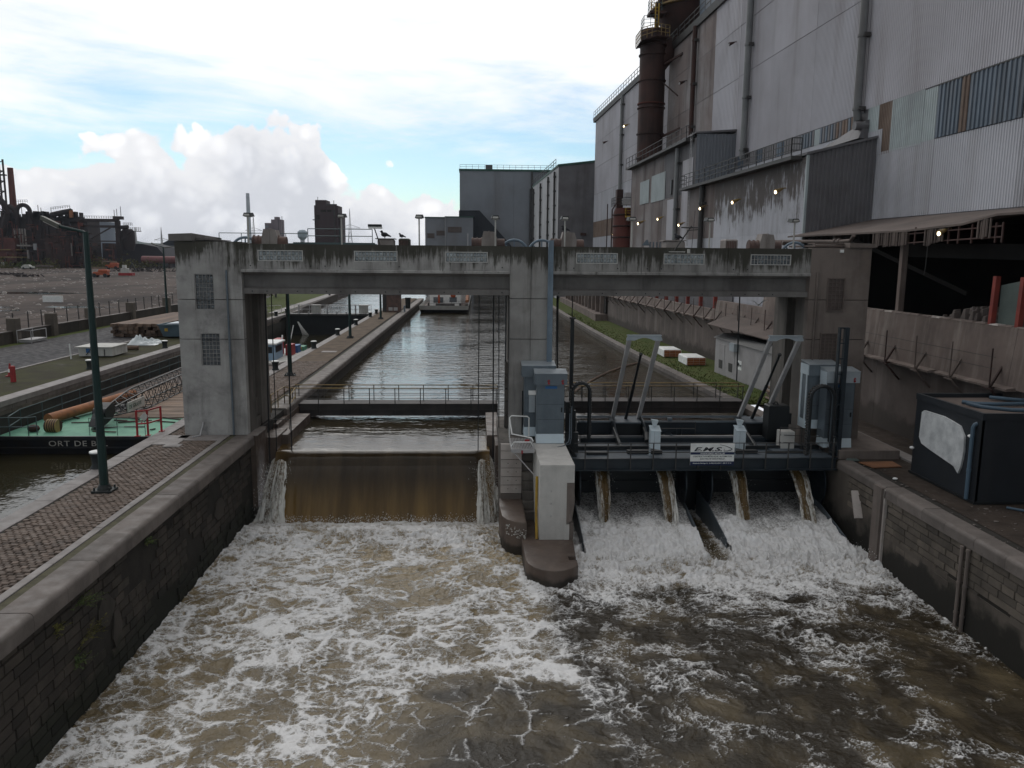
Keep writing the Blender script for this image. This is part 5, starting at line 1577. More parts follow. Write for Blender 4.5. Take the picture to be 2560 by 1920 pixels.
# cable chains and masts
def chain(name, xa, xb, y, z0, zt, label):
    t = thing(name, ((xa + xb) / 2, y, z0), label, 'cable chain', 'cable chain loops')
    r = (xb - xa) / 2; cx = (xa + xb) / 2
    pts = [(xa, y, z0), (xa, y, zt - r)] + [(cx - r * math.cos(a), y, zt - r + r * math.sin(a)) for a in [math.pi * k / 10 for k in range(1, 10)]] + [(xb, y, zt - r), (xb, y, z0 + .5)]
    b = MB()
    for dx in (-.13, .13):
        b.tube([(px, py + dx, pz) for px, py, pz in pts], .06, 6)
    b.build('side_band', steel_blk, t)
    L = [0]
    for a, c in zip(pts[:-1], pts[1:]): L.append(L[-1] + math.dist(a, c))
    b = MB(); s = 0
    while s < L[-1]:
        k = max(i for i in range(len(L)) if L[i] <= s); k = min(k, len(L) - 2); u = (s - L[k]) / (L[k + 1] - L[k])
        q = [pts[k][j] + (pts[k + 1][j] - pts[k][j]) * u for j in range(3)]
        nx, nz = q[0] - cx, (q[2] - (zt - r)) if q[2] > zt - r else 0
        m_ = math.hypot(nx, nz) or 1
        q2 = (q[0] + nx / m_ * .05, q[2] + nz / m_ * .05)
        b.box(q2[0] - .04, q2[0] + .04, y - .14, y + .14, q2[1] - .03, q2[1] + .03)
        s += .12
    b.build('link', rail_dk, t)
    b = MB(); b.tube([(px * .98 + cx * .02, py, pz) for px, py, pz in pts], .045, 6); b.build('cable', galv_dk if xa > 10 else steel_blk, t)
    return t


chain('cable_chain', 4.12, 4.86, 33.7, -.4, 2.55, 'black cable chain loop at the left end of the platform')
chain('cable_chain', 14.2, 15.2, 32.95, -.4, 2.55, 'black cable chain loop at the right end of the platform')
t = thing('ladder_mast', (15.6, 33.0, -.5), 'tall dark ladder mast in front of the brown tower', 'mast')
b = MB(); b.box(15.5, 15.68, 32.9, 33.1, -.5, 5.05); b.build('stile', steel_navy, t)
b = MB(); b.box(15.26, 15.32, 32.9, 33.1, -.5, 5.05); b.box(15.32, 15.5, 32.9, 33.1, 5.0, 5.05); b.build('stile', steel_navy, t)
b = MB()
for k in range(7): b.box(15.32, 15.5, 32.95, 33.02, .4 + k * .66, .45 + k * .66)
b.build('rung', steel_navy, t)
t = thing('steel_mast', (3.95, 33.3, -.9), 'dark steel frame and pipes right of the front cabinet', 'frame')
b = MB(); b.box(3.86, 4.02, 33.8, 34.0, -.9, 1.7); b.box(4.05, 4.35, 34.2, 34.4, -.9, 1.25); b.box(3.84, 4.4, 33.6, 33.8, -.9, .4); b.bar((3.9, 33.0, -.1), (4.5, 32.7, -.9), .12, .12); b.build('frame', steel_blk, t)
b = MB(); b.tube([(3.98, 33.3, 1.3), (3.98, 33.3, .25), (3.94, 33.2, .1), (3.7, 32.9, -.02), (3.4, 32.7, -.03)], .025, 6); b.tube([(4.06, 33.35, 1.6), (4.06, 33.35, .2), (4.0, 33.2, .0), (3.8, 33.0, -.0)], .02, 6); b.build('pipe', galv_dk, t)
b = MB()
for k in range(9): b.tube([(4.55 + .06 * k, 35.4 - .02 * k, -.5), (4.55 + .06 * k, 35.4, .62 - .05 * (k % 4))], .014, 5)
b.build('rod', steel_blk, t)
t = thing('motor_block', (13.65, 35.4, -.3), 'black boxy motor block in front of the brown tower base', 'machine')
b = MB(); b.bevbox(13.3, 14.25, 35.2, 35.9, -.3, 1.28, .05); b.build('casing', steel_blk, t)
b = MB(); b.tube([(13.6, 35.5, 1.28), (13.66, 35.5, 1.4), (13.76, 35.5, 1.4), (13.82, 35.5, 1.28)], .03, 6); b.box(14.25, 14.4, 35.3, 35.6, .4, .9); b.build('lug', steel_blk, t)
b = MB(); b.bevbox(13.45, 14.05, 33.95, 34.5, -.45, .35, .02); b.build('concrete_plinth', concrete_new, None, None, 'pale concrete plinth behind the right side rail', 'plinth')

# company sign
sg = thing('sign_board', (9.92, 32.38, -.74), 'white and navy company board hung on the platform railing', 'sign')
b = MB(); b.box(8.99, 10.85, 32.36, 32.39, -.74, .20); b.build('board', white_m, sg)
b = MB(); b.box(8.99, 10.85, 32.352, 32.36, -.275, -.17); b.build('band', sign_navy, sg)
b = MB(); b.box(8.99, 10.85, 32.352, 32.36, -.74, -.57); b.build('band', sign_navy, sg)
FR = (R(90), 0, 0)
text('lettering', 'E.M.S.', .235, sign_text, sg, (9.11, 32.357, -.125), FR, 1, .35, 'LEFT', .002, 1.0, .006, 1.20)
b = MB(); b.tube([(10.22, 32.352, .15), (10.48, 32.352, .09), (10.68, 32.352, .01), (10.75, 32.352, -.04), (10.69, 32.352, -.09), (10.54, 32.352, -.12), (10.40, 32.352, -.122), (10.41, 32.352, -.07), (10.43, 32.352, -.02)], [.005, .010, .015, .018, .016, .015, .013, .009, .004], 6); b.build('swoosh', sign_text, sg)
text('lettering', 'WWW.EMSD-METAL.BE', .10, white_m, sg, (9.92, 32.348, -.26), FR, 1, .25, 'CENTER', .002, 1.0, .001, 1.04)
text('lettering', 'CONSTRUCTION MÉTALLIQUE / AUTOMATION', .09, sign_text, sg, (9.92, 32.357, -.385), FR, 1, .25, 'CENTER', .002, 1.0, .001, 1.65)
text('lettering', 'ÉLECTRICITÉ INDUSTRIELLE', .09, sign_text, sg, (9.92, 32.357, -.49), FR, 1, .25, 'CENTER', .002, 1.0, .001, 1.04)
text('lettering', 'Avenue de Norvège, 21 - B-4960 MALMEDY - 080 79 10 10', .06, white_m, sg, (9.92, 32.348, -.665), FR, 1, 0, 'CENTER', .002, 1.0, .001, 1.64)

# ------------------------------------------------------------------ right quay and its stone wall
rq = thing('quay_wall', (15.7, 25, ZD), 'brown stone quay wall with pilaster and pipes along the right water edge', None, None, 'structure')
b = MB(); b.box(15.42, 16.45, -60, 35.0, -6, -.62); b.build('wall_core', wall_mortar, rq)
def keepR(y, z):
    if 28.4 < y < 29.05: return False
    if y > 29: return z > -1.9 + .35 * math.sin(y * 3) and y < 31.4
    return z > -2.55 + .35 * math.sin(y * .9) + .2 * math.sin(y * 2.7) or y < 19
masonry(rq, wall_stone_r, wall_render_r, 15.42, -1, 13, 31.5, -4.3, -.95, .25, .78, 9, 295, keepR, lambda c: 0 if 17.5 < c[0] else 9)
b = MB(); b.box(15.385, 15.42, 13, 28.3, -5, -2.3); b.box(15.385, 15.42, 29.05, 35.2, -5, -1.75); b.box(15.39, 15.42, 31.4, 35.2, -1.75, -.7); b.build('render', wall_render_r, rq)
b = MB(); b.box(15.22, 15.45, 28.42, 29.02, -5, -.6); b.build('pilaster', concrete_brown, rq)
b = MB(); b.box(15.3, 15.45, 28.28, 28.38, -5, -.62); b.build('pilaster_strip', stone_pale, rq)
for y in (23.1, 23.42):
    b = MB(); b.tube([(15.3, y, -1.0), (15.3, y, -4)], .06, 8)
    for z in (-1.03, -2.2, -3.2): b.tube([(15.3, y, z - .04), (15.3, y, z + .04)], .075, 8)
    b.build('pipe', concrete_brown, rq)
b = MB(); b.bar((15.3, 30.6, -1.35), (15.22, 30.0, -2.3), .3, .12); b.build('buttress', stone_pale, rq)
run_stones('coping_stone', rq, stone_cop, 15.3, 15.98, -.95, -.54, 13, 28.35, 1.45, 21, round_to=-1)
run_stones('coping_stone', rq, stone_cop, 15.34, 15.95, -.9, -.545, 28.45, 32.45, 1.4, 22, round_to=-1)
# slab and things lying on the dirt
t = thing('plinth_slab', (17, 34, -.6), 'low concrete slab under the right hand cabinet', 'slab'); b = MB(); b.bevbox(15.55, 18.2, 32.75, 37.5, -.6, -.21, .02); b.build('slab', concrete_brown, t)
b = MB(); b.bevbox(18.3, 18.9, 28, 48, -.6, -.5, .02); b.build('path', stone_strip, None, None, 'narrow pale concrete path below the bunker wall', kind='structure')
b = MB(); b.hexa([(16.3, 31.2, -.58), (17.55, 31.35, -.58), (17.6, 32.2, -.58), (16.1, 32.1, -.58)], [(16.3, 31.2, -.54), (17.55, 31.35, -.54), (17.6, 32.2, -.54), (16.1, 32.1, -.54)]); b.build('rusty_plate', rust_plate, None, None, 'flat rusty plate lying beside the dark container', 'plate')
b = MB(); b.hexa([(19.35, 25.0, -.58), (20.0, 24.6, -.58), (20.5, 25.5, -.58), (19.7, 25.7, -.58)], [(19.35, 25.0, -.53), (20.0, 24.6, -.53), (20.5, 25.5, -.50), (19.7, 25.7, -.5)]); b.build('red_plate', red_m, None, None, 'bent dull red plate lying on the dirt in front of the container', 'plate')
b = MB(); b.tube([(18.35, 25.9, -.55), (18.7, 25.5, -.54), (19.3, 25.25, -.54), (20.2, 25.3, -.53)], .045, 7); b.build('blue_hose', hose_m, None, None, 'short blue hose lying in front of the container', 'hose')
b = MB(); b.hexa([(15.75, 32.35, -.58), (16.3, 32.4, -.58), (16.25, 32.55, -.58), (15.7, 32.5, -.58)], [(15.8, 32.38, -.5), (16.25, 32.42, -.52), (16.2, 32.52, -.5), (15.78, 32.48, -.48)]); b.build('cloth_scrap', net_green, None, None, 'pale green rag beside the platform corner', 'rag')
b = MB(); rr = random.Random(12)
for i in range(190):
    x, y = rr.uniform(16.05, 17.6), rr.uniform(18, 32)
    if rr.random() < .4: x, y = 16.05 + abs(rr.gauss(0, .12)), rr.uniform(16, 32)
    if rr.random() < .25: x, y = rr.uniform(17.3, 20), 26.2 - abs(rr.gauss(0, .6))
    r = .008 + .035 * rr.random() ** 4
    b.ball((x, y, -.6 + r * .4), r, rr.uniform(.8, 2.4), rr.uniform(.8, 2.4), .5, 6, 4)
b.build('litter', stone_cop, None, (17, 25, -.6), 'pale crumbs of stone and litter scattered over the dirt', kind='stuff')
b = MB()
for (x, y, r) in ((16.35, 29.6, .09), (18.9, 33.4, .07)):
    b = MB(); b.ball((x, y, -.56), r, 1.2, .8, .5, 8, 5); b.build('plastic_scrap', white_m, None, None, 'white plastic scrap on the dirt ' + ('left of the dark container' if x < 17 else 'behind the low slab'), 'scrap')
# dark container with a hose on its roof
ct = thing('site_container', (19.5, 28.4, -.58), 'navy black site container with a pale foam patch and a hose on its roof', 'container')
b = MB(); b.box(17.52, 21.6, 26.4, 30.6, -.5, 2.42); b.build('body', cont_m, ct)
b = MB(); b.box(17.49, 17.62, 26.37, 30.63, 2.42, 2.66); b.box(17.62, 21.6, 26.37, 26.5, 2.42, 2.66); b.box(17.62, 21.6, 30.5, 30.63, 2.42, 2.66); b.box(21.48, 21.63, 26.5, 30.5, 2.42, 2.66); b.build('roof_rim', cont_m, ct)
b = MB(); b.box(17.62, 21.48, 26.5, 30.5, 2.425, 2.5); b.build('roof', canopy_m, ct)
b = MB(); b.box(17.5, 17.6, 26.4, 26.5, -.58, 2.42); b.box(17.45, 21.6, 26.35, 30.65, -.58, -.5); b.build('frame', steel_blk, ct)
out = [(30.05, 2.0), (29.9, 2.1), (28.6, 2.12), (28.0, 2.05), (27.55, 1.98), (27.25, 1.65), (27.2, 1.1), (27.3, .5), (27.42, .25), (27.7, .45), (28.4, .55), (29.2, .66), (29.9, .78), (30.1, 1.0)]
b = MB(); b.prism(out, 'x', 17.44, 17.515); b.build('foam_patch', insul_m, ct)
b = MB(); b.tube([(17.42, 26.75, -.5), (17.42, 26.75, 2.1), (17.45, 26.72, 2.2), (17.53, 26.7, 2.25)], .07, 8); b.tube([(17.42, 26.75, .5), (17.42, 26.75, .6)], .085, 8); b.build('drain_pipe', hose_m, ct)
b = MB()
for (y, z) in ((30.55, .45), (26.9, 1.75)): b.ball((17.45, y, z), .085, 1, 1.3, .7, 8, 6)
b.build('lamp', white_m, ct)
b = MB(); b.tube([(18.3, 28.6, 2.62), (18.6, 28.2, 2.56), (19.3, 27.6, 2.56), (20.3, 27.3, 2.58), (21.2, 27.5, 2.58), (21.3, 28.3, 2.58), (20.4, 28.6, 2.6), (19.4, 28.5, 2.6), (18.7, 28.7, 2.58), (18.35, 29.0, 2.6)], .075, 8); b.tube([(20.0, 29.9, 2.62), (20.8, 29.3, 2.62), (21.4, 28.9, 2.68)], .07, 8)
b.build('roof_hose', hose_m, None, None, 'blue grey hose coiled on the container roof', 'hose')
# ------------------------------------------------------------------ right bank: grass strip, bunker wall, small buildings
def hx(x0, y):                       # the hall stands slightly askew to the canal
    return x0 - .0307 * (y - 40)


cop = [(36, 15.5), (44, 15.2), (52, 14.75), (62, 14.2), (72, 13.75), (90, 13.2), (115, 12.75), (150, 12.6), (240, 12.6)]
wal = [(20, 21.25), (30, 20.95), (40, 20.6), (55, 19.95), (64, 19.4), (72, 18.7), (88, 17.7), (110, 17.0), (150, 16.6), (240, 16.5)]
ip = lambda tab, y: float(np.interp(y, [t[0] for t in tab], [t[1] for t in tab]))
rbk = thing('canal_bank', (15, 70, -.6), 'right canal bank of weathered stone with pale coping above the pool', None, None, 'structure')
ys = list(range(39, 150, 3)) + [150, 190, 240]
b = MB(); g = MB()
for ya, yb in zip(ys[:-1], ys[1:]):
    a, c = ip(cop, ya), ip(cop, yb)
    b.hexa([(a + .05, ya, -5), (a + .6, ya, -5), (c + .6, yb, -5), (c + .05, yb, -5)], [(a + .05, ya, -.72), (a + .6, ya, -.72), (c + .6, yb, -.72), (c + .05, yb, -.72)])
    if ya >= 45: g.quad((a + .62, ya, -.52), (ip(wal, ya) + .1, ya, -.38), (ip(wal, yb) + .1, yb, -.38), (c + .62, yb, -.52))
b.build('bank_wall', wall_render_r, rbk)
g.build('grass_strip', grass_m, rbk)
for ya, yb in zip(ys[:-1], ys[1:]):
    a, c = ip(cop, ya), ip(cop, yb); q = MB()
    q.hexa([(a, ya + .02, -.78), (a + .66, ya + .02, -.78), (c + .66, yb - .02, -.78), (c, yb - .02, -.78)], [(a + .02, ya + .02, -.5), (a + .66, ya + .02, -.48), (c + .66, yb - .02, -.48), (c + .02, yb - .02, -.5)])
    q.build('coping_stone', stone_cop, rbk)
# tufts
b = MB(); rr = random.Random(6)
for i in range(5200):
    y = 45 + 75 * rr.random() ** 1.6; a, c = ip(cop, y) + .6, ip(wal, y)
    x = a + (c - a) * rr.random(); h = rr.uniform(.04, .16); w = .03
    dx, dy = rr.uniform(-.08, .08), rr.uniform(-.08, .08); z = -.5
    b.add([(x - w, y, z), (x + w, y, z), (x + dx, y + dy, z + h)], [(0, 1, 2)]); b.add([(x, y - w, z), (x, y + w, z), (x - dx, y + dy, z + h)], [(0, 1, 2)])
b.build('grass', grass_m, None, (15, 70, -.5), 'rough grass on the strip along the right bank', kind='stuff')

bw = thing('bunker_wall', (20, 50, -.6), 'long brown concrete bunker wall with a broken ledge and rusty brackets', 'wall')
conc_bunk = pmat('conc_bunk', (0.18, 0.14, 0.122), (0.12, 0.093, 0.082), .5, .9, streak=((.40, .35, .31), .35, 1.6), blot=((.12, .09, .078), .6, .35, .5), bump=.3)
conc_low = pmat('conc_low', (0.125, 0.10, 0.09), (0.085, 0.068, 0.061), .5, .9, streak=((.30, .26, .24), .35, .9), low=((.045, .036, .03), .85, -.6, 1.6), bump=.3)
segs = [(20, 30), (30, 40), (40, 55), (55, 64), (64, 72), (72, 88), (88, 110), (110, 150)]
for ya, yb in segs:
    a, c = ip(wal, ya), ip(wal, yb); zt = 5.32 if yb <= 55 else (4.5 if yb <= 64 else 3.75)
    b = MB(); b.hexa([(a - .25, ya, 2.95), (a + .5, ya, 2.95), (c + .5, yb - .02, 2.95), (c - .25, yb - .02, 2.95)], [(a - .02, ya, zt), (a + .4, ya, zt), (c + .4, yb - .02, zt), (c - .02, yb - .02, zt)]); b.build('upper_wall', conc_bunk, bw)
    b = MB(); b.hexa([(a, ya, -.9), (a + .5, ya, -.9), (c + .5, yb - .02, -.9), (c, yb - .02, -.9)], [(a, ya, 2.95), (a + .5, ya, 2.95), (c + .5, yb - .02, 2.95), (c, yb - .02, 2.95)]); b.build('lower_wall', conc_low, bw)
# crumbling cap
rr = random.Random(31)
for i in range(16):
    y = 29.6 + i * .78; l = rr.uniform(.5, .78); x = ip(wal, y); b = MB()
    b.hexa([(x - .05, y, 5.3), (x + .3, y, 5.3), (x + .3, y + l, 5.3), (x - .05, y + l, 5.3)], [(x - .02, y + .03, 5.33 + rr.random() * .07), (x + .3, y, 5.36), (x + .3, y + l, 5.36), (x - .02, y + l - .03, 5.33 + rr.random() * .07)])
    b.build('cap_stone', stone_pale if i % 5 == 2 else conc_bunk, bw)
# brackets with posts
bm = MB(); y = 30.2; k = 0
while y < 104:
    x = ip(wal, y); st = 2.55 if y < 45 else (2.4 if y < 70 else 3.2)
    b = MB(); lean = .06 * math.sin(k * 2.1)
    b.bar((x - .85, y, 2.92), (x - .05, y, 3.0), .06, .06); b.bar((x - .80, y, 2.9), (x - .8 + lean, y + lean, 4.5), .045, .045)
    b.bar((x - .05, y + .35, 3.85), (x - .75, y, 3.0), .06, .1); b.bar((x - .75, y, 2.9), (x - .02, y, 2.1), .06, .08)
    b.bar((x - .85, y - .28, 2.9), (x - .85, y + .3, 2.92), .05, .05)
    b.build('bracket', canopy_m if k % 3 else rust_dark, bw); y += st; k += 1
b = MB()
for ya, yb in ((29.5, 34.4), (34.6, 40.5), (41, 44.5), (46, 54), (64, 72), (72, 88), (88, 104)):
    a, c = ip(wal, ya), ip(wal, yb); w = .62 if yb < 45 else .5; b = MB()
    b.hexa([(a - w, ya, 2.9), (a - .2, ya, 2.9), (c - .2, yb, 2.9), (c - w + .15, yb, 2.9)], [(a - w, ya, 2.99), (a - .2, ya, 3.05), (c - .2, yb, 3.05), (c - w + .15, yb, 2.97)]); b.build('ledge_slab', conc_bunk, bw)
b = MB()
for z in (3.75, 4.2): b.tube([(ip(wal, y) - .8, y, z + .03 * math.sin(y)) for y in range(30, 105, 5)], .012, 4)
b.build('wire', rail_dk, bw)
b = MB(); y = 66
for i in range(14):
    x = ip(wal, y) + .5; b = MB(); b.box(x, x + .3, y, y + .28, 3.4, 6.2); b.build('red_stanchion', red_post, bw)
    y += 3.3
b = MB(); b.hexa([(20.6, 64, 3.4), (20.7, 64, 3.4), (18.4, 112, 3.4), (18.3, 112, 3.4)], [(20.6, 64, 6.6), (20.7, 64, 6.6), (18.4, 112, 6.6), (18.3, 112, 6.6)]); b.build('backing_sheet', clad_dark, bw)
# concrete bays further along
for i in range(12):
    y = 106 + i * 3.4; x = ip(wal, y); b = MB(); b.hexa([(x - .7, y, .4), (x + .3, y, .4), (x + .3, y + .5, .4), (x - .7, y + .5, .4)], [(x - .7, y, 7), (x + .3, y, 7), (x + .3, y + .5, 7), (x - .7, y + .5, 7)]); b.build('bay_pier', conc_bunk, bw)
b = MB(); b.box(15.6, 17.2, 104.5, 150, -.6, .45); b.build('bay_base', conc_bunk, bw)
b = MB(); b.box(16.9, 17.3, 104.5, 150, .5, 7); b.build('bay_back', int_shade, bw)

# small grey substation
sb = thing('substation', (18.6, 52, -.6), 'small grey substation hut with two vented doors and a dark shallow roof', 'hut')
X0s, X1s, Y0s, Y1s = 17.62, 18.35, 58.0, 47.0
def sp(u, z, o=0.0):  # point on the canal face
    return (X0s + (X1s - X0s) * u - o, Y0s + (Y1s - Y0s) * u, z)
b = MB(); b.hexa([sp(1, -.6), (20.0, 47.0, -.6), (19.4, 58, -.6), sp(0, -.6)], [sp(1, 2.1), (20.0, 47.0, 2.1), (19.4, 58, 2.1), sp(0, 2.1)]); b.build('wall', grey_paint, sb)
for u0, u1 in ((.05, .17), (.22, .34)):
    b = MB(); b.hexa([sp(u1, -.2, .005), sp(u1, -.2, -.02), sp(u0, -.2, -.02), sp(u0, -.2, .005)], [sp(u1, 1.75, .035), sp(u1, 1.75, -.02), sp(u0, 1.75, -.02), sp(u0, 1.75, .035)]); d = b.build('door', grey_paint, sb)
    b = MB(); v = (u1 - u0); b.hexa([sp(u1 - v * .25, 0, .03), sp(u1 - v * .25, 0, 0), sp(u0 + v * .25, 0, 0), sp(u0 + v * .25, 0, .03)], [sp(u1 - v * .25, .6, .05), sp(u1 - v * .25, .6, 0), sp(u0 + v * .25, .6, 0), sp(u0 + v * .25, .6, .05)]); b.build('vent', rail_dk, d)
b = MB(); b.hexa([(18.2, 46.6, 2.1), (20.2, 46.6, 2.1), (19.6, 58.3, 2.1), (17.5, 58.3, 2.1)], [(18.9, 46.6, 2.42), (19.8, 46.6, 2.42), (19.2, 58.3, 2.42), (18.2, 58.3, 2.42)]); b.build('roof', steel_blk, sb)
b = MB(); b.hexa([sp(.455, .35, .01), sp(.455, .35, 0), sp(.385, .35, 0), sp(.385, .35, .01)], [sp(.455, .98, .02), sp(.455, .98, 0), sp(.385, .98, 0), sp(.385, .98, .02)]); nt = b.build('notice', white_m, sb)
b = MB(); n = 14
b.tube([(X0s + (X1s - X0s) * .41 - .03, Y0s + (Y1s - Y0s) * .41 + .13 * math.cos(2 * math.pi * k / n), .72 + .13 * math.sin(2 * math.pi * k / n)) for k in range(n)], .018, 5, closed=True)
b.tube([sp(.405, .66, .035), sp(.413, .78, .035)], .03, 5); b.tube([sp(.43, .70, .035), sp(.45, .70, .035)], .03, 5); b.tube([sp(.43, .62, .035), sp(.45, .62, .035)], .02, 5); b.build('notice_marks', sign_text, nt)
b = MB(); b.box(17.55, 17.95, 53.6, 54.6, 1.55, 2.1); b.build('alarm_box', galv, sb)
# sloping canopy sheet over it
b = MB(); b.add([(17.35, 59.5, 3.0), (18.7, 50.0, 2.75), (20.6, 49.8, 3.35), (19.3, 60, 3.7), (17.35, 59.5, 2.94), (18.7, 50.0, 2.69), (20.6, 49.8, 3.29), (19.3, 60, 3.64)], [(0, 1, 2, 3), (7, 6, 5, 4), (0, 4, 5, 1), (1, 5, 6, 2), (2, 6, 7, 3), (3, 7, 4, 0)])
b.build('lean_to_roof', canopy_m, None, None, 'dusty sheet roof leaning from the bunker wall over the substation', 'roof')


def pallet(x, y, label, m):
    t = thing('brick_pallet', (x, y, -.5), label, 'pallet', 'wrapped pallets on the grass')
    b = MB(); b.bevbox(x - .75, x + .75, y - 1.1, y + 1.5, -.4, .22, .08); b.build('wrap', white_m, t)
    b = MB()
    for k in range(4):
        for j in range(3): b.box(x - .70 + j * .48, x - .25 + j * .48, y - 1.16, y - 1.1, -.38 + k * .14, -.26 + k * .14)
    b.build('bricks', m, t)['kind'] = 'stuff'
    b = MB()
    for j in (-.6, 0, .6): b.box(x + j - .06, x + j + .06, y - 1.1, y + 1.4, -.5, -.4)
    b.build('runner', wood_m, t)
    return t


pallet(17.15, 62.4, 'nearer white wrapped pallet with an orange end on the grass', brick_orange)
pallet(16.55, 67.6, 'further white wrapped pallet with a brick end on the grass', brick_orange)
t = thing('firewood_stack', (18.2, 46.6, -.5), 'small stack of round logs beside the substation', 'logs')
rr = random.Random(3)
for i in range(5):
    for j in range(4): b = MB(); b.tube([(17.5 + i * .24 + (j % 2) * .1, 46.2, -.4 + j * .21), (17.5 + i * .24 + (j % 2) * .1, 46.9, -.4 + j * .21)], .10 * rr.uniform(.8, 1.1), 9); b.build('log', wood_m, t)
# gull in flight
t = thing('gull', (12.2, 42.5, 6.0), 'white gull gliding under the right beam', 'bird')
b = MB(); b.ball((12.1, 42.0, 6.02), .09, .8, 2.2, .9, 10, 8); b.ball((12.1, 41.78, 6.05), .055, 1, 1.2, 1, 8, 6); b.tube([(12.1, 41.72, 6.05), (12.1, 41.64, 6.03)], [.02, .004], 6); b.build('body', white_m, t)
for s in (-1, 1):
    b = MB(); P = [(.05, .0), (.34, .26), (.60, .42), (.80, .40)]
    for (a, za), (c, zc) in zip(P[:-1], P[1:]):
        ca, cb = .16 * (1 - a), .16 * (1 - c)
        b.hexa([(12.1 + s * a, 42 - ca, 6.04 + za - .008), (12.1 + s * c, 42 - cb, 6.04 + zc - .008), (12.1 + s * c, 42 + cb + .05, 6.04 + zc - .008), (12.1 + s * a, 42 + ca + .05, 6.04 + za - .008)],
               [(12.1 + s * a, 42 - ca, 6.04 + za + .012), (12.1 + s * c, 42 - cb, 6.04 + zc + .012), (12.1 + s * c, 42 + cb + .05, 6.04 + zc + .012), (12.1 + s * a, 42 + ca + .05, 6.04 + za + .012)])
    b.build('wing', white_m, t)
t.scale = (.52, .52, .52); t.location = (13.35, 37.6, 5.7)
# ------------------------------------------------------------------ the great steel hall on the right
hall = thing('steel_hall', (25, 60, -.6), 'huge grey ribbed steel hall towering along the right bank, lit lamps on its annexes', 'hall')
DX = -.0307


def hsheet(name, m, X0, ya, yb, za, zb, pitch=.2, depth=.035, off=0.0, label=None):
    b = MB(); b.corr((hx(X0, yb) - off, yb), (hx(X0, ya) - off, ya), za, zb, pitch, depth, (-1, DX))
    o = b.build(name, m, hall)
    if label: o['label'] = label
    return o


rr = random.Random(77)
cols = [14, 20, 26, 32, 38.6, 45.7, 54, 62, 70, 78.4, 86, 94, 104, 112, 120, 128, 136, 146, 156]
for ya, yb in zip(cols[:-1], cols[1:]):
    if yb <= 54:
        bands = [(10.4, 14.62, clad), (17.55, 24.8, clad_hi), (24.8, 29.4, clad_hi), (29.4, 33.0, clad_hi)]
        if yb <= 39: bands.insert(1, (14.62, 17.55, clad))
    elif yb <= 78.5:
        bands = [(13.5, 16.25, clad), (17.4, 24.8, clad_hi), (24.8, 29.4, clad_hi), (29.4, 33.0, clad_hi)]
    elif yb <= 104:
        dk = clad_brown if yb > 93 else clad_hi
        bands = [(13.5, 19.2, clad), (19.2, 24.7, dk), (24.7, 29.4, dk), (29.4, 33.0, dk)]
    else:
        bands = [(-.6, 11.5, clad), (11.5, 14.4, clad_rust if yb > 140 else clad), (14.4, 19.5, clad), (19.5, 24.4, clad_hi), (24.4, 28.9, clad_hi), (28.9, 33.0, clad_hi)]
    for (za, zb, m) in bands:
        hsheet('cladding_sheet', m, 26, ya + .01, yb - .01, za + .05, zb, .2 if yb < 80 else .4, .035 if yb < 80 else .05, .012 * rr.random())
    b = MB(); b.hexa([(hx(26.02, ya), ya, -.6 if ya > 104 else 10.3), (hx(26.3, ya), ya, -.6 if ya > 104 else 10.3), (hx(26.3, yb), yb, -.6 if ya > 104 else 10.3), (hx(26.02, yb), yb, -.6 if ya > 104 else 10.3)],
                     [(hx(26.02, ya), ya, 33.0), (hx(26.3, ya), ya, 33.0), (hx(26.3, yb), yb, 33.0), (hx(26.02, yb), yb, 33.0)]); b.build('wall_backing', clad_dark, hall)
# translucent blue strip and the patched band beside it
n = 20
for i in range(n):
    ya = 38.62 + (45.68 - 38.62) * i / n; yb = ya + (45.68 - 38.62) / n
    b = MB(); b.corr((hx(25.96, yb - .012), yb - .012), (hx(25.96, ya + .012), ya + .012), 14.66, 17.52, .4, .05, (-1, DX)); b.build('blue_panel', clad_rust if i in (12, 13) else clad_blue, hall)
b = MB(); b.hexa([(hx(25.9, 38.6), 38.6, 17.5), (hx(26, 38.6), 38.6, 17.5), (hx(26, 45.7), 45.7, 17.5), (hx(25.9, 45.7), 45.7, 17.5)], [(hx(25.9, 38.6), 38.6, 17.56), (hx(26, 38.6), 38.6, 17.56), (hx(26, 45.7), 45.7, 17.56), (hx(25.9, 45.7), 45.7, 17.56)]); b.build('strip_flashing', rail_dk, hall)
hsheet('patch_sheet', clad_pale, 26, 45.72, 47.0, 14.62, 17.5, off=.01)
hsheet('patch_sheet', clad_pale, 26, 47.0, 50.45, 14.5, 17.58, off=.02, label='pale bluish patch sheet')
hsheet('patch_sheet', clad_rust, 26, 50.45, 52.0, 14.45, 17.6, off=.0, label='rusty brown patch sheet')
hsheet('patch_sheet', clad_pale, 26, 52.0, 53.4, 16.0, 17.6, off=.01)
hsheet('patch_sheet', clad, 26, 51.4, 53.4, 14.5, 16.05, off=.03)
for i in range(18):
    ya = 54.3 + (62.0 - 54.3) * i / 18; yb = ya + 7.7 / 18 - .02
    if i in (14, 15): continue
    b = MB(); b.corr((hx(25.95, yb), yb), (hx(25.95, ya), ya), 16.3, 17.38, .42, .05, (-1, DX)); b.build('skylight_panel', clad_rust if i < 8 and i % 3 else (clad_blue if i % 2 else clad_dark), hall)
hsheet('skylight_panel', clad_pale, 26, 60.3, 61.2, 16.25, 17.4, off=.02)
for i in range(10):
    ya = 62.2 + i * 1.55
    hsheet('skylight_panel', clad_dark if i % 3 else clad_blue, 26, ya, ya + 1.5, 16.3, 17.36, .45, .05)
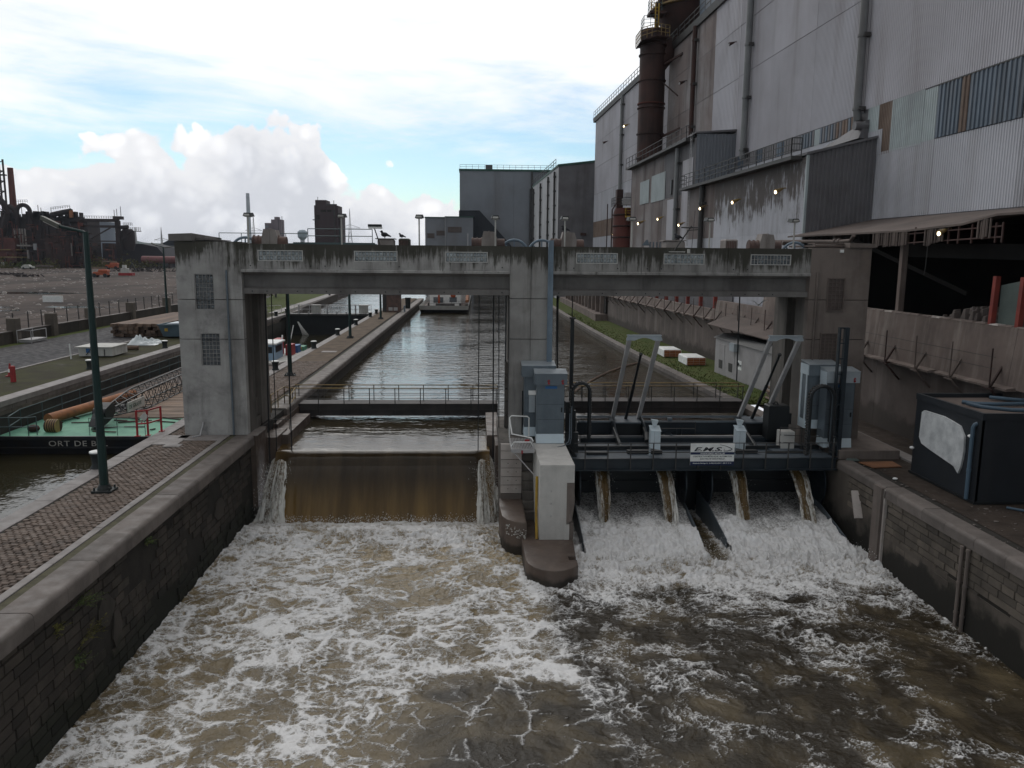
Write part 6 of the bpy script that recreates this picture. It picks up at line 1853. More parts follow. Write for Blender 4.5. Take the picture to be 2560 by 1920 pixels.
# eaves, roof, ends
b = MB(); b.hexa([(hx(25.7, 14), 14, 33.0), (hx(26.3, 14), 14, 33.0), (hx(26.3, 157), 157, 33.0), (hx(25.7, 157), 157, 33.0)], [(hx(25.6, 14), 14, 33.75), (hx(26.3, 14), 14, 33.8), (hx(26.3, 157), 157, 33.8), (hx(25.6, 157), 157, 33.75)]); b.build('gutter', rail_dk, hall)
b = MB(); b.hexa([(hx(26.3, 14), 14, 33.2), (72, 14, 33.2), (72, 157, 33.2), (hx(26.3, 157), 157, 33.2)], [(hx(26.3, 14), 14, 33.6), (72, 14, 36), (72, 157, 36), (hx(26.3, 157), 157, 33.6)]); b.build('roof', clad_dark, hall)
b = MB(); b.corr((hx(26, 156), 156), (72, 156), -.6, 33.2, .5, .05, (0, 1)); b.corr((72, 14), (hx(26, 14), 14), -.6, 33.2, .5, .05, (0, -1)); b.build('end_wall', clad, hall)
b = MB(); b.rail([(hx(25.75, 100), 100, 33.8), (hx(25.75, 157), 157, 33.8)], 1.1, 1.9, .045, 2, 4); b.rail([(hx(25.75, 74), 74, 33.8), (hx(25.75, 99), 99, 33.8)], 1.1, 1.9, .045, 2, 4); b.build('eave_rail', rail_dk, hall)


def downpipe(X0, y, za, zb, r, m, off=.45, elbow=False):
    x = hx(X0, y) - off; b = MB()
    pts = [(x, y, za), (x, y, zb)]
    if elbow: pts += [(x + .05, y - .05, zb - .5), (x + .3, y + .6, zb - 1.0)]
    b.tube(pts, r, 12)
    z = za - 1.5
    while z > zb:
        b.tube([(x, y, z - .08), (x, y, z + .08)], r * 1.18, 12); z -= 4.6
    o = b.build('downpipe', m, hall); z = za - 1.5
    while z > zb:
        c = MB(); c.box(x + r * .5, hx(X0, y) + .05, y - r * .8, y + r * .2, z - .1, z + .1); c.box(x - .1, x + .35, y - r * 1.7, y - r * .8, z - .12, z + .12); c.build('pipe_bracket', rail_dk, o); z -= 4.6


pipe_grey = pmat('pipe_grey', (0.20, 0.205, 0.205), (0.145, 0.148, 0.15), .4, .6, streak=((.1, .08, .07), .5, .8))
downpipe(26, 54.1, 33.0, 17.6, .27, pipe_grey, .42, True)
downpipe(26, 75.1, 33.0, 16.9, .30, pipe_grey)
downpipe(26, 92.0, 33.0, 21.2, .26, rust_dark)
downpipe(26, 130, 33.0, 9.0, .28, pipe_grey)
downpipe(22.2, 83.6, 18.9, 5.0, .24, pipe_grey, .35)
downpipe(21.5, 72.6, 14.2, 5.0, .24, rail_dk, .35)
b = MB(); b.tube([(hx(26, 54) - .9, 53.3, 16.5), (hx(26, 54) - .05, 53.3, 16.5)], .28, 14); b.hexa([(hx(25.9, 53.2) - .6, 53.1, 15.7), (hx(26, 53.2), 53.1, 15.7), (hx(26, 57) - .1, 58, 15.5), (hx(26, 57) - 1.2, 57.5, 15.5)], [(hx(25.9, 53.2) - .2, 53.1, 16.8), (hx(26, 53.2), 53.1, 16.9), (hx(26, 57) - .1, 57.9, 15.7), (hx(26, 57) - .9, 57.5, 15.6)]); b.build('hopper_head', clad_dark, hall)

# lower annex with soot and lamps; its dark side faces the camera
A1 = (52.0, 78.3); zA = 14.45
for ya, yb in zip((52.02, 58, 64, 70, 74), (58, 64, 70, 74, 78.3)):
    hsheet('annex_sheet', clad_soot, 21.5, ya, yb - .01, -.6, 9.6, .2, .03); hsheet('annex_sheet', clad_soot if ya < 69 else clad_brown, 21.5, ya, yb - .01, 9.61, zA - .1, .2, .03)
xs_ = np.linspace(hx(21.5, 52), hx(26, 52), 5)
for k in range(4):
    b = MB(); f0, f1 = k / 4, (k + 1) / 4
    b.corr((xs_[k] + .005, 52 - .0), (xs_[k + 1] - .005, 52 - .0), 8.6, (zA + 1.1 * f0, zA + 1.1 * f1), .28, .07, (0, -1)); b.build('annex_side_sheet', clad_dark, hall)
b = MB(); b.box(hx(21.5, 52) - .03, hx(21.5, 52) + .12, 51.86, 52.05, 5, zA); b.build('lit_corner_edge', clad_pale, hall)  # pale strip: the lit corner edge put into the colour
b = MB(); b.hexa([(hx(21.4, 51.8), 51.8, zA), (hx(26, 51.8), 51.8, zA + 1.1), (hx(26, 78.4), 78.4, zA + 1.1), (hx(21.4, 78.4), 78.4, zA)], [(hx(21.4, 51.8), 51.8, zA + .16), (hx(26, 51.8), 51.8, zA + 1.26), (hx(26, 78.4), 78.4, zA + 1.26), (hx(21.4, 78.4), 78.4, zA + .16)]); b.build('annex_roof', clad_dark, hall)
b = MB(); b.hexa([(hx(20.7, 52.6), 52.6, zA - .22), (hx(21.45, 52.6), 52.6, zA - .22), (hx(21.45, 78.6), 78.6, zA - .22), (hx(20.7, 78.6), 78.6, zA - .22)], [(hx(20.7, 52.6), 52.6, zA + .02), (hx(21.45, 52.6), 52.6, zA + .02), (hx(21.45, 78.6), 78.6, zA + .02), (hx(20.7, 78.6), 78.6, zA + .02)]); wk = b.build('walkway', rail_dk, hall)
b = MB(); b.rail([(hx(21.4, 52.7), 52.7, zA), (hx(20.75, 52.7), 52.7, zA), (hx(20.75, 78.5), 78.5, zA), (hx(21.4, 78.5), 78.5, zA)], 1.15, 1.55, .035, 3, 4); b.build('railing', rail_dk, wk)
# taller annex behind it
zB = 19.25
for ya, yb in zip((78.4, 84, 90, 96, 100), (84, 90, 96, 100, 106)):
    hsheet('annex_sheet', clad_brown, 22.2, ya + .02, yb - .01, -.6, 14.2, .4, .04); hsheet('annex_sheet', clad_dark if ya < 90 else clad_brown, 22.2, ya + .02, yb - .01, 14.21, zB, .4, .04)
hsheet('patch_sheet', clad_pale, 22.2, 96.4, 101, 14.3, 17.0, .4, .03, .08); hsheet('patch_sheet', clad_pale, 22.2, 89.1, 95.3, 14.2, 17.2, .4, .03, .08); hsheet('patch_sheet', clad_hi, 22.2, 83.9, 88, 8, 14.0, .4, .03, .08); hsheet('patch_sheet', clad_hi, 22.2, 79, 82.5, 8, 17.5, .4, .03, .08)
b = MB(); b.box(hx(22.2, 88) - .12, hx(22.2, 88), 86.2, 86.9, 14.5, 16); b.build('dark_opening', steel_blk, hall)
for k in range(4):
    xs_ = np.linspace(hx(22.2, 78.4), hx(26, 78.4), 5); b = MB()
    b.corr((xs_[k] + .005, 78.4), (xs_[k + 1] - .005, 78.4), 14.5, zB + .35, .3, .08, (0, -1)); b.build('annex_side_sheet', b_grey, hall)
b = MB(); b.hexa([(hx(22.0, 78.2), 78.2, zB + .35), (hx(26, 78.2), 78.2, zB + .6), (hx(26, 106), 106, zB + .6), (hx(22.0, 106), 106, zB)], [(hx(22.0, 78.2), 78.2, zB + .5), (hx(26, 78.2), 78.2, zB + .8), (hx(26, 106), 106, zB + .8), (hx(22.0, 106), 106, zB + .15)]); b.build('annex_roof', clad_dark, hall)
b = MB(); b.hexa([(hx(21.3, 79), 79, zB - .25), (hx(22.15, 79), 79, zB - .25), (hx(22.15, 106), 106, zB - .25), (hx(21.3, 106), 106, zB - .25)], [(hx(21.3, 79), 79, zB), (hx(22.15, 79), 79, zB), (hx(22.15, 106), 106, zB), (hx(21.3, 106), 106, zB)]); wk = b.build('walkway', rail_dk, hall)
b = MB(); b.rail([(hx(22.1, 79), 79, zB), (hx(21.35, 79), 79, zB), (hx(21.35, 106), 106, zB)], 1.15, 1.8, .04, 2, 4); b.build('railing', rail_dk, wk)
b = MB(); b.corr((hx(22.2, 106), 106), (hx(26, 106), 106), -.6, zB, .5, .05, (0, 1)); b.build('annex_side_sheet', clad_brown, hall)
b = MB(); x = hx(21.5, 78) - .25
for dy in (0, .5): b.tube([(x, 76.6 + dy, 9), (x, 76.6 + dy, 19.4)], .03, 5)
for k in range(26): b.tube([(x, 76.6, 9.2 + k * .4), (x, 77.1, 9.2 + k * .4)], .02, 4)
b.build('ladder', steel_grey, hall)


def wall_lamp(X0, y, z, lit, s=1.0):
    x = hx(X0, y); b = MB(); b.tube([(x, y, z + .28 * s), (x - .35 * s, y, z + .25 * s)], .04 * s, 6)
    b.tube([(x - .25 * s, y, z + .22 * s), (x - .75 * s, y - .1 * s, z + .02 * s)], [.08 * s, .17 * s], 10)
    o = b.build('wall_lamp', yellow_rail if lit else rust_dark, hall)
    c = MB(); c.ball((x - .76 * s, y - .1 * s, z - .01), .12 * s, .6, 1, 1, 10, 8); c.build('bulb', lamp_glow if lit else steel_grey, o)


for X0, y, z, lit in ((21.5, 71.8, 12.2, 1), (21.5, 63.5, 12.2, 1), (21.5, 55.0, 12.35, 1), (22.2, 97.9, 11.9, 1), (22.2, 89.3, 12.05, 1), (22.2, 80.9, 11.1, 1), (26, 126, 27.6, 1), (26, 133, 11.6, 1), (26, 143, 27.4, 0), (26, 79.6, 28.0, 0), (26, 95.7, 27.7, 0)):
    wall_lamp(X0, y, z, lit, 1.0 if y < 90 else 1.25)

# canopy over the open bunker, with torn fringe sheets
b = MB()
cy = [52.0, 49, 44, 38.3, 34, 31.8, 30.2, 24]; cz = [9.32, 9.33, 9.3, 9.3, 9.45, 9.75, 9.75, 9.75]
for k in range(len(cy) - 1):
    ya, yb = cy[k], cy[k + 1]; b = MB()
    p = [(hx(20.55, ya), ya, cz[k]), (hx(25.97, ya), ya, 10.4), (hx(25.97, yb), yb, 10.4), (hx(20.55, yb), yb, cz[k + 1])]
    b.hexa([(x, y + (-.01 if i > 1 else -.0), z - .09) for i, (x, y, z) in enumerate(p)][::-1], p[::-1]); b.build('canopy_sheet', canopy_m, hall)
for (ya, yb, zt, zb) in ((41.4, 38.15, (9.2, 9.22), (8.55, 8.55)), (36.8, 35.25, (9.25, 9.3), (8.5, 8.75)), (33.05, 32.15, (9.5, 9.6), (8.75, 8.85))):
    nb = max(1, round((ya - yb) / .16)); b = MB(); rr = random.Random(int(ya * 10))
    for i in range(nb):
        a = ya + (yb - ya) * i / nb; c = ya + (yb - ya) * (i + 1) / nb; xa = hx(20.6, a) + .04 * math.sin(i * 1.3)
        lo = zb[0] + (zb[1] - zb[0]) * i / nb + rr.uniform(-.04, .04); hi = zt[0] + (zt[1] - zt[0]) * i / nb
        b.corr((xa, a), (hx(20.6, c) + .04 * math.sin(i * 1.3), c), (lo, lo + rr.uniform(-.04, .04)), hi, .16, .045, (-1, 0))
    b.build('fringe_sheet', canopy_m, hall)
b = MB()
for z in (9.05, 8.62): b.tube([(hx(20.65, 41), 41, z), (hx(20.65, 31.5), 31.5, z + .2)], .035, 6)
for y in (37.6, 35.0, 34.3, 33.4, 31.9, 31.5): b.bar((hx(20.65, y), y, 9.4), (hx(20.65, y), y, 8.6), .07, .07)
b.build('fringe_frame', rust_dark, hall)
wall_lamp(20.9, 35.25, 9.05, 1, .8)
b = MB(); b.tube([(hx(20.4, 54), 54, 9.02), (hx(20.35, 44.3), 44.3, 8.85), (hx(20.35, 43.2), 43.2, 8.88), (hx(20.35, 42.9), 42.9, 9.15)], .10, 10)
for y in (52, 45.0, 44.5): b.tube([(hx(20.36, y), y - .1, 8.87), (hx(20.36, y), y + .1, 8.87)], .15, 10)
b.build('gas_pipe', canopy_m, hall)
b = MB(); b.hexa([(hx(22.5, 31.6), 31.6, 10.0), (hx(25.9, 33.5), 33.5, 10.45), (hx(25.9, 26), 26, 10.45), (hx(22.5, 26), 26, 10.0)][::-1], [(hx(23.6, 31.0), 31.0, 11.2), (hx(25.9, 32.0), 32.0, 12.4), (hx(25.9, 26), 26, 12.4), (hx(23.6, 26), 26, 11.2)][::-1]); b.tube([(hx(22.9, 31.2), 31.2, 11.1), (hx(22.9, 25), 25, 11.1)], .22, 12)
b.build('roof_hood', canopy_m, hall)
# bunker inside, its shade painted on as near-black surfaces
b = MB(); b.box(46, 46.4, 14.2, 56, -.6, 33); b.box(22, 46, 55.2, 55.6, -.6, 10.55); b.box(22.0, 46, 14.3, 14.6, -.6, 10.55); b.box(hx(26.3, 30), 46, 14.6, 55.2, 10.42, 10.6); b.build('bunker_lining', int_shade, hall)
b = MB(); b.quad((20.9, 14.6, -.5), (46, 14.6, -.5), (46, 55, -.5), (20.9, 55, -.5)); b.build('bunker_floor', int_shade, hall)
for (y, x, m) in ((39.2, .35, conc_bunk), (46.5, .4, conc_bunk), (30.0, 1.2, conc_bunk)):
    b = MB(); b.box(hx(20.6, y) + x, hx(20.6, y) + x + .28, y - .14, y + .14, -.5, 9.35); b.build('bunker_post', m, hall)
b = MB(); b.bar((hx(20.9, 45), 45, 9.2), (hx(25, 40), 40, 6.2), .2, .2); b.bar((24, 30, 8.2), (24, 44, 8.4), .5, .7); b.build('bunker_brace', int_shade, hall)
b = MB(); b.tube([(hx(20.7, 36.6), 36.6, 8.6), (hx(20.7, 36.62), 36.62, 7.6), (hx(20.7, 36.7), 36.7, 7.2)], .015, 4); b.build('loose_wire', rail_dk, hall)
b = MB(); rr = random.Random(41)
for i in range(260):
    y = rr.uniform(31.5, 37.5); x = hx(21.6, y) + rr.uniform(-.3, 1.6); z = 4.9 + .9 * math.exp(-((y - 34.3) / 1.8) ** 2) + rr.uniform(-.2, .1); s = rr.uniform(.05, .2)
    b.hexa([(x - s, y - s, z - s * 2.8), (x + s, y - s, z - s * 2.8), (x + s, y + s, z - s * 2.8), (x - s, y + s, z - s * 2.8)], [(x - s * .6, y - s * .4, z), (x + s * .7, y - s * .5, z + s * .3), (x + s * .5, y + s * .6, z + .1 * s), (x - s * .5, y + s * .5, z)])
b.build('scrap_heap', conc_low, None, (23, 34, 4), 'dark heap of scrap behind the bunker wall under the canopy', kind='stuff')
t = thing('screen', (21.2, 31, 5.3), 'grey green sheet stretched between two red steel posts in the bunker opening', 'screen')
for y in (31.78, 30.2):
    b = MB(); x = hx(20.75, y); b.bar((x, y, 4.8), (x + .06, y, 7.26), .2, .2); b.build('post', red_post, t)
b = MB(); x0_, x1_ = hx(20.95, 31.7), hx(20.95, 30.25)
b.hexa([(x0_, 31.68, 5.0), (x0_ + .04, 31.68, 5.0), (x1_ + .04, 30.3, 5.0), (x1_, 30.3, 5.0)][::-1], [(x0_, 31.68, 6.9), (x0_ + .04, 31.68, 6.9), (x1_ + .04, 30.3, 7.15), (x1_, 30.3, 7.15)][::-1]); b.build('sheet', net_green, t)

# ------------------------------------------------------------------ rusty ducts on the hall
fl = None
fl = thing('flue_duct', (21.5, 102.4, zB), 'wide dark brown rusty flue duct rising up the hall from the annex roof', 'duct')
b = MB(); b.lathe((21.55, 102.4, 0), [(1.58, 19.3), (1.58, 35.2)], 24); b.build('shell', rust_dark, fl)
for z in (20.0, 22.9, 26.0, 26.5, 29.2, 32.2, 33.3):
    b = MB(); b.lathe((21.55, 102.4, 0), [(1.6, z), (1.72, z + .02), (1.72, z + .16), (1.6, z + .18)], 24); b.build('band', rust_red if z == 26.5 else rust_dark, fl)
for z in (22.5, 31.0): b = MB(); b.bar((22.5, 102, z), (24.2, 98, z + .6), .18, .25); b.build('brace', rust_dark, fl)
b = MB(); b.bar((22.3, 102, 29.5), (24, 99, 27), .12, .12); b.build('brace', rust_dark, fl)
b = MB(); b.hexa([(19.6, 99.9, 33.4), (21.5, 99.6, 33.9), (23.2, 100.4, 33.9), (19.7, 104, 33.4)], [(19.6, 99.9, 33.55), (21.5, 99.6, 34.05), (23.2, 100.4, 34.05), (19.7, 104, 33.55)]); pfm = b.build('platform', rust_dark, fl)
b = MB(); b.rail([(19.65, 103.8, 33.55), (19.65, 99.95, 33.55), (21.4, 99.7, 34.05), (23.1, 100.5, 34.05)], 1.3, .6, .045, 3, 4); b.build('railing', yellow_rail, pfm)
b = MB(); b.rail([(20.2, 103.5, 35.3), (20.1, 101.2, 35.3), (21.6, 100.8, 35.3)], 1.3, .7, .035, 3, 4); b.rail([(20.9, 103, 37.2), (20.8, 101.5, 37.2), (22.2, 101.2, 37.2)], 1.4, .7, .035, 3, 4); b.build('railing', rail_teal, fl)
b = MB(); b.box(20.8, 22.8, 101.2, 103.2, 36.9, 37.2); b.box(21.9, 22.8, 101.4, 102.6, 37.9, 38.6); b.box(21.5, 21.75, 101.3, 101.5, 34, 38.2); b.build('gallery', rust_dark, fl)
b = MB(); b.box(21.35, 21.5, 101.1, 101.2, 34, 38); b.box(21.75, 21.9, 101.1, 101.2, 34, 38)
for k in range(9): b.box(21.5, 21.75, 101.1, 101.18, 34.3 + k * .4, 34.36 + k * .4)
b.build('ladder', yellow_m, fl)
b = MB(); b.tube([(20.75, 107.2, 19.5), (20.75, 107.2, -.6)], .42, 12); b.build('drop_pipe', rust_dark, fl)
hp = thing('dust_hopper', (26.9, 104, 33.6), 'great rusty round hopper with a yellow gallery on the hall roof', 'hopper')
b = MB(); b.lathe((27.0, 104, 0), [(1.6, 33.2), (3.3, 35.0), (4.9, 37.4), (5.0, 38.0)], 32); b.build('cone', rust_dark, hp)
b = MB(); b.lathe((27.0, 104, 0), [(4.7, 38.0), (4.55, 44), (3.4, 46.5), (.1, 47.4)], 32); b.build('shell', pmat('rust_warm', (.15, .085, .06), (.10, .06, .045), .3, .8, streak=((.22, .16, .13), .5, .6)), hp)
b = MB(); b.lathe((27.0, 104, 0), [(4.6, 37.9), (5.5, 37.95), (5.5, 38.12), (4.6, 38.12)], 40); gl = b.build('gallery', yellow_rail, hp)
b = MB(); n = 36
for k in range(1, 4):
    b.tube([(27 + 5.45 * math.cos(2 * math.pi * i / n), 104 + 5.45 * math.sin(2 * math.pi * i / n), 38.1 + .42 * k) for i in range(n)], .035, 4, closed=True)
for i in range(n): b.tube([(27 + 5.45 * math.cos(2 * math.pi * i / n), 104 + 5.45 * math.sin(2 * math.pi * i / n), 38.1), (27 + 5.45 * math.cos(2 * math.pi * i / n), 104 + 5.45 * math.sin(2 * math.pi * i / n), 39.4)], .035, 4)
b.build('railing', yellow_m, gl)
b = MB(); b.tube([(25.5, 103.6, 34.2), (23.4, 102.8, 33.0), (21.8, 102.4, 31.0)], [1.3, 1.3, 1.3], 16); b.build('spout', rust_dark, hp)
b = MB(); b.box(25.4, 31, 88, 96, 33.6, 39.5); b.build('roof_housing', clad_blue, None, None, 'bluish roof housing at the hall eave beside the hopper', 'housing')

sd_ = thing('rusty_silo', (21.2, 118, -.6), 'slim rusty silo with a yellow platform standing beyond the annexes', 'silo')
b = MB(); b.lathe((21.3, 118, 0), [(1.45, -.6), (1.45, 14.2), (1.2, 14.9)], 20); b.build('shell', rust_red, sd_)
b = MB(); b.box(20.2, 21.1, 117.3, 118.6, 14.9, 17.5); b.build('stack_box', rust_dark, sd_)
b = MB(); b.box(20.9, 23.0, 116.4, 118, 15.3, 16.2); b.box(21.3, 22.5, 116.2, 117.6, 16.4, 17.0); b.build('fan_unit', steel_grey, sd_)
b = MB(); b.rail([(19.7, 119, 15.1), (19.7, 116.5, 15.1), (23.2, 116.5, 15.1)], 1.2, .8, .04, 3, 4); b.build('railing', rail_dk, sd_)
b = MB(); b.box(21.3, 23.4, 115.4, 116.6, 13.5, 13.7); b.rail([(21.3, 116.5, 13.7), (21.3, 115.4, 13.7), (23.4, 115.4, 13.7)], 1.1, .6, .05, 3, 4); b.build('platform', yellow_m, sd_)
b = MB()
for k in range(9): b.lathe((21.3, 118, 0), [(1.46, 1 + k * 1.6), (1.56, 1.05 + k * 1.6), (1.56, 1.2 + k * 1.6), (1.46, 1.25 + k * 1.6)], 20)
b.build('bands', rust_dark, sd_)
b = MB(); b.tube([(22.8, 115.8, -.6), (22.8, 115.8, 13.4)], .45, 12); b.build('pipe', rust_red, sd_)
b = MB(); b.tube([(19.5, 117, -.6), (19.5, 117, 14.6), (20.2, 117.5, 15.6)], .1, 6); b.tube([(19.3, 120, -.6), (19.3, 120, 15.6)], .08, 6); b.build('thin_pipe', rust_dark, sd_)

# ------------------------------------------------------------------ buildings beyond the hall
bc = thing('grey_shed', (20, 180, -.6), 'tall grey sheet clad shed end-on beyond the hall, ladders down its long side painted as lit', 'building')
b = MB(); b.add([(15.95, 160, -.6), (26, 160, -.6), (26, 160, 26.4), (15.95, 160, 25.2)], [(0, 1, 2, 3)]); b.build('end_wall', clad_dark, bc)
b = MB(); b.add([(14.45, 210, -.6), (15.95, 160, -.6), (15.95, 160, 25.2), (14.45, 210, 25.4)], [(0, 1, 2, 3)]); b.build('side_wall', b_light, bc)  # light from the left painted in: paler sheet than the end wall
b = MB(); b.add([(15.8, 159.8, 25.2), (26, 159.8, 26.4), (26, 212, 26.6), (14.3, 212, 25.4), (15.8, 159.8, 25.6), (26, 159.8, 26.8), (26, 212, 27), (14.3, 212, 25.8)], [(0, 3, 2, 1), (4, 5, 6, 7), (0, 1, 5, 4), (1, 2, 6, 5), (2, 3, 7, 6), (3, 0, 4, 7)]); b.build('roof', green_trim, bc)
b = MB(); b.rail([(14.2, 210, 25.8), (15.6, 162, 25.6)], 1.2, 4, .06, 2, 4); b.build('eave_rail', rail_dk, bc)
for y in (164, 175, 190, 206):
    x = 15.95 - 1.5 * (y - 160) / 50; b = MB(); b.tube([(x - .3, y, -.5), (x - .3, y, 24.6)], .22, 8)
    for k in range(9): b.box(x - .55, x, y - .5, y + .1, 1 + k * 2.8, 1.35 + k * 2.8)
    b.build('downpipe', rail_dk, bc)
b = MB(); b.box(20.5, 21.6, 159.6, 160, 12.0, 12.5); b.build('wall_lamp', rust_dark, bc)
bb = thing('grey_block', (6, 275, -.6), 'large grey windowless block closing the view up the canal, railing along its roof', 'building')
for k in range(4):
    x0_ = -5.4 + k * 5.72; b = MB(); b.box(x0_ + .02, x0_ + 5.7, 260, 261, -.6, 34.3); b.build('wall_panel', b_grey, bb)
b = MB(); b.box(-5.4, 30, 261, 300, -.6, 34.2); b.box(17.5, 30, 260.2, 261, -.6, 34.2); b.build('body', b_grey, bb)
b = MB(); b.box(-5.6, 30, 259.8, 300, 34.3, 34.9); b.build('roof_edge', green_trim, bb)
b = MB(); b.rail([(-5.3, 260, 34.9), (26, 260, 34.9)], 1.3, 1.9, .06, 2, 4); b.build('railing', rail_teal, bb)
b = MB(); b.box(2.8, 5.0, 262, 264, 34.9, 36.4); b.build('roof_box', clad_dark, bb)
b = MB(); b.box(17.2, 17.8, 259.5, 260, -.6, 34.3); b.tube([(18.4, 259.2, -.6), (18.4, 259.2, 29)], .3, 8); b.tube([(17.0, 259.4, -.6), (17.0, 259.4, 29)], .25, 8)
for k in range(8): b.box(16.8, 18.9, 258.8, 259.6, 3 + k * 3.4, 3.5 + k * 3.4)
b.build('downpipe', rail_dk, bb)
b = MB(); b.prism([(-5.5, 21.7), (.85, 21.75), (10.4, 11.6), (12, 9), (12, 4), (-5.5, 4)], 'y', 253.5, 259.5); b.build('conveyor_gallery', b_black, None, None, 'black slanting conveyor housing against the large grey block', 'conveyor')
ld = thing('low_annex', (-9, 252, -.6), 'low grey annex with brown blanked windows left of the large grey block', 'building')
b = MB(); b.box(-15.75, -9.65, 250, 262, -.6, 19.2); b.build('wall', b_grey, ld)
b = MB(); b.box(-9.62, -1.1, 249.6, 262, -.6, 19.4); b.build('wall', b_grey, ld)
b = MB(); b.box(-15.9, -9.6, 249.8, 262, 19.2, 19.5); b.box(-9.75, -1.0, 249.4, 262, 19.4, 19.7); b.build('roof', green_trim, ld)
for (x0_, x1_, z0_, z1_, y) in ((-15.1, -12.9, 13.1, 14.55, 249.9), (-12.3, -9.7, 13.9, 15.35, 249.9), (-8.8, -4.6, 14.85, 16.55, 249.5)):
    b = MB(); b.box(x0_, x1_, y, y + .3, z0_, z1_); b.build('window', pane_brown, ld)
b = MB(); b.box(-9.7, -9.5, 249.3, 249.6, -.6, 19.4); b.box(-2.9, -2.5, 249.3, 249.6, -.6, 14.6); b.build('downpipe', b_light, ld)
# ------------------------------------------------------------------ left side: lock, quay furniture, barge, yard
lk = thing('lock_side', (-25.6, 60, -3), 'left lock wall of stone courses with pale coping and dark wet face', None, None, 'structure')
b = MB(); b.box(-26.3, -25.36, -100, 118, -6, -.75); b.build('lock_wall', pmat('lock_dark', (.045, .042, .036), (.028, .027, .024), .7, .85, low=((.012, .012, .009), .9, -2.7, 1.6), bump=.3), lk)
for c in range(2):
    y = 36.0; rr = random.Random(50 + c)
    while y < 104:
        l = 1.15 * rr.uniform(.8, 1.2); b = MB(); b.box(-26, -25.33 + rr.uniform(-.012, .012), y + .012, y + l - .012, -.75 + c * .22, -.54 + c * .22); b.build('course_stone', stone_cop if c else wall_stone_r, lk); y += l
run_stones('coping_stone', lk, stone_strip, -26.2, -25.3, -.3, .0, 30, 118, 2.6, 61, far=80)
b = MB(); b.quad((-31.15, 12, -.015), (-26.2, 12, -.015), (-26.2, 118, -.015), (-31.15, 118, -.015)); b.build('verge', lock_grass, None, (-29, 60, -.015), 'mossy gravel verge along the left lock wall', kind='structure')
b = MB(); b.box(-31.35, -31.15, 12, 104, -.2, .04); b.build('kerb', stone_strip, None, None, 'pale kerb line between the verge and the road', kind='structure')
b = MB(); b.quad((-39.4, 12, -.012), (-31.36, 12, -.012), (-31.36, 200, -.012), (-39.4, 200, -.012)); b.build('road', asphalt, None, (-35, 70, -.012), 'worn wet asphalt road beside the lock', kind='structure')
b = MB(); b.quad((-40.4, 12, -.01), (-39.4, 12, -.01), (-39.4, 140, -.01), (-40.4, 140, -.01)); b.build('grass_edge', grass_m, None, (-40, 70, -.01), 'narrow grass edge along the foot of the low wall', kind='structure')
b = MB(); b.quad((-44.5, 12, -.012), (-40.9, 12, -.012), (-40.9, 160, -.012), (-44.5, 160, -.012)); b.build('path', stone_strip, None, (-42.7, 70, -.012), 'pale concrete strip behind the fence', kind='structure')

# lock gate
g = thing('lock_gate', (-19.7, 108, -3), 'dark upper lock gate leaking a jet of water, railings and white boxes on top', 'gate')
b = MB(); b.box(-25.3, -14.15, 108, 108.8, -5, -.15); b.build('gate_leaf', steel_blk, g)
b = MB(); b.box(-25.3, -14.15, 107.6, 109.2, -.15, .06); b.build('walkway', rail_dk, g)
b = MB(); b.rail([(-25.2, 107.7, .06), (-14.2, 107.7, .06)], 1.15, 1.0, .025, 2, 4); b.rail([(-25.2, 109.1, .06), (-14.2, 109.1, .06)], 1.15, 1.4, .025, 2, 4); b.build('railing', steel_grey, g)
for x0_ in (-22.0, -15.7):
    b = MB(); b.bevbox(x0_ + .0, x0_ + 1.15, 107.9, 108.7, .15, 1.2, .08); b.box(x0_ - .05, x0_ + 1.2, 107.85, 108.75, 1.1, 1.25); b.build('white_box', white_old, g)
for i in range(9): b = MB(); b.tube([(-24.9 + i * 1.25, 108.0, .06), (-24.9 + i * 1.25, 108.0, .35 + .9 * (i % 3 == 1))], .1, 6); b.build('spindle', steel_grey, g)
b = MB()
for i in range(10):
    a = i / 10; b.tube([(-23.9 + .02 * i, 107.9, -1.0), (-23.5 + .9 * a * .6, 107.5 - .3 * a, -1.7 - .1 * a), (-23.1 + 1.0 * a, 107.2 - .5 * a, -2.68)], .02, 4)
b.build('leak', spray_m, g)
for (x, y0, y1) in ((-25.2, 110, 122), (-27.5, 108, 114)):
    pass
b = MB(); b.rail([(-27.6, 100, 0), (-27.6, 107, 0), (-26.2, 109, 0)], 1.1, 1.2, .035, 2, 5); b.build('gate_rail', white_old, None, None, 'pale handrail at the left end of the lock gate', 'railing')
b = MB(); b.box(-29.4, -28.6, 99, 100, 0, 2.2); b.build('white_cabinet', white_old, None, None, 'white cabinet beside the left end of the lock gate', 'cabinet')
t = thing('gate_house', (-30, 106, 0), 'grey steel frame of two posts beside the left end of the lock gate', 'frame')
for x in (-29.6, -28.9, -28.3): b = MB(); b.tube([(x, 106, 0), (x, 106, 5.5)], .22, 8); b.build('post', galv_dk, t)
# left bank above the gate
b = MB(); b.quad((-33, 112, .01), (-26.4, 110, .01), (-30, 200, .01), (-45, 200, .01)); b.build('grass', grass_m, None, (-32, 140, .01), 'grass bank above the lock gate', kind='structure')
b = MB(); b.quad((-28.2, 110, .03), (-26.6, 109, .03), (-29.2, 190, .03), (-31, 190, .03)); b.build('path', stone_strip, None, (-29, 150, .03), 'towpath along the left bank above the gate', kind='structure')
b = MB(); b.hexa([(-26.2, 109, -4), (-25.3, 108.5, -4), (-28.2, 165, -4), (-29.2, 165, -4)], [(-26.2, 109, .02), (-25.3, 108.5, .02), (-28.2, 165, .02), (-29.2, 165, .02)]); b.build('bank_wall', conc_low, None, None, 'concrete bank wall above the lock gate', kind='structure')


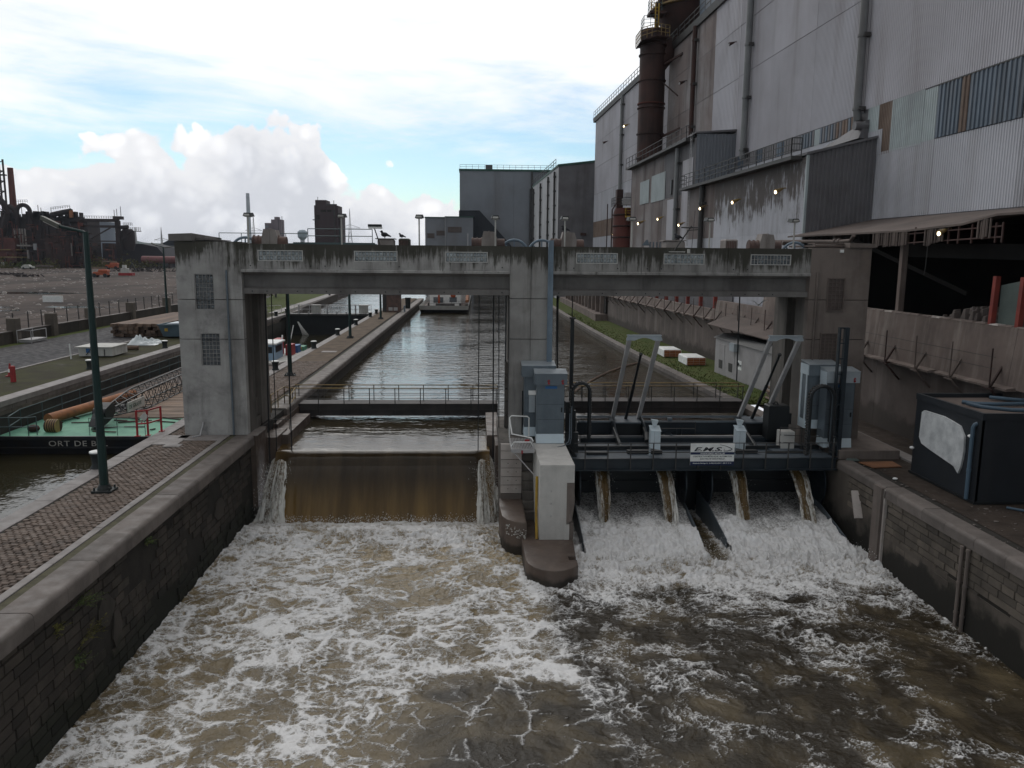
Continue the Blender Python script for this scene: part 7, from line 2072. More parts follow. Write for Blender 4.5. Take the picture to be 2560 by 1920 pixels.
# trees far on the left bank
def leafy(name, x, y, h, w, label, group, m=leaf_m, n=700, seed=1):
    rr = random.Random(seed); t = thing(name, (x, y, 0), label, 'tree', group)
    b = MB(); b.tube([(x, y, -.1), (x + .1, y, h * .35), (x - .1, y + .1, h * .7)], [h * .03, h * .022, h * .008], 7)
    for k in range(5):
        a = rr.uniform(0, 6.28); b.tube([(x, y, h * rr.uniform(.3, .6)), (x + w * .35 * math.cos(a), y + w * .35 * math.sin(a), h * rr.uniform(.6, .85))], [h * .014, h * .004], 5)
    b.build('trunk', rail_dk, t)
    b = MB(); cl = [(rr.gauss(0, w * .24), rr.gauss(0, w * .24), h * rr.uniform(.35, .9), rr.uniform(.12, .24) * w) for _ in range(14)]
    for i in range(n):
        cx, cy_, cz_, cr = rr.choice(cl); v = Vector((rr.gauss(0, 1), rr.gauss(0, 1), rr.gauss(0, .8))); v = v.normalized() * cr * rr.random() ** .4
        p = Vector((x + cx, y + cy_, cz_)) + v; s = w * .05 * rr.uniform(.6, 1.3)
        u = Vector((rr.gauss(0, 1), rr.gauss(0, 1), rr.gauss(0, 1))).normalized(); q = u.cross(Vector((rr.gauss(0, 1), rr.gauss(0, 1), rr.gauss(0, 1)))).normalized()
        b.add([tuple(p + u * s), tuple(p + q * s), tuple(p - u * s), tuple(p - q * s)], [(0, 1, 2, 3)])
    b.build('crown', m, t)


for i, (x, y, h, w, l) in enumerate(((-37, 150, 7, 6, 'dark bushy tree on the left bank behind the tower'), (-44, 168, 8, 7, 'tall dark tree behind the left bank grass'), (-35, 128, 5, 4.5, 'low dark bush above the lock gate, left end'))):
    leafy('tree', x, y, h, w, l, 'trees beyond the lock', seed=i)


# bollards and lamp posts
def bollard(x, y, label):
    t = thing('bollard', (x, y, 0), label, 'bollard', 'bollards along the lock')
    b = MB(); b.lathe((x, y, 0), [(.25, -.03), (.235, .05), (.19, .12), (.20, .40), (.245, .52), (.255, .58)], 18); b.build('body', boll_m, t)
    b = MB(); b.lathe((x, y, 0), [(.255, .582), (.25, .63), (.16, .655), (.001, .66)], 18); b.build('cap', white_m, t)
    return t


B0 = bollard(-14.05, 29.5, 'white topped bollard right behind the nearest lamp post')
for (x, y, l) in ((-13.85, 55.3, 'white topped bollard just right of the left tower, nearest behind it'), (-13.8, 68.3, 'white topped bollard between the tug boat and the cover plate'), (-13.75, 79.8, 'white topped bollard left of the second lamp post behind the beam'), (-13.7, 91.7, 'white topped bollard fourth along the island behind the tower'),
                  (-13.65, 103.7, 'white topped bollard level with the lock gate on the island'), (-13.6, 109.6, 'white topped bollard furthest along the island beside the kiosk'), (-26.5, 55.6, 'white topped bollard on the left verge below the white crate'), (-26.2, 68.2, 'white topped bollard on the left verge below the blue skip'),
                  (-25.8, 104.4, 'white topped bollard on the left verge near the gate handrail'), (-25.7, 109.8, 'white topped bollard at the left end of the lock gate'), (-28.6, 158, 'white topped bollard on the left towpath above the gate')):
    copy_tree(B0, None, (x, y, 0), l)


def lamp_post(x, y, h, label, head='arm'):
    t = thing('lamp_post', (x, y, 0), label, 'lamp post', 'green lamp posts on the island')
    b = MB(); b.tube([(x, y, .1), (x, y, h * .5), (x, y, h)], [.145, .115, .085], 8, smooth=False); b.build('post', green_post, t)
    b = MB(); b.bevbox(x - .33, x + .33, y - .28, y + .28, -.01, .07, .015); b.lathe((x, y, .07), [(.24, 0), (.17, .16)], 12)
    for dx in (-.25, .25):
        for dy in (-.2, .2): b.tube([(x + dx, y + dy, .05), (x + dx, y + dy, .17)], .035, 6)
    b.build('base', boll_m, t)
    b = MB(); b.tube([(x, y, h - .05), (x - .1, y, h + .0), (x - .85, y, h + .17)], .05, 8); b.build('arm', green_post, t)
    b = MB(); b.hexa([(x - 1.32, y - .14, h + .36), (x - .8, y - .12, h + .10), (x - .8, y + .12, h + .10), (x - 1.32, y + .14, h + .36)], [(x - 1.30, y - .12, h + .48), (x - .78, y - .10, h + .22), (x - .78, y + .10, h + .22), (x - 1.30, y + .12, h + .48)]); b.build('lamp_head', pmat('lamp_head_m', (.10, .10, .085), None, 2, .6) if 'lamp_head_m' not in MATS else MATS['lamp_head_m'], t)
    b = MB(); b.hexa([(x - 1.25, y - .09, h + .29), (x - .85, y - .08, h + .09), (x - .85, y + .08, h + .09), (x - 1.25, y + .09, h + .29)], [(x - 1.25, y - .09, h + .33), (x - .85, y - .08, h + .13), (x - .85, y + .08, h + .13), (x - 1.25, y + .09, h + .33)]); b.build('lens', white_old, t)
    return t


L0 = lamp_post(-12.45, 26.5, 8.55, 'tall dark green lamp post standing nearest on the cobbles')
for (x, y, l) in ((-12.25, 52.7, 'dark green lamp post on the island just behind the left tower'), (-12.1, 77.1, 'dark green lamp post on the island seen mid-way under the left beam'), (-11.95, 100.6, 'dark green lamp post on the island in front of the kiosk')):
    copy_tree(L0, None, (x, y, 0), l)
lp2 = lamp_post(-36.2, 95.5, 8.6, 'slim lamp post with two arms beyond the road at the timber stack')
lp2['group'] = 'street lamps by the road'
b = MB(); b.tube([(-36.2, 95.5, 8.5), (-34.6, 95.5, 8.7)], .05, 6); b.hexa([(-34.8, 95.35, 8.62), (-34.2, 95.35, 8.8), (-34.2, 95.65, 8.8), (-34.8, 95.65, 8.62)], [(-34.8, 95.35, 8.72), (-34.2, 95.35, 8.9), (-34.2, 95.65, 8.9), (-34.8, 95.65, 8.72)]); b.build('lamp_head', MATS['lamp_head_m'], lp2)
# kiosk, bin and rails on the island
t = thing('kiosk', (-11.6, 114, 0), 'brown grey kiosk cabin at the far end of the island', 'kiosk'); b = MB(); b.box(-12.6, -10.7, 113, 115, 0, 2.35); b.build('wall', winch_drum, t)
b = MB(); b.box(-12.7, -10.6, 112.9, 115.1, 2.35, 2.5); b.build('roof', clad_dark, t); b = MB(); b.box(-12.3, -11.75, 112.96, 113, .2, .65); b.box(-11.6, -11.05, 112.96, 113, .2, .65); b.build('vent', steel_grey, t); b = MB(); b.box(-13.2, -12.7, 113.5, 114, 0, 3.0); b.build('post', rail_dk, t)
t = thing('bin', (-10.3, 121, 0), 'dark waste bin beside the kiosk on the island', 'bin'); b = MB(); b.hexa([(-10.6, 120.6, 0), (-9.95, 120.6, 0), (-9.95, 121.3, 0), (-10.6, 121.3, 0)], [(-10.65, 120.55, 1.5), (-9.9, 120.55, 1.5), (-9.9, 121.35, 1.5), (-10.65, 121.35, 1.5)]); b.build('body', boll_m, t); b = MB(); b.bevbox(-10.7, -9.85, 120.5, 121.4, 1.5, 1.62, .05); b.build('lid', boll_m, t)
b = MB(); b.box(-10.15, -10.1, 112.5, 114.6, 0, .9); b.build('rail_panel', wheel_blue, None, None, 'short blue grey rail panel at the quay edge by the kiosk', 'rail')
# red rail by the barge gangway
t = thing('red_railing', (-14.4, 35.5, 0), 'short red and white railing at the island edge beside the left tower', 'railing')
for (x, y) in ((-14.75, 34.75), (-14.35, 34.9), (-14.1, 35.75)): b = MB(); b.bar((x, y, 0), (x, y, 1.15), .07, .07); b.box(x - .1, x + .1, y - .1, y + .1, 0, .03); b.build('post', red_m, t)
b = MB()
for z in (1.12, .55): b.bar((-14.75, 34.75, z), (-14.35, 34.9, z), .06, .06); b.bar((-14.35, 34.9, z), (-14.1, 35.75, z), .06, .06)
b.build('bar', red_m, t)
b = MB(); b.bar((-14.55, 34.8, .75), (-14.36, 34.87, .95), .03, .25); b.build('plate', white_old, t)

# ------------------------------------------------------------------ work barge in the lock
bg = thing('work_barge', (-20, 52, ZL), 'low work barge with green and timber decks, name painted on its bow', 'barge')
YB, ZDK = 42.2, -1.72
b = MB(); b.hexa([(-25.2, YB + .5, -3.6), (-15.6, YB + .5, -3.6), (-15.6, 82, -3.6), (-25.2, 82, -3.6)], [(-25.25, YB, ZDK - .02), (-15.55, YB, ZDK - .02), (-15.55, 82, ZDK - .02), (-25.25, 82, ZDK - .02)]); b.build('hull', hull_m, bg)
b = MB(); b.box(-25.3, -15.5, YB - .06, YB + .06, ZDK - .14, ZDK + .03); b.box(-25.3, -15.5, YB - .05, YB, ZDK - .62, ZDK - .55); b.build('rubbing_strake', hull_m, bg)
b = MB(); b.box(-25.2, -15.6, YB + .05, 49, ZDK - .02, ZDK + .01); b.build('fore_deck', green_deck, bg)
for i in range(30):
    y = 47.0 + i * .42; x0_ = -21.6 if y < 52 else -23
    b = MB(); b.box(x0_ + .05 * (i % 3), -15.7 - .04 * (i % 2), y, y + .39, ZDK + .01, ZDK + .08 + .01 * (i % 3)); b.build('deck_plank', wood_deck, bg)
b = MB(); b.box(-25, -23.1, 50, 82, ZDK, ZDK + .1); b.box(-23, -15.7, 59.6, 82, ZDK, ZDK + .12); b.build('aft_deck', canopy_m, bg)
b = MB(); b.rail([(-24.6, 41.9 + .5, ZDK), (-25.1, 44.4, ZDK), (-25.1, 60, ZDK), (-25.1, 80, ZDK)], 1.05, 2.1, .028, 2, 5); b.rail([(-27.3 + 2.2, YB + .15, ZDK), (-23.6, YB + .15, ZDK), (-23.3, YB + .4, ZDK)], 1.0, 1.2, .025, 2, 5); b.rail([(-20.5, YB + .25, ZDK), (-17.6, YB + .25, ZDK)], .95, 1.3, .016, 2, 5); b.build('guard_rail', rail_teal, bg)
text('lettering', 'ORT DE BEL', .42, white_old, bg, (-22.55, YB - .015, ZDK - .5), FR, 1.25, 0, 'LEFT', .004, 1.1)
b = MB()
for i in range(16):
    x, y = -24.2 + rr.random() * 7.5, 43 + rr.random() * 4.6; b.bar((x, y, ZDK + .05), (x + rr.uniform(-1.2, 1.4), y + rr.uniform(-.4, .6), ZDK + .07), .08, .05)
b.build('deck_scrap', rust_dark, bg)
t = thing('winch', (-22.9, 43.4, ZDK), 'round striped mooring winch on the green barge deck', 'winch'); b = MB(); b.tube([(-23.2, 43.5, ZDK + .32), (-22.6, 43.4, ZDK + .32)], .36, 14); b.build('drum', rust_dark, t)
b = MB()
for k in range(5): b.tube([(-23.15 + k * .13, 43.5 - .02 * k, ZDK + .32), (-23.10 + k * .13, 43.5 - .02 * k, ZDK + .32)], .385, 14)
b.build('stripe', yellow_rail, t); b = MB(); b.ball((-23.9, 43.4, ZDK + .2), .26, 1.3, 1, .8, 8, 6); b.build('rope_coil', rust_dark, t)
b = MB(); b.tube([(-24.05, 45.2, ZDK + .34), (-22.4, 52.6, ZDK + .5)], .30, 14); pp = b.build('pile_tube', rust_pipe, None, None, 'orange rusty steel tube lying along the barge deck', 'tube')
# lattice crane boom laid on deck
cb = thing('crane_boom', (-20.6, 50, ZDK), 'black lattice crane boom laid along the barge deck, tip towards the bow', 'crane boom')
P0, P1 = Vector((-20.85, 45.3, -1.05)), Vector((-21.2, 62.5, -1.02)); b = MB(); n = 17
def sec(u):
    w = .58 * min(1, .35 + u * 2.4); c = P0 + (P1 - P0) * u
    return [c + Vector((sx * w, 0, sz * w)) for sx, sz in ((-1, -1), (1, -1), (1, 1), (-1, 1))]
S_ = [sec(i / n) for i in range(n + 1)]
for k in range(4): b.tube([tuple(s[k]) for s in S_], .05, 5)
b.build('chord', steel_blk, cb)
b = MB()
for i in range(n):
    for k in range(4):
        a, c = S_[i], S_[i + 1]; b.tube([tuple(a[k]), tuple(c[(k + 1) % 4])], .024, 4); b.tube([tuple(a[(k + 1) % 4]), tuple(c[k])], .018, 4)
b.build('lacing', steel_blk, cb)
b = MB(); b.prism([(44.0, -1.62), (43.6, -1.45), (44.1, -.95), (44.8, -.62), (45.4, -.45), (45.8, -.8), (45.4, -1.35), (44.7, -1.5)], 'x', -21.1, -20.55); b.tube([(-20.8, 43.9, -1.3), (-20.8, 44.0, -1.62)], .2, 8); b.tube([(-20.5, 44.6, -.9), (-21.2, 44.6, -.9)], .28, 10); b.build('boom_head', steel_blk, cb)
b = MB(); b.box(-20.28, -20.22, 46.6, 49.0, -1.28, -.72); bd = b.build('board', white_old, cb)
o = text('lettering', 'DE GRAEVE', .34, green_trim, cb, (-20.215, 46.75, -1.12), (R(90), 0, R(90)), 1.0, .15, 'LEFT', .004)
# tug behind the tower
tg = thing('tug_boat', (-15.6, 60, ZL), 'small tug with a pale blue cabin moored in the lock behind the tower', 'boat')
b = MB(); hp_ = [(-17.2, 56.5), (-15.0, 56.3), (-14.5, 58), (-14.5, 66), (-15.2, 69.5), (-16.2, 69.5), (-17.3, 66)]
b.prism(hp_, 'z', -3.4, -1.55); b.build('hull', green_post, tg)
b = MB(); b.prism([(-17.25, 56.45), (-15.0, 56.2), (-14.42, 58), (-14.42, 66), (-15.2, 69.6), (-16.2, 69.6), (-17.35, 66)], 'z', -1.55, -1.4); b.build('gunwale', white_old, tg)
b = MB(); b.box(-17.0, -15.6, 58, 61, -1.4, .0); b.build('cabin', blue_pale, tg)
b = MB(); b.box(-16.8, -15.8, 57.97, 58, -.75, -.2); b.box(-15.62, -15.58, 58.4, 60.6, -.75, -.2); b.build('cabin_window', steel_blk, tg)
b = MB(); b.bevbox(-17.15, -15.4, 57.8, 61.2, .0, .14, .04); b.build('cabin_roof', white_m, tg)
b = MB(); b.tube([(-15.4, 62, -1.4), (-15.0, 63, 1.3)], .04, 6); b.tube([(-15.9, 61.5, -1.2), (-15.7, 61.5, .5)], .07, 6); b.build('mast', white_m, tg)
b = MB(); b.box(-15.5, -14.9, 61.6, 63, -1.4, -.4); b.box(-16.6, -16, 61.5, 63.2, -1.4, .1); b.build('deck_crate', red_m, tg)
b = MB(); b.box(-15.3, -14.8, 63.6, 65, -1.4, -.7); b.build('deck_crate', blue_m, tg)
b = MB(); b.box(-15.2, -14.6, 65.3, 66.8, -1.4, -1.0); b.build('deck_crate', green_deck, tg); b = MB(); b.ball((-14.9, 64.9, -1.1), .2, 1, 1, 1, 10, 8); b.build('fender', yellow_m, tg)
tg.location = (-17.8, 73, ZL)

# ------------------------------------------------------------------ things on the left verge
t = thing('traffic_cone', (-29.9, 52.2, 0), 'red and white traffic cone on the verge', 'cone'); b = MB(); b.box(-30.12, -29.68, 52.0, 52.42, 0, .05); b.lathe((-29.9, 52.2, .05), [(.16, 0), (.13, .22), (.10, .42), (.04, .78)], 14); b.build('cone', red_m, t); b = MB(); b.lathe((-29.9, 52.2, .05), [(.138, .21), (.107, .43)], 14); b.build('band', white_m, t)
b = MB(); b.box(-28.5, -28.28, 49.7, 49.92, 0, .95); b.bevbox(-28.5, -28.28, 49.7, 49.92, .95, .99, .02); b.build('red_post', red_m, None, (-28.4, 49.8, 0), 'square red post beside the traffic cone', 'post')
b = MB(); b.tube([(-30.25, 60.7, 0), (-30.3, 60.7, 1.15)], .045, 7); b.build('marker_post', white_m, None, None, 'thin white marker post between the cone and the crate', 'post')
t = thing('crate', (-29, 62.8, 0), 'dirty white open crate with a blue label behind the lamp post', 'crate')
b = MB(); b.box(-30.3, -27.8, 62.0, 62.08, .08, .72); b.box(-30.3, -27.8, 64.6, 64.68, .08, .72); b.box(-30.3, -30.22, 62.08, 64.6, .08, .72); b.box(-27.88, -27.8, 62.08, 64.6, .08, .72); b.box(-30.2, -27.9, 62.1, 64.6, .08, .2); b.build('side', white_old, t)
b = MB(); b.box(-30.55, -27.75, 61.9, 64.75, .72, .79); b.build('lid', white_old, t); b = MB(); b.box(-29.75, -29.45, 61.985, 62, .33, .66); b.build('label', blue_m, t); b = MB(); b.bar((-29.3, 61.96, .7), (-29.75, 61.96, .15), .06, .04); b.box(-28.4, -28.34, 61.95, 62, .1, .6); b.build('strap', rail_dk, t)
b = MB(); b.tube([(-29.8, 66.3, .2), (-27.7, 66.6, .2)], .18, 10); b.build('log', wood_m, None, None, 'short brown log lying behind the white crate', 'log')
# crumpled tarp
b = MB(); n = 26
for i in range(n):
    for j in range(n):
        u, v = i / (n - 1), j / (n - 1); x = -30.4 + 2.6 * u; y = 70 + 2.6 * v
        h = max(0, 1 - (2 * u - 1) ** 2) * max(0, 1 - (2 * v - 1) ** 2); z = .02 + h * (.62 + .35 * math.sin(5 * u + 3 * v) + .22 * math.sin(13 * u - 9 * v) + .12 * math.sin(27 * u + 21 * v))
        b.v.append((x + .1 * math.sin(9 * v), y + .1 * math.sin(8 * u), max(.01, z)))
for i in range(n - 1):
    for j in range(n - 1): b.f.append((i * n + j, (i + 1) * n + j, (i + 1) * n + j + 1, i * n + j + 1)); b.sm.append(False)
b.build('tarpaulin', tarp_m, None, (-29.1, 71, 0), 'crumpled silvery white tarpaulin heap on the verge', 'tarp')
t = thing('skip_container', (-28.7, 77, 0), 'blue grey waste skip with a yellow sticker beside the left tower', 'skip')
b = MB(); b.hexa([(-29.4, 76.3, .15), (-27.4, 76.3, .15), (-27.4, 78.4, .15), (-29.4, 78.4, .15)], [(-29.75, 76.1, 1.2), (-27.2, 76.1, 1.2), (-27.2, 78.7, 1.2), (-29.75, 78.7, 1.2)]); b.build('body', skip_m, t)
b = MB(); b.box(-29.85, -27.1, 76.0, 76.12, 1.2, 1.3); b.box(-29.85, -29.7, 76.12, 78.8, 1.2, 1.3); b.box(-27.25, -27.1, 76.12, 78.8, 1.2, 1.3); b.build('rim', skip_m, t); b = MB(); b.hexa([(-29.0, 76.2, 1.31), (-27.2, 76.2, 1.31), (-27.2, 78.7, 1.31), (-29.0, 78.7, 1.31)], [(-29.0, 76.2, 1.38), (-27.2, 76.2, 1.45), (-27.2, 78.7, 1.45), (-29.0, 78.7, 1.38)]); b.build('lid', galv, t); b = MB(); b.box(-29.2, -28.9, 76.15, 76.2, .65, 1.0); b.build('sticker', yellow_m, t)
# stack of timber baulks
ts = thing('timber_stack', (-32.5, 85, 0), 'long stack of brown timber baulks beside the road', 'timber'); rr = random.Random(19)
for j in range(4):
    for i in range(11):
        if rr.random() < .06: continue
        x = -34.5 + i * .42; dy = rr.uniform(-.5, .4); b = MB(); b.box(x, x + .38, 77.2 + dy, 93 + rr.uniform(-.8, .5), .05 + j * .31, .05 + j * .31 + .28); b.build('baulk', wood_m, ts)
b = MB(); b.ball((-29.5, 93, .35), .45, 1.4, 1.0, .8, 10, 8); b.build('white_bag', white_m, None, None, 'white bag at the end of the timber stack', 'bag')
# wall and fence
fw = thing('boundary_wall', (-40.6, 80, 0), 'low dark brick wall with square piers along the road', 'wall'); rr = random.Random(23)
for i in range(14):
    y = 40 + i * 7.2; b = MB(); b.box(-40.75, -40.45, y + .02, y + 7.18, 0, 1.0); b.build('wall_panel', wall_stone, fw); b = MB(); b.bevbox(-40.8, -40.4, y + .02, y + 7.18, 1.0, 1.08, .03); b.build('cap', stone_cop, fw)
for y in (60.4, 71.9, 78.2, 86.0, 96, 107): b = MB(); b.bevbox(-40.95, -40.15, y - .4, y + .4, 0, 2.15, .05); b.build('pier', wall_stone_r, fw)
fe = thing('fence', (-40.6, 80, 1), 'thin dark post and wire fence on top of the low wall', 'fence')
me = MB().box(-.04, .04, -.04, .04, 0, 1.75).mesh('post', rail_dk)
for i in range(44): place(me, 'post', fe, (-40.9, 42 + i * 2.35, .8), rot=(R(rr.uniform(-2, 2)), R(rr.uniform(-2, 2)), 0))
b = MB()
for z in (2.35, 1.75, 1.3): b.tube([(-40.9, 42 + i * 4.7, z + .03 * math.sin(i * 3)) for i in range(22)], .018, 4)
b.build('wire', rail_dk, fe)
t = thing('wire_cage', (-41 + 1.2, 73, 0), 'small open wire cage bin at the foot of the wall', 'cage'); b = MB()
for (x, y) in ((-40.1, 71.5), (-38.9, 71.5), (-38.9, 74), (-40.1, 74)): b.tube([(x, y, 0), (x, y, 1.1)], .035, 5)
for z in (.25, 1.1): b.tube([(-40.1, 71.5, z), (-38.9, 71.5, z), (-38.9, 74, z), (-40.1, 74, z)], .03, 5, closed=True)
b.build('frame', steel_grey, t); b = MB(); b.box(-40.05, -38.95, 71.55, 73.95, .05, .3); b.build('base', steel_grey, t)

# ------------------------------------------------------------------ cargo barge upstream
cbg = thing('cargo_barge', (-5, 130, ZU), 'white sterned cargo barge sailing away up the canal', 'barge')
b = MB(); b.add([(-8.6, 128, -2), (-1.6, 128, -2), (-1.2, 185, -2), (-9, 185, -2), (-8.9, 126.3, -.55), (-1.3, 126.3, -.55), (-1.1, 185, -.4), (-9.1, 185, -.4)], [(0, 3, 2, 1), (0, 1, 5, 4), (1, 2, 6, 5), (2, 3, 7, 6), (3, 0, 4, 7), (4, 5, 6, 7)]); b.build('hull', hull_m, cbg)
b = MB(); b.add([(-8.9, 126.3, -.55), (-1.3, 126.3, -.55), (-1.1, 185, -.4), (-9.1, 185, -.4), (-9.0, 126.0, .12), (-1.2, 126.0, .12), (-1.0, 185, .2), (-9.2, 185, .2)], [(0, 1, 5, 4), (1, 2, 6, 5), (2, 3, 7, 6), (3, 0, 4, 7)]); b.build('bulwark', hull_white, cbg)
b = MB(); b.box(-8.7, -1.5, 126.8, 184, -.5, -.3); b.build('deck', canopy_m, cbg)
b = MB(); b.box(-7.6, -2.6, 131, 140, -.3, 1.7); b.build('deckhouse', white_m, cbg); b = MB(); b.box(-7.0, -5.4, 130.95, 131, .3, 1.2); b.box(-4.4, -3.2, 130.95, 131, .4, 1.2); b.build('window', glass_dark, cbg)
b = MB(); b.box(-7.2, -3.0, 134, 138, 1.7, 4.4); b.build('wheelhouse', white_m, cbg); b = MB(); b.box(-7.0, -3.2, 133.95, 134, 2.9, 4.0); b.build('wheelhouse_window', glass_dark, cbg)
b = MB(); b.box(-8.5, -1.6, 142, 182, -.3, 1.2); b.build('hatch_cover', steel_grey, cbg)
b = MB(); b.box(-6.2, -5.9, 129.5, 129.9, -.3, 1.6); b.ball((-3.8, 130.6, 1.45), .3, 1.4, .5, 1, 8, 6); b.build('lifebuoy', orange_m, cbg)
b = MB(); b.rail([(-8.6, 126.9, .1), (-1.6, 126.9, .1)], .7, 1.2, .03, 2, 4); b.bar((-1.7, 133, .4), (-1.7, 140, 2.0), .3, .3); b.box(-6.5, -3.5, 128, 129.2, -.3, .3); b.tube([(-7.6, 127.6, -.3), (-7.6, 127.6, .4)], .15, 8); b.tube([(-2.6, 127.6, -.3), (-2.6, 127.6, .4)], .15, 8); b.build('fittings', rail_dk, cbg)
b = MB(); b.hexa([(-1.9, 132, .3), (-1.3, 132, .3), (-1.2, 139, .3), (-1.9, 139, .3)], [(-1.8, 132, .7), (-1.4, 132, .7), (-1.3, 139, 2.0), (-1.8, 139, 2.0)]); b.build('boat_cover', rust_pipe, cbg)
sx, sy = np.meshgrid(np.arange(-9.3, -.4, .12), np.arange(111, 126.5, .12))
# ------------------------------------------------------------------ far works and skyline
bf = thing('blast_furnace', (-232, 430, 0), 'dark rusty blast furnace works with a tall stack, pipes and gantries beyond the yard', 'works')
def P(name, b, m): return b.build(name, m, bf)
b = MB(); b.lathe((-237.2, 430, 0), [(1.9, 24), (1.55, 34), (1.35, 50)], 16); P('stack', b, rust_red)
b = MB(); b.box(-247, -200, 428, 442, 9, 25); b.box(-236, -207, 426, 428, 3, 14); P('main_hall', b, rust_far)
b = MB(); b.box(-247, -200, 436, 442, 0, 9.2); P('back_wall', b, rust_far)
for k in range(13):
    b = MB(); b.box(-246 + k * 3.7, -245.2 + k * 3.7, 427.2, 428.4, 0, 24); P('column', b, rust_far)
b = MB()
for z in (12, 16, 20.5): b.box(-247, -200, 427.4, 428, z, z + .6)
b.box(-247, -201, 427, 428.2, 24.8, 25.6); P('girder', b, rust_far)
b = MB(); n = 12
b.tube([(-234.0, 427, 20), (-234.0, 427, 28)] + [(-230.8 - 3.2 * math.cos(math.pi * i / n), 427, 28 + 3.4 * math.sin(math.pi * i / n)) for i in range(1, n)] + [(-227.6, 427, 28), (-227.6, 427, 20)], 1.05, 12); P('arch_duct', b, rust_far)
b = MB(); b.tube([(-249, 427, 45), (-245, 427, 38), (-240, 427, 31.5), (-237.5, 427, 27)], 1.5, 12); b.tube([(-238, 426, 27), (-241, 426, 18), (-246, 426, 10)], 1.7, 12); b.tube([(-238, 427, 31), (-235, 427, 29), (-233.5, 427, 25)], 1.1, 10); P('downcomer', b, rust_far)
b = MB()
for z in (28, 33, 38, 43, 48): b.box(-252, -239.5, 428, 429, z, z + .5); b.bar((-250, 428, z), (-240, 428, z + 5), .35, .35); b.bar((-240, 428, z), (-250, 428, z + 5), .35, .35)
for x in (-250, -246, -242, -240): b.box(x, x + .5, 428, 429, 24, 54)
b.box(-246, -239, 427, 430, 46, 46.6); b.tube([(-244, 427, 46), (-241.5, 427, 55)], .5, 8); P('head_frame', b, rust_far)
b = MB(); b.tube([(-216.5, 426, 26.5), (-210, 426, 28.0), (-206.4, 426, 28.6)], 1.35, 14); b.tube([(-206.6, 426, 29.4), (-206.6, 426, 24)], .9, 10); b.tube([(-216, 426, 27), (-216, 426, 23.5)], .8, 10); P('slant_pipe', b, rust_far)
b = MB(); b.tube([(-206.4, 425.5, 28.9), (-206.3, 425.5, 25.3)], 1.0, 10); P('rusty_elbow', b, rust_pipe)
for pa, pb, h_, st, k in (((-216, 425, 29), (-206.5, 425, 30.2), 1.3, 1.2, 2), ((-205.5, 425, 25.1), (-184, 425, 25.0), 1.2, 1.2, 2), ((-180.5, 425, 21.4), (-176, 425, 21.4), 1.6, .9, 3), ((-178, 425, 19.0), (-172, 425, 19.0), 1.7, 1.0, 3), ((-234, 427, 32.4), (-228.5, 427, 32.6), 1.4, 1.2, 2)):
    b = MB(); b.rail([pa, pb], h_, st, .09, k, 4); P('gallery_rail', b, rail_dk)
b = MB(); b.box(-207, -183, 424.6, 427, 23.3, 24.9); b.box(-207, -178.5, 424.6, 427, 20.4, 21.6); b.box(-184.6, -182.6, 424.6, 427, 0, 24); b.box(-201.8, -200, 424.6, 427, 0, 24); b.box(-178.5, -172, 424.8, 426, 18.6, 19.0)
b.bar((-197.5, 425, 14.5), (-187, 425, 20.4), .6, .6); b.bar((-182.5, 425, 14.2), (-176, 425, 18.6), .5, .5); b.box(-201, -183, 425, 425.6, 13.3, 13.9); P('gantry', b, rust_far)
b = MB(); b.lathe((-180.6, 430, 0), [(2.4, 9), (3.3, 12), (3.4, 18.5), (2.2, 20)], 16); b.tube([(-183, 426, 20.6), (-178.6, 426, 20.9)], 1.0, 10); P('vessel', b, rust_far)
for i, (x, h) in enumerate(((-223.4, 6.5), (-222, 5.2), (-226, 3.5), (-224.7, 3), (-233, 7.5), (-231.6, 7), (-217, 5.2), (-207.5, 6), (-185.5, 4.5), (-184.2, 5), (-182.2, 6.2), (-227.6, 4.4))):
    b = MB(); b.tube([(x, 427, 25), (x, 427, 25 + h)], .16, 5); P('vent_stack', b, rust_far)
for q in ((-228, -223, 426, 430, 25.2, 26.8), (-219.5, -216.8, 426, 430, 25.2, 26.6), (-185.4, -181.2, 424.5, 428, 24.6, 26.2)): b = MB(); b.box(*q); P('roof_machinery', b, rust_far)
b = MB(); b.box(-247, -232.6, 420, 428, 9.0, 14.7); b.box(-246.5, -232.8, 421, 428, 2.6, 8.6); P('red_house', b, rust_red)
b = MB(); b.box(-247, -230, 419.4, 428, 8.6, 9.1); b.box(-247, -229, 419.4, 428, 4.9, 5.4); P('red_house_gallery', b, yellow_rail)
b = MB(); b.box(-241, -239.4, 419.8, 420.2, 11.5, 13.5); P('window', b, int_shade)
for x in (-234.4, -233.1, -231.8, -230.6, -229.2): b = MB(); b.tube([(x, 424, 9.5), (x, 424, 19.5)], .42, 8); P('pale_pipe', b, winch_m)
b = MB(); b.box(-232.3, -226, 421, 424, 10.6, 11.4); b.box(-227.6, -227.0, 421, 422, 4.5, 8.8); P('pale_platform', b, winch_m)
b = MB(); b.lathe((-224.3, 423, 0), [(.8, 8.8), (.9, 9.4), (.9, 12)], 12); P('pale_drum', b, b_light)
for x in (-229.5, -227.4, -223.6, -222): b = MB(); b.lathe((x, 424, 0), [(.75, 0), (.75, 5.2), (1.2, 6.2), (1.2, 8)], 12); P('leg', b, rust_far)
b = MB(); b.box(-220.5, -206.8, 425, 426, 2.4, 15); P('dark_panel', b, rust_dark)
b = MB(); b.box(-207.4, -206.9, 424.6, 425, 6, 12.5); P('pale_pipe', b, winch_m)
b = MB(); b.prism([(-199, 0), (-168, 0), (-166, 6), (-170, 11), (-178, 12.6), (-198.5, 12.8)], 'y', 440, 470); b.build('ore_shed', pmat('ore_m', (.045, .04, .048), (.032, .03, .036), .05, .9), None, None, 'long dark shed behind the gantry legs of the works', 'shed')
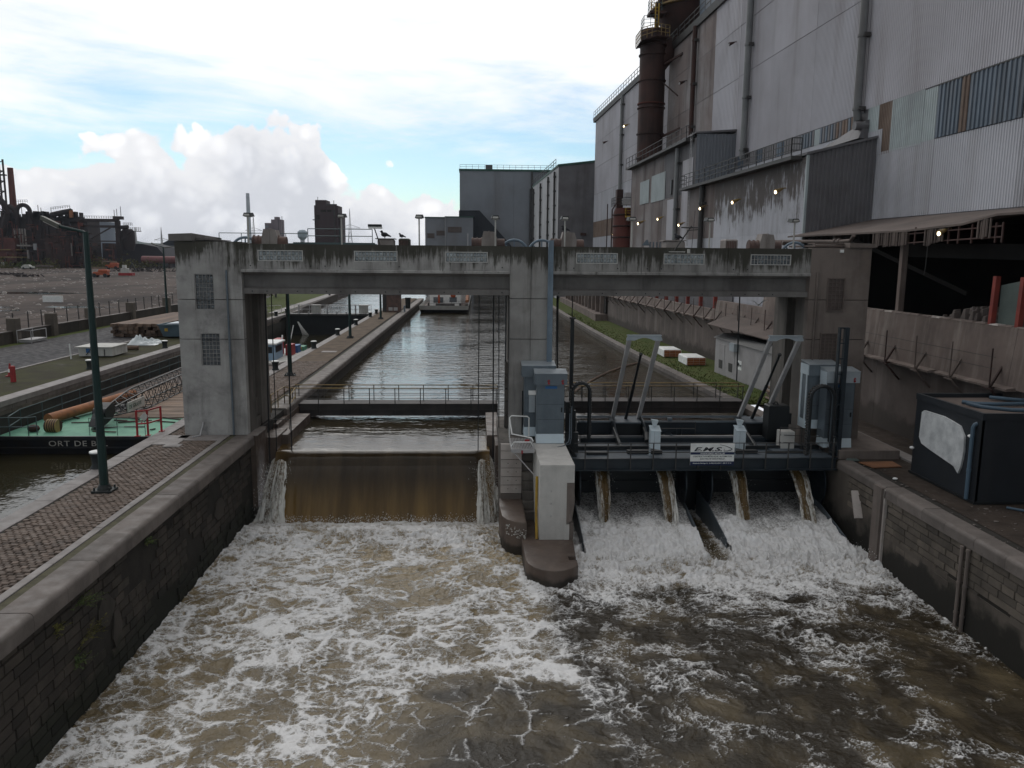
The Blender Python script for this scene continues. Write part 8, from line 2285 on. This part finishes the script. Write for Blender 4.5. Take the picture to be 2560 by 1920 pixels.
b = MB(); b.lathe((-262, 590, 0), [(7.8, 0), (5.8, 14), (5.0, 22), (5.2, 29)], 24); b.build('cooling_tower', pmat('ct_m', (.24, .26, .30), (.20, .22, .255), .05, .9), None, None, 'grey waisted cooling tower seen between the gantry legs', 'tower')
rr = random.Random(55); b = MB(); b2 = MB()
for i in range(230):
    x = rr.uniform(-248, -184); top = 24 if x < -200 else 12; z = rr.uniform(1, top); q = b if rr.random() < .65 else b2; y = rr.uniform(418, 427)
    L = rr.uniform(1, 7); k = rr.random()
    if k < .4: q.bar((x, y, z), (x + L, y, z + rr.choice((0, 0, 0, rr.uniform(-2, 2)))), rr.uniform(.15, .6), rr.uniform(.15, .6))
    elif k < .75: q.bar((x, y, max(0, z - L)), (x, y, z), rr.uniform(.15, .5), rr.uniform(.15, .5))
    elif k < .9: q.tube([(x, y, z), (x + L * .6, y, z), (x + L * .6, y, max(0, z - L))], rr.uniform(.2, .5), 6)
    else: q.box(x, x + L * .4, y - 1, y, z, z + L * .3)
P('pipework', b, rust_dark)['kind'] = 'stuff'; P('pipework', b2, rust_red)['kind'] = 'stuff'
b = MB()
for i in range(60):
    x = rr.uniform(-247, -202); h = rr.uniform(.6, 3.5); b.box(x, x + rr.uniform(.2, 1.6), 426, 429, 25, 25 + h)
P('roof_clutter', b, rust_far)['kind'] = 'stuff'
# red tank, scrap and machines on the yard
t = thing('red_tank', (-165, 430, 0), 'long dull red horizontal tank on the yard', 'tank')
b = MB(); b.tube([(-174.3, 430, 4.4), (-174.0, 430, 4.4), (-155, 429, 4.3), (-150, 429, 4.3)], [1.2, 1.9, 1.9, 1.9], 18); b.build('shell', pmat('tank_m', (.20, .085, .085), (.15, .06, .06), .2, .7), t)
b = MB()
for x in (-172, -166, -160, -154): b.box(x - .5, x + .5, 428.6, 431, 0, 3)
b.build('saddle', rust_far, t)
b = MB(); rr = random.Random(17)
for i in range(140):
    x, y = -142 + rr.gauss(0, 7), 352 + rr.gauss(0, 4); L = rr.uniform(.5, 3); z = max(.1, 2.6 - abs(x + 138) * .22) * rr.random()
    b.bar((x, y, z), (x + rr.uniform(-L, L), y + rr.uniform(-1, 1), z + rr.uniform(-.8, 1.2)), rr.uniform(.15, .5), rr.uniform(.1, .4))
b.build('scrap_heap', rust_far, None, (-140, 352, 0), 'dark heap of scrap metal in front of the red tank', kind='stuff')
b = MB()
for i in range(1500):
    y = 84 + 330 * rr.random() ** 1.4; x = -44.5 - rr.random() * (y * .75); s = .08 + .35 * rr.random() ** 3 + y * .0006
    z0_ = -.04; a = rr.random() * 3
    b.hexa([(x - s, y - s * .6, z0_), (x + s, y - s * .7, z0_), (x + s * .8, y + s * .6, z0_), (x - s * .9, y + s * .7, z0_)], [(x - s * .4, y - s * .2, z0_ + s * .5), (x + s * .5, y - s * .3, z0_ + s * .6), (x + s * .3, y + s * .3, z0_ + s * .45), (x - s * .5, y + s * .3, z0_ + s * .5)])
b.build('rubble', stone_pale, None, (-90, 150, 0), 'broken concrete rubble strewn over the yard', kind='stuff')
for i, (x, y, w, h_) in enumerate(((-79, 128, 4, 5), (-70, 118, 7, 5), (-90, 160, 26, 9), (-64, 112, 3.5, 4), (-58, 120, 10, 3), (-88, 140, 9, 2.4))):
    b = MB(); n = 14; b.add([(x + w / 2 * math.cos(2 * math.pi * k / n) * (1 + .3 * math.sin(3 * k + i)), y + h_ / 2 * math.sin(2 * math.pi * k / n) * (1 + .25 * math.cos(2 * k)), -.02) for k in range(n)], [tuple(range(n))])
    b.build('puddle', MATS['water_lock'], None, None, ['small round puddle on the yard', 'wide puddle on the yard nearest the fence', 'long shallow pool across the yard', 'tiny puddle next to the fence', 'narrow streak of water close to the fence', 'thin pool behind the white slab'][i], kind='structure')
b = MB(); b.box(-69, -66, 131, 131.4, 0, 1.0); b.build('white_slab', white_m, None, None, 'white slab standing beside the puddles on the yard', 'slab')


def lift(x, y, label, s, m):
    t = thing('boom_lift', (x, y, 0), label, 'lift machine', 'machines on the yard')
    b = MB(); b.bevbox(x - 2.2 * s, x + 2.2 * s, y - 1, y + 1, .7 * s, 1.7 * s, .2); b.bevbox(x - .5 * s, x + 2.4 * s, y - 1, y + 1, 1.7 * s, 2.5 * s, .3); b.build('chassis', m, t)
    for dx in (-1.7, 1.7):
        for dy in (-1.1, 1.1): b = MB(); b.tube([(x + dx * s, y + dy - .2, .6 * s), (x + dx * s, y + dy + .2, .6 * s)], .62 * s, 12); b.build('wheel', steel_blk, t)
    b = MB(); b.bar((x + 1.8 * s, y, 2.8 * s), (x - 3.2 * s, y, 3.0 * s), .5 * s, .5 * s); b.bar((x - 3.2 * s, y, 3.0 * s), (x - 3.6 * s, y, 2.0 * s), .35, .35); b.build('boom', pale_far if m is red_m else wood_deck, t)
    return t


lift(-121, 266, 'orange boom lift with its arm folded, nearest on the yard', 1.0, orange_m)
lift(-173, 392, 'orange machine further back on the yard', 1.25, orange_m)
t = thing('excavator', (-121, 285, 0), 'small red and white excavator on the yard right of the boom lift', 'excavator')
b = MB(); b.box(-123.4, -118.6, 284, 286, .1, 1.0); b.build('track', red_m, t); b = MB(); b.bevbox(-122.6, -119.8, 284, 286, 1.0, 2.6, .3); b.build('body', white_old, t); b = MB(); b.bar((-120, 285, 1.8), (-119, 285, 4.2), .4, .4); b.bar((-119, 285, 4.2), (-117.6, 285, 1.4), .35, .35); b.build('arm', rail_dk, t); b = MB(); b.box(-121.9, -120.8, 283.9, 285, 2.6, 3.7); b.build('cab', hull_white, t)
for (x, y, w, l) in ((-142, 262, 5.5, 'flat dark pile of debris on the left of the yard'), (-160, 285, 4, 'dark debris at the left edge of the yard')):
    b = MB(); rr = random.Random(int(w * 10))
    for i in range(26):
        a, c = x + rr.gauss(0, w * .35), y + rr.gauss(0, 1.5); b.bar((a, c, .2), (a + rr.uniform(-1.5, 1.5), c + rr.uniform(-.5, .5), rr.uniform(.3, .9)), .4, .3)
    b.build('debris_pile', rust_far, None, None, l, 'debris')
t = thing('parked_car', (-206, 381, 0), 'pale parked car in front of the dark works', 'car'); b = MB(); b.prism([(-208.6, .5), (-203.4, .5), (-203.4, 1.3), (-204.6, 1.4), (-205.4, 2.1), (-207.3, 2.1), (-208.4, 1.35), (-208.6, 1.2)], 'y', 380, 382); b.build('body', white_old, t)
for dx in (-207.6, -204.4): b = MB(); b.tube([(dx, 379.9, .5), (dx, 382.1, .5)], .5, 10); b.build('wheel', steel_blk, t)
b = MB(); b.box(-201, -194.5, 378, 381, 1, 1.9); b.build('flatbed', canopy_m, None, None, 'low flatbed trailer parked beside the pale car', 'trailer')
# scrub on the yard edge
def shrub(x, y, s, label, m, seed):
    rr = random.Random(seed); b = MB()
    for i in range(220):
        v = Vector((rr.gauss(0, 1), rr.gauss(0, .6), abs(rr.gauss(0, .7)))) * s; p = Vector((x, y, .1)) + v; q = s * .16
        a = Vector((rr.gauss(0, 1), rr.gauss(0, 1), rr.gauss(0, 1))).normalized() * q; c = a.cross(Vector((0.3, 1, .4))).normalized() * q
        b.add([tuple(p + a), tuple(p + c), tuple(p - a), tuple(p - c)], [(0, 1, 2, 3)])
    b.build('bush', m, None, (x, y, 0), label, 'bush', 'scrub on the yard edge')


for i, (x, y, s, l, m) in enumerate(((-190, 418, 3.2, 'yellow autumn bush below the gantry', leaf_y), (-186, 422, 2.4, 'yellowish bush beside the gantry leg', leaf_y), (-177, 420, 2.8, 'dull bush right of the gantry leg', leaf_y), (-206, 400, 2.6, 'yellow bush in front of the dark panel', leaf_y), (-168, 424, 2.5, 'pale bush left of the red tank', leaf_y), (-226, 398, 2.6, 'low bush by the works legs', leaf_y), (-236, 396, 2.2, 'reddish low bush below the red house', rust_pipe), (-214, 396, 2.5, 'low dark bush by the works', leaf_m))):
    shrub(x, y, s, l, m, i)


# skyline
b = MB(); b.lathe((-165.3, 600, 0), [(1.9, 0), (1.25, 51)], 14); b.build('chimney', pale_far, None, None, 'slim pale chimney on the skyline behind the left beam', 'chimney')
t = thing('apartment_tower', (-173, 700, 0), 'pinkish stepped apartment tower on the skyline', 'tower block'); b = MB(); b.box(-179.6, -173.6, 700, 712, 0, 33.8); b.box(-174.5, -166, 701, 712, 0, 36.8); b.box(-171.6, -168.4, 701, 708, 36.8, 39); b.build('wall', tower_pink, t)
b = MB()
for k in range(6): b.box(-179.4, -176.2, 699.8, 700, 15 + k * 3, 16.6 + k * 3)
b.build('window_band', b_grey, t)
for x, h in ((-165.7, 38.5), (-162.6, 39)): b = MB(); b.tube([(x, 690, 0), (x, 690, h)], .25, 6); b.build('mast', rail_dk, None, None, 'thin mast right of the pink tower, ' + ('nearer' if x < -164 else 'further right'), 'mast')
t = thing('water_tower', (-106, 500, 0), 'pale blue grey water tower with a faceted bowl', 'water tower'); b = MB(); b.lathe((-105.9, 500, 0), [(1.5, 0), (1.35, 16.5)], 12); b.build('shaft', pale_far, t); b = MB(); b.lathe((-105.9, 500, 0), [(1.4, 16.5), (2.9, 18.2), (2.95, 21.3), (1.6, 22.4), (.1, 22.6)], 8, False); b.build('bowl', pmat('wt_m', (.36, .42, .46), (.30, .35, .39), .2, .8), t)
t = thing('coke_tower', (-72, 400, 0), 'tall dark brown concrete tower on the skyline behind the gantry', 'tower'); b = MB(); b.box(-78.7, -67.2, 400, 412, 0, 31.3); b.box(-67.2, -65.8, 401, 412, 0, 27.6); b.box(-78.2, -72.9, 400.5, 411, 31.3, 33.9); b.build('wall', tower_brown, t)
b = MB(); b.box(-75.6, -73.0, 399.9, 400, 28.2, 29.3); b.box(-72.4, -70.4, 399.9, 400, 28.2, 29.3); b.box(-77.7, -76.1, 399.9, 400, 24.6, 26.8); b.build('window', int_shade, t); b = MB(); b.box(-79.4, -77, 399, 400, 24.2, 24.6); b.tube([(-69.5, 402, 31), (-69.5, 402, 33.8)], .15, 5); b.tube([(-77, 401, 33.9), (-77, 401, 35.4)], .12, 5); b.box(-73, -68, 401, 402, 31.3, 32.1); b.box(-69.3, -68.7, 399.6, 400, 2, 31); b.build('balcony', rail_dk, t)
def pylon(x, y, h, label, arm):
    t = thing('power_pylon', (x, y, 0), label, 'pylon', 'power pylons on the skyline'); b = MB(); w = h * .07
    for sx in (-1, 1):
        for sy in (-1, 1): b.tube([(x + sx * w, y + sy * w, 0), (x + sx * w * .25, y + sy * w * .25, h * .6), (x, y, h)], .18, 4)
    for k in range(8):
        z0_, z1_ = h * .6 * k / 8, h * .6 * (k + 1) / 8; wa, wb = w * (1 - .75 * k / 8), w * (1 - .75 * (k + 1) / 8)
        for sx in (-1, 1): b.tube([(x + sx * wa, y - wa, z0_), (x - sx * wb, y - wb, z1_)], .10, 4)
    b.build('lattice', steel_grey, t); b = MB()
    b.tube([(x - arm, y, h * .66), (x, y, h * .72), (x + arm, y, h * .66)], .2, 4); b.tube([(x - arm, y, h * .66), (x + arm, y, h * .66)], .16, 4); b.build('cross_arm', steel_grey, t)


pylon(-189, 700, 41.5, 'lattice pylon behind the slim chimney', 7); pylon(-92.5, 600, 41, 'lattice pylon right of the brown tower', 7.5); pylon(-213, 560, 25, 'small lattice pylon near the hills on the left', 5); pylon(-230, 560, 25, 'thin lattice pylon left of the small one', .6)
t = thing('far_house', (-222, 590, 0), 'pale far house with a dark pitched roof left of the tower', 'house'); b = MB(); b.box(-227, -205, 590, 604, 0, 13); b.build('wall', pale_far, t); b = MB(); b.prism([(-228, 13), (-216, 18.5), (-204, 13)], 'y', 589.5, 605); b.build('roof', b_black, t)
b = MB(); b.box(-250, -226, 560, 566, 8, 13.5); b.bar((-240, 560, 13), (-212, 560, 6), 1.2, 1.2); b.build('far_conveyor', b_grey, None, None, 'grey far conveyor sheds left of the pale house', 'shed')
b = MB(); b.box(-228, -200, 520, 530, 0, 5); b.build('far_shed', winch_m, None, None, 'pale low shed beyond the red tank', 'shed')
# weeds on the left quay wall
def weed(y, z, s, label, m, seed):
    rr = random.Random(seed); b = MB(); x = -9.92
    for k in range(int(9 * s + 5)):
        d = Vector((abs(rr.gauss(0, .5)) + .2, rr.gauss(0, .7), rr.uniform(-.2, .8))).normalized(); L = s * rr.uniform(.15, .42); p0 = Vector((x, y + rr.gauss(0, .05 * s), z + rr.gauss(0, .045 * s)))
        p1 = p0 + d * L; b.tube([tuple(p0), tuple(p1)], .004, 3)
        for j in range(7):
            q = p0 + d * L * (j + 1) / 7; u = Vector((rr.gauss(0, 1), rr.gauss(0, 1), rr.gauss(0, .6))).normalized() * .05; v = u.cross(d).normalized() * .018
            b.add([tuple(q), tuple(q + u * .5 + v), tuple(q + u * 1.3), tuple(q + u * .5 - v)], [(0, 1, 2, 3)])
    b.build('wall_plant', m, None, None, label, 'plant', 'plants on the quay wall')


weed(19.4, -.75, 1.5, 'leafy green plant under the coping, second from the near end', leaf_m, 1); weed(18.2, -.95, .9, 'small yellowing plant lowest of those at the near end of the coping', leaf_y, 2); weed(19.6, -1.75, 1.6, 'yellow green straggling plant half way down the wall', leaf_y, 3); weed(19.0, -2.15, 1.3, 'sparse green plant lowest on the wall', leaf_m, 4); weed(23.4, -.65, 1.1, 'green plant under the coping furthest along the wall', leaf_m, 5)
# ------------------------------------------------------------------ the air between
hz = MB(); hz.box(-2700, 2700, -320, 4300, -7.5, 66)
hm = bpy.data.materials.new('haze_m'); hm.use_nodes = True; MATS['haze_m'] = hm
t = NT(hm.node_tree); out = t.n('ShaderNodeOutputMaterial'); pv = t.n('ShaderNodeVolumePrincipled')
pv.inputs['Color'].default_value = (0.80, 0.88, 1.0, 1); pv.inputs['Density'].default_value = 0.00007
t.L.new(pv.outputs[0], out.inputs['Volume'])
hz.build('haze', hm, None, (0, 2000, -7.5), 'thin pale haze filling the valley', kind='stuff')
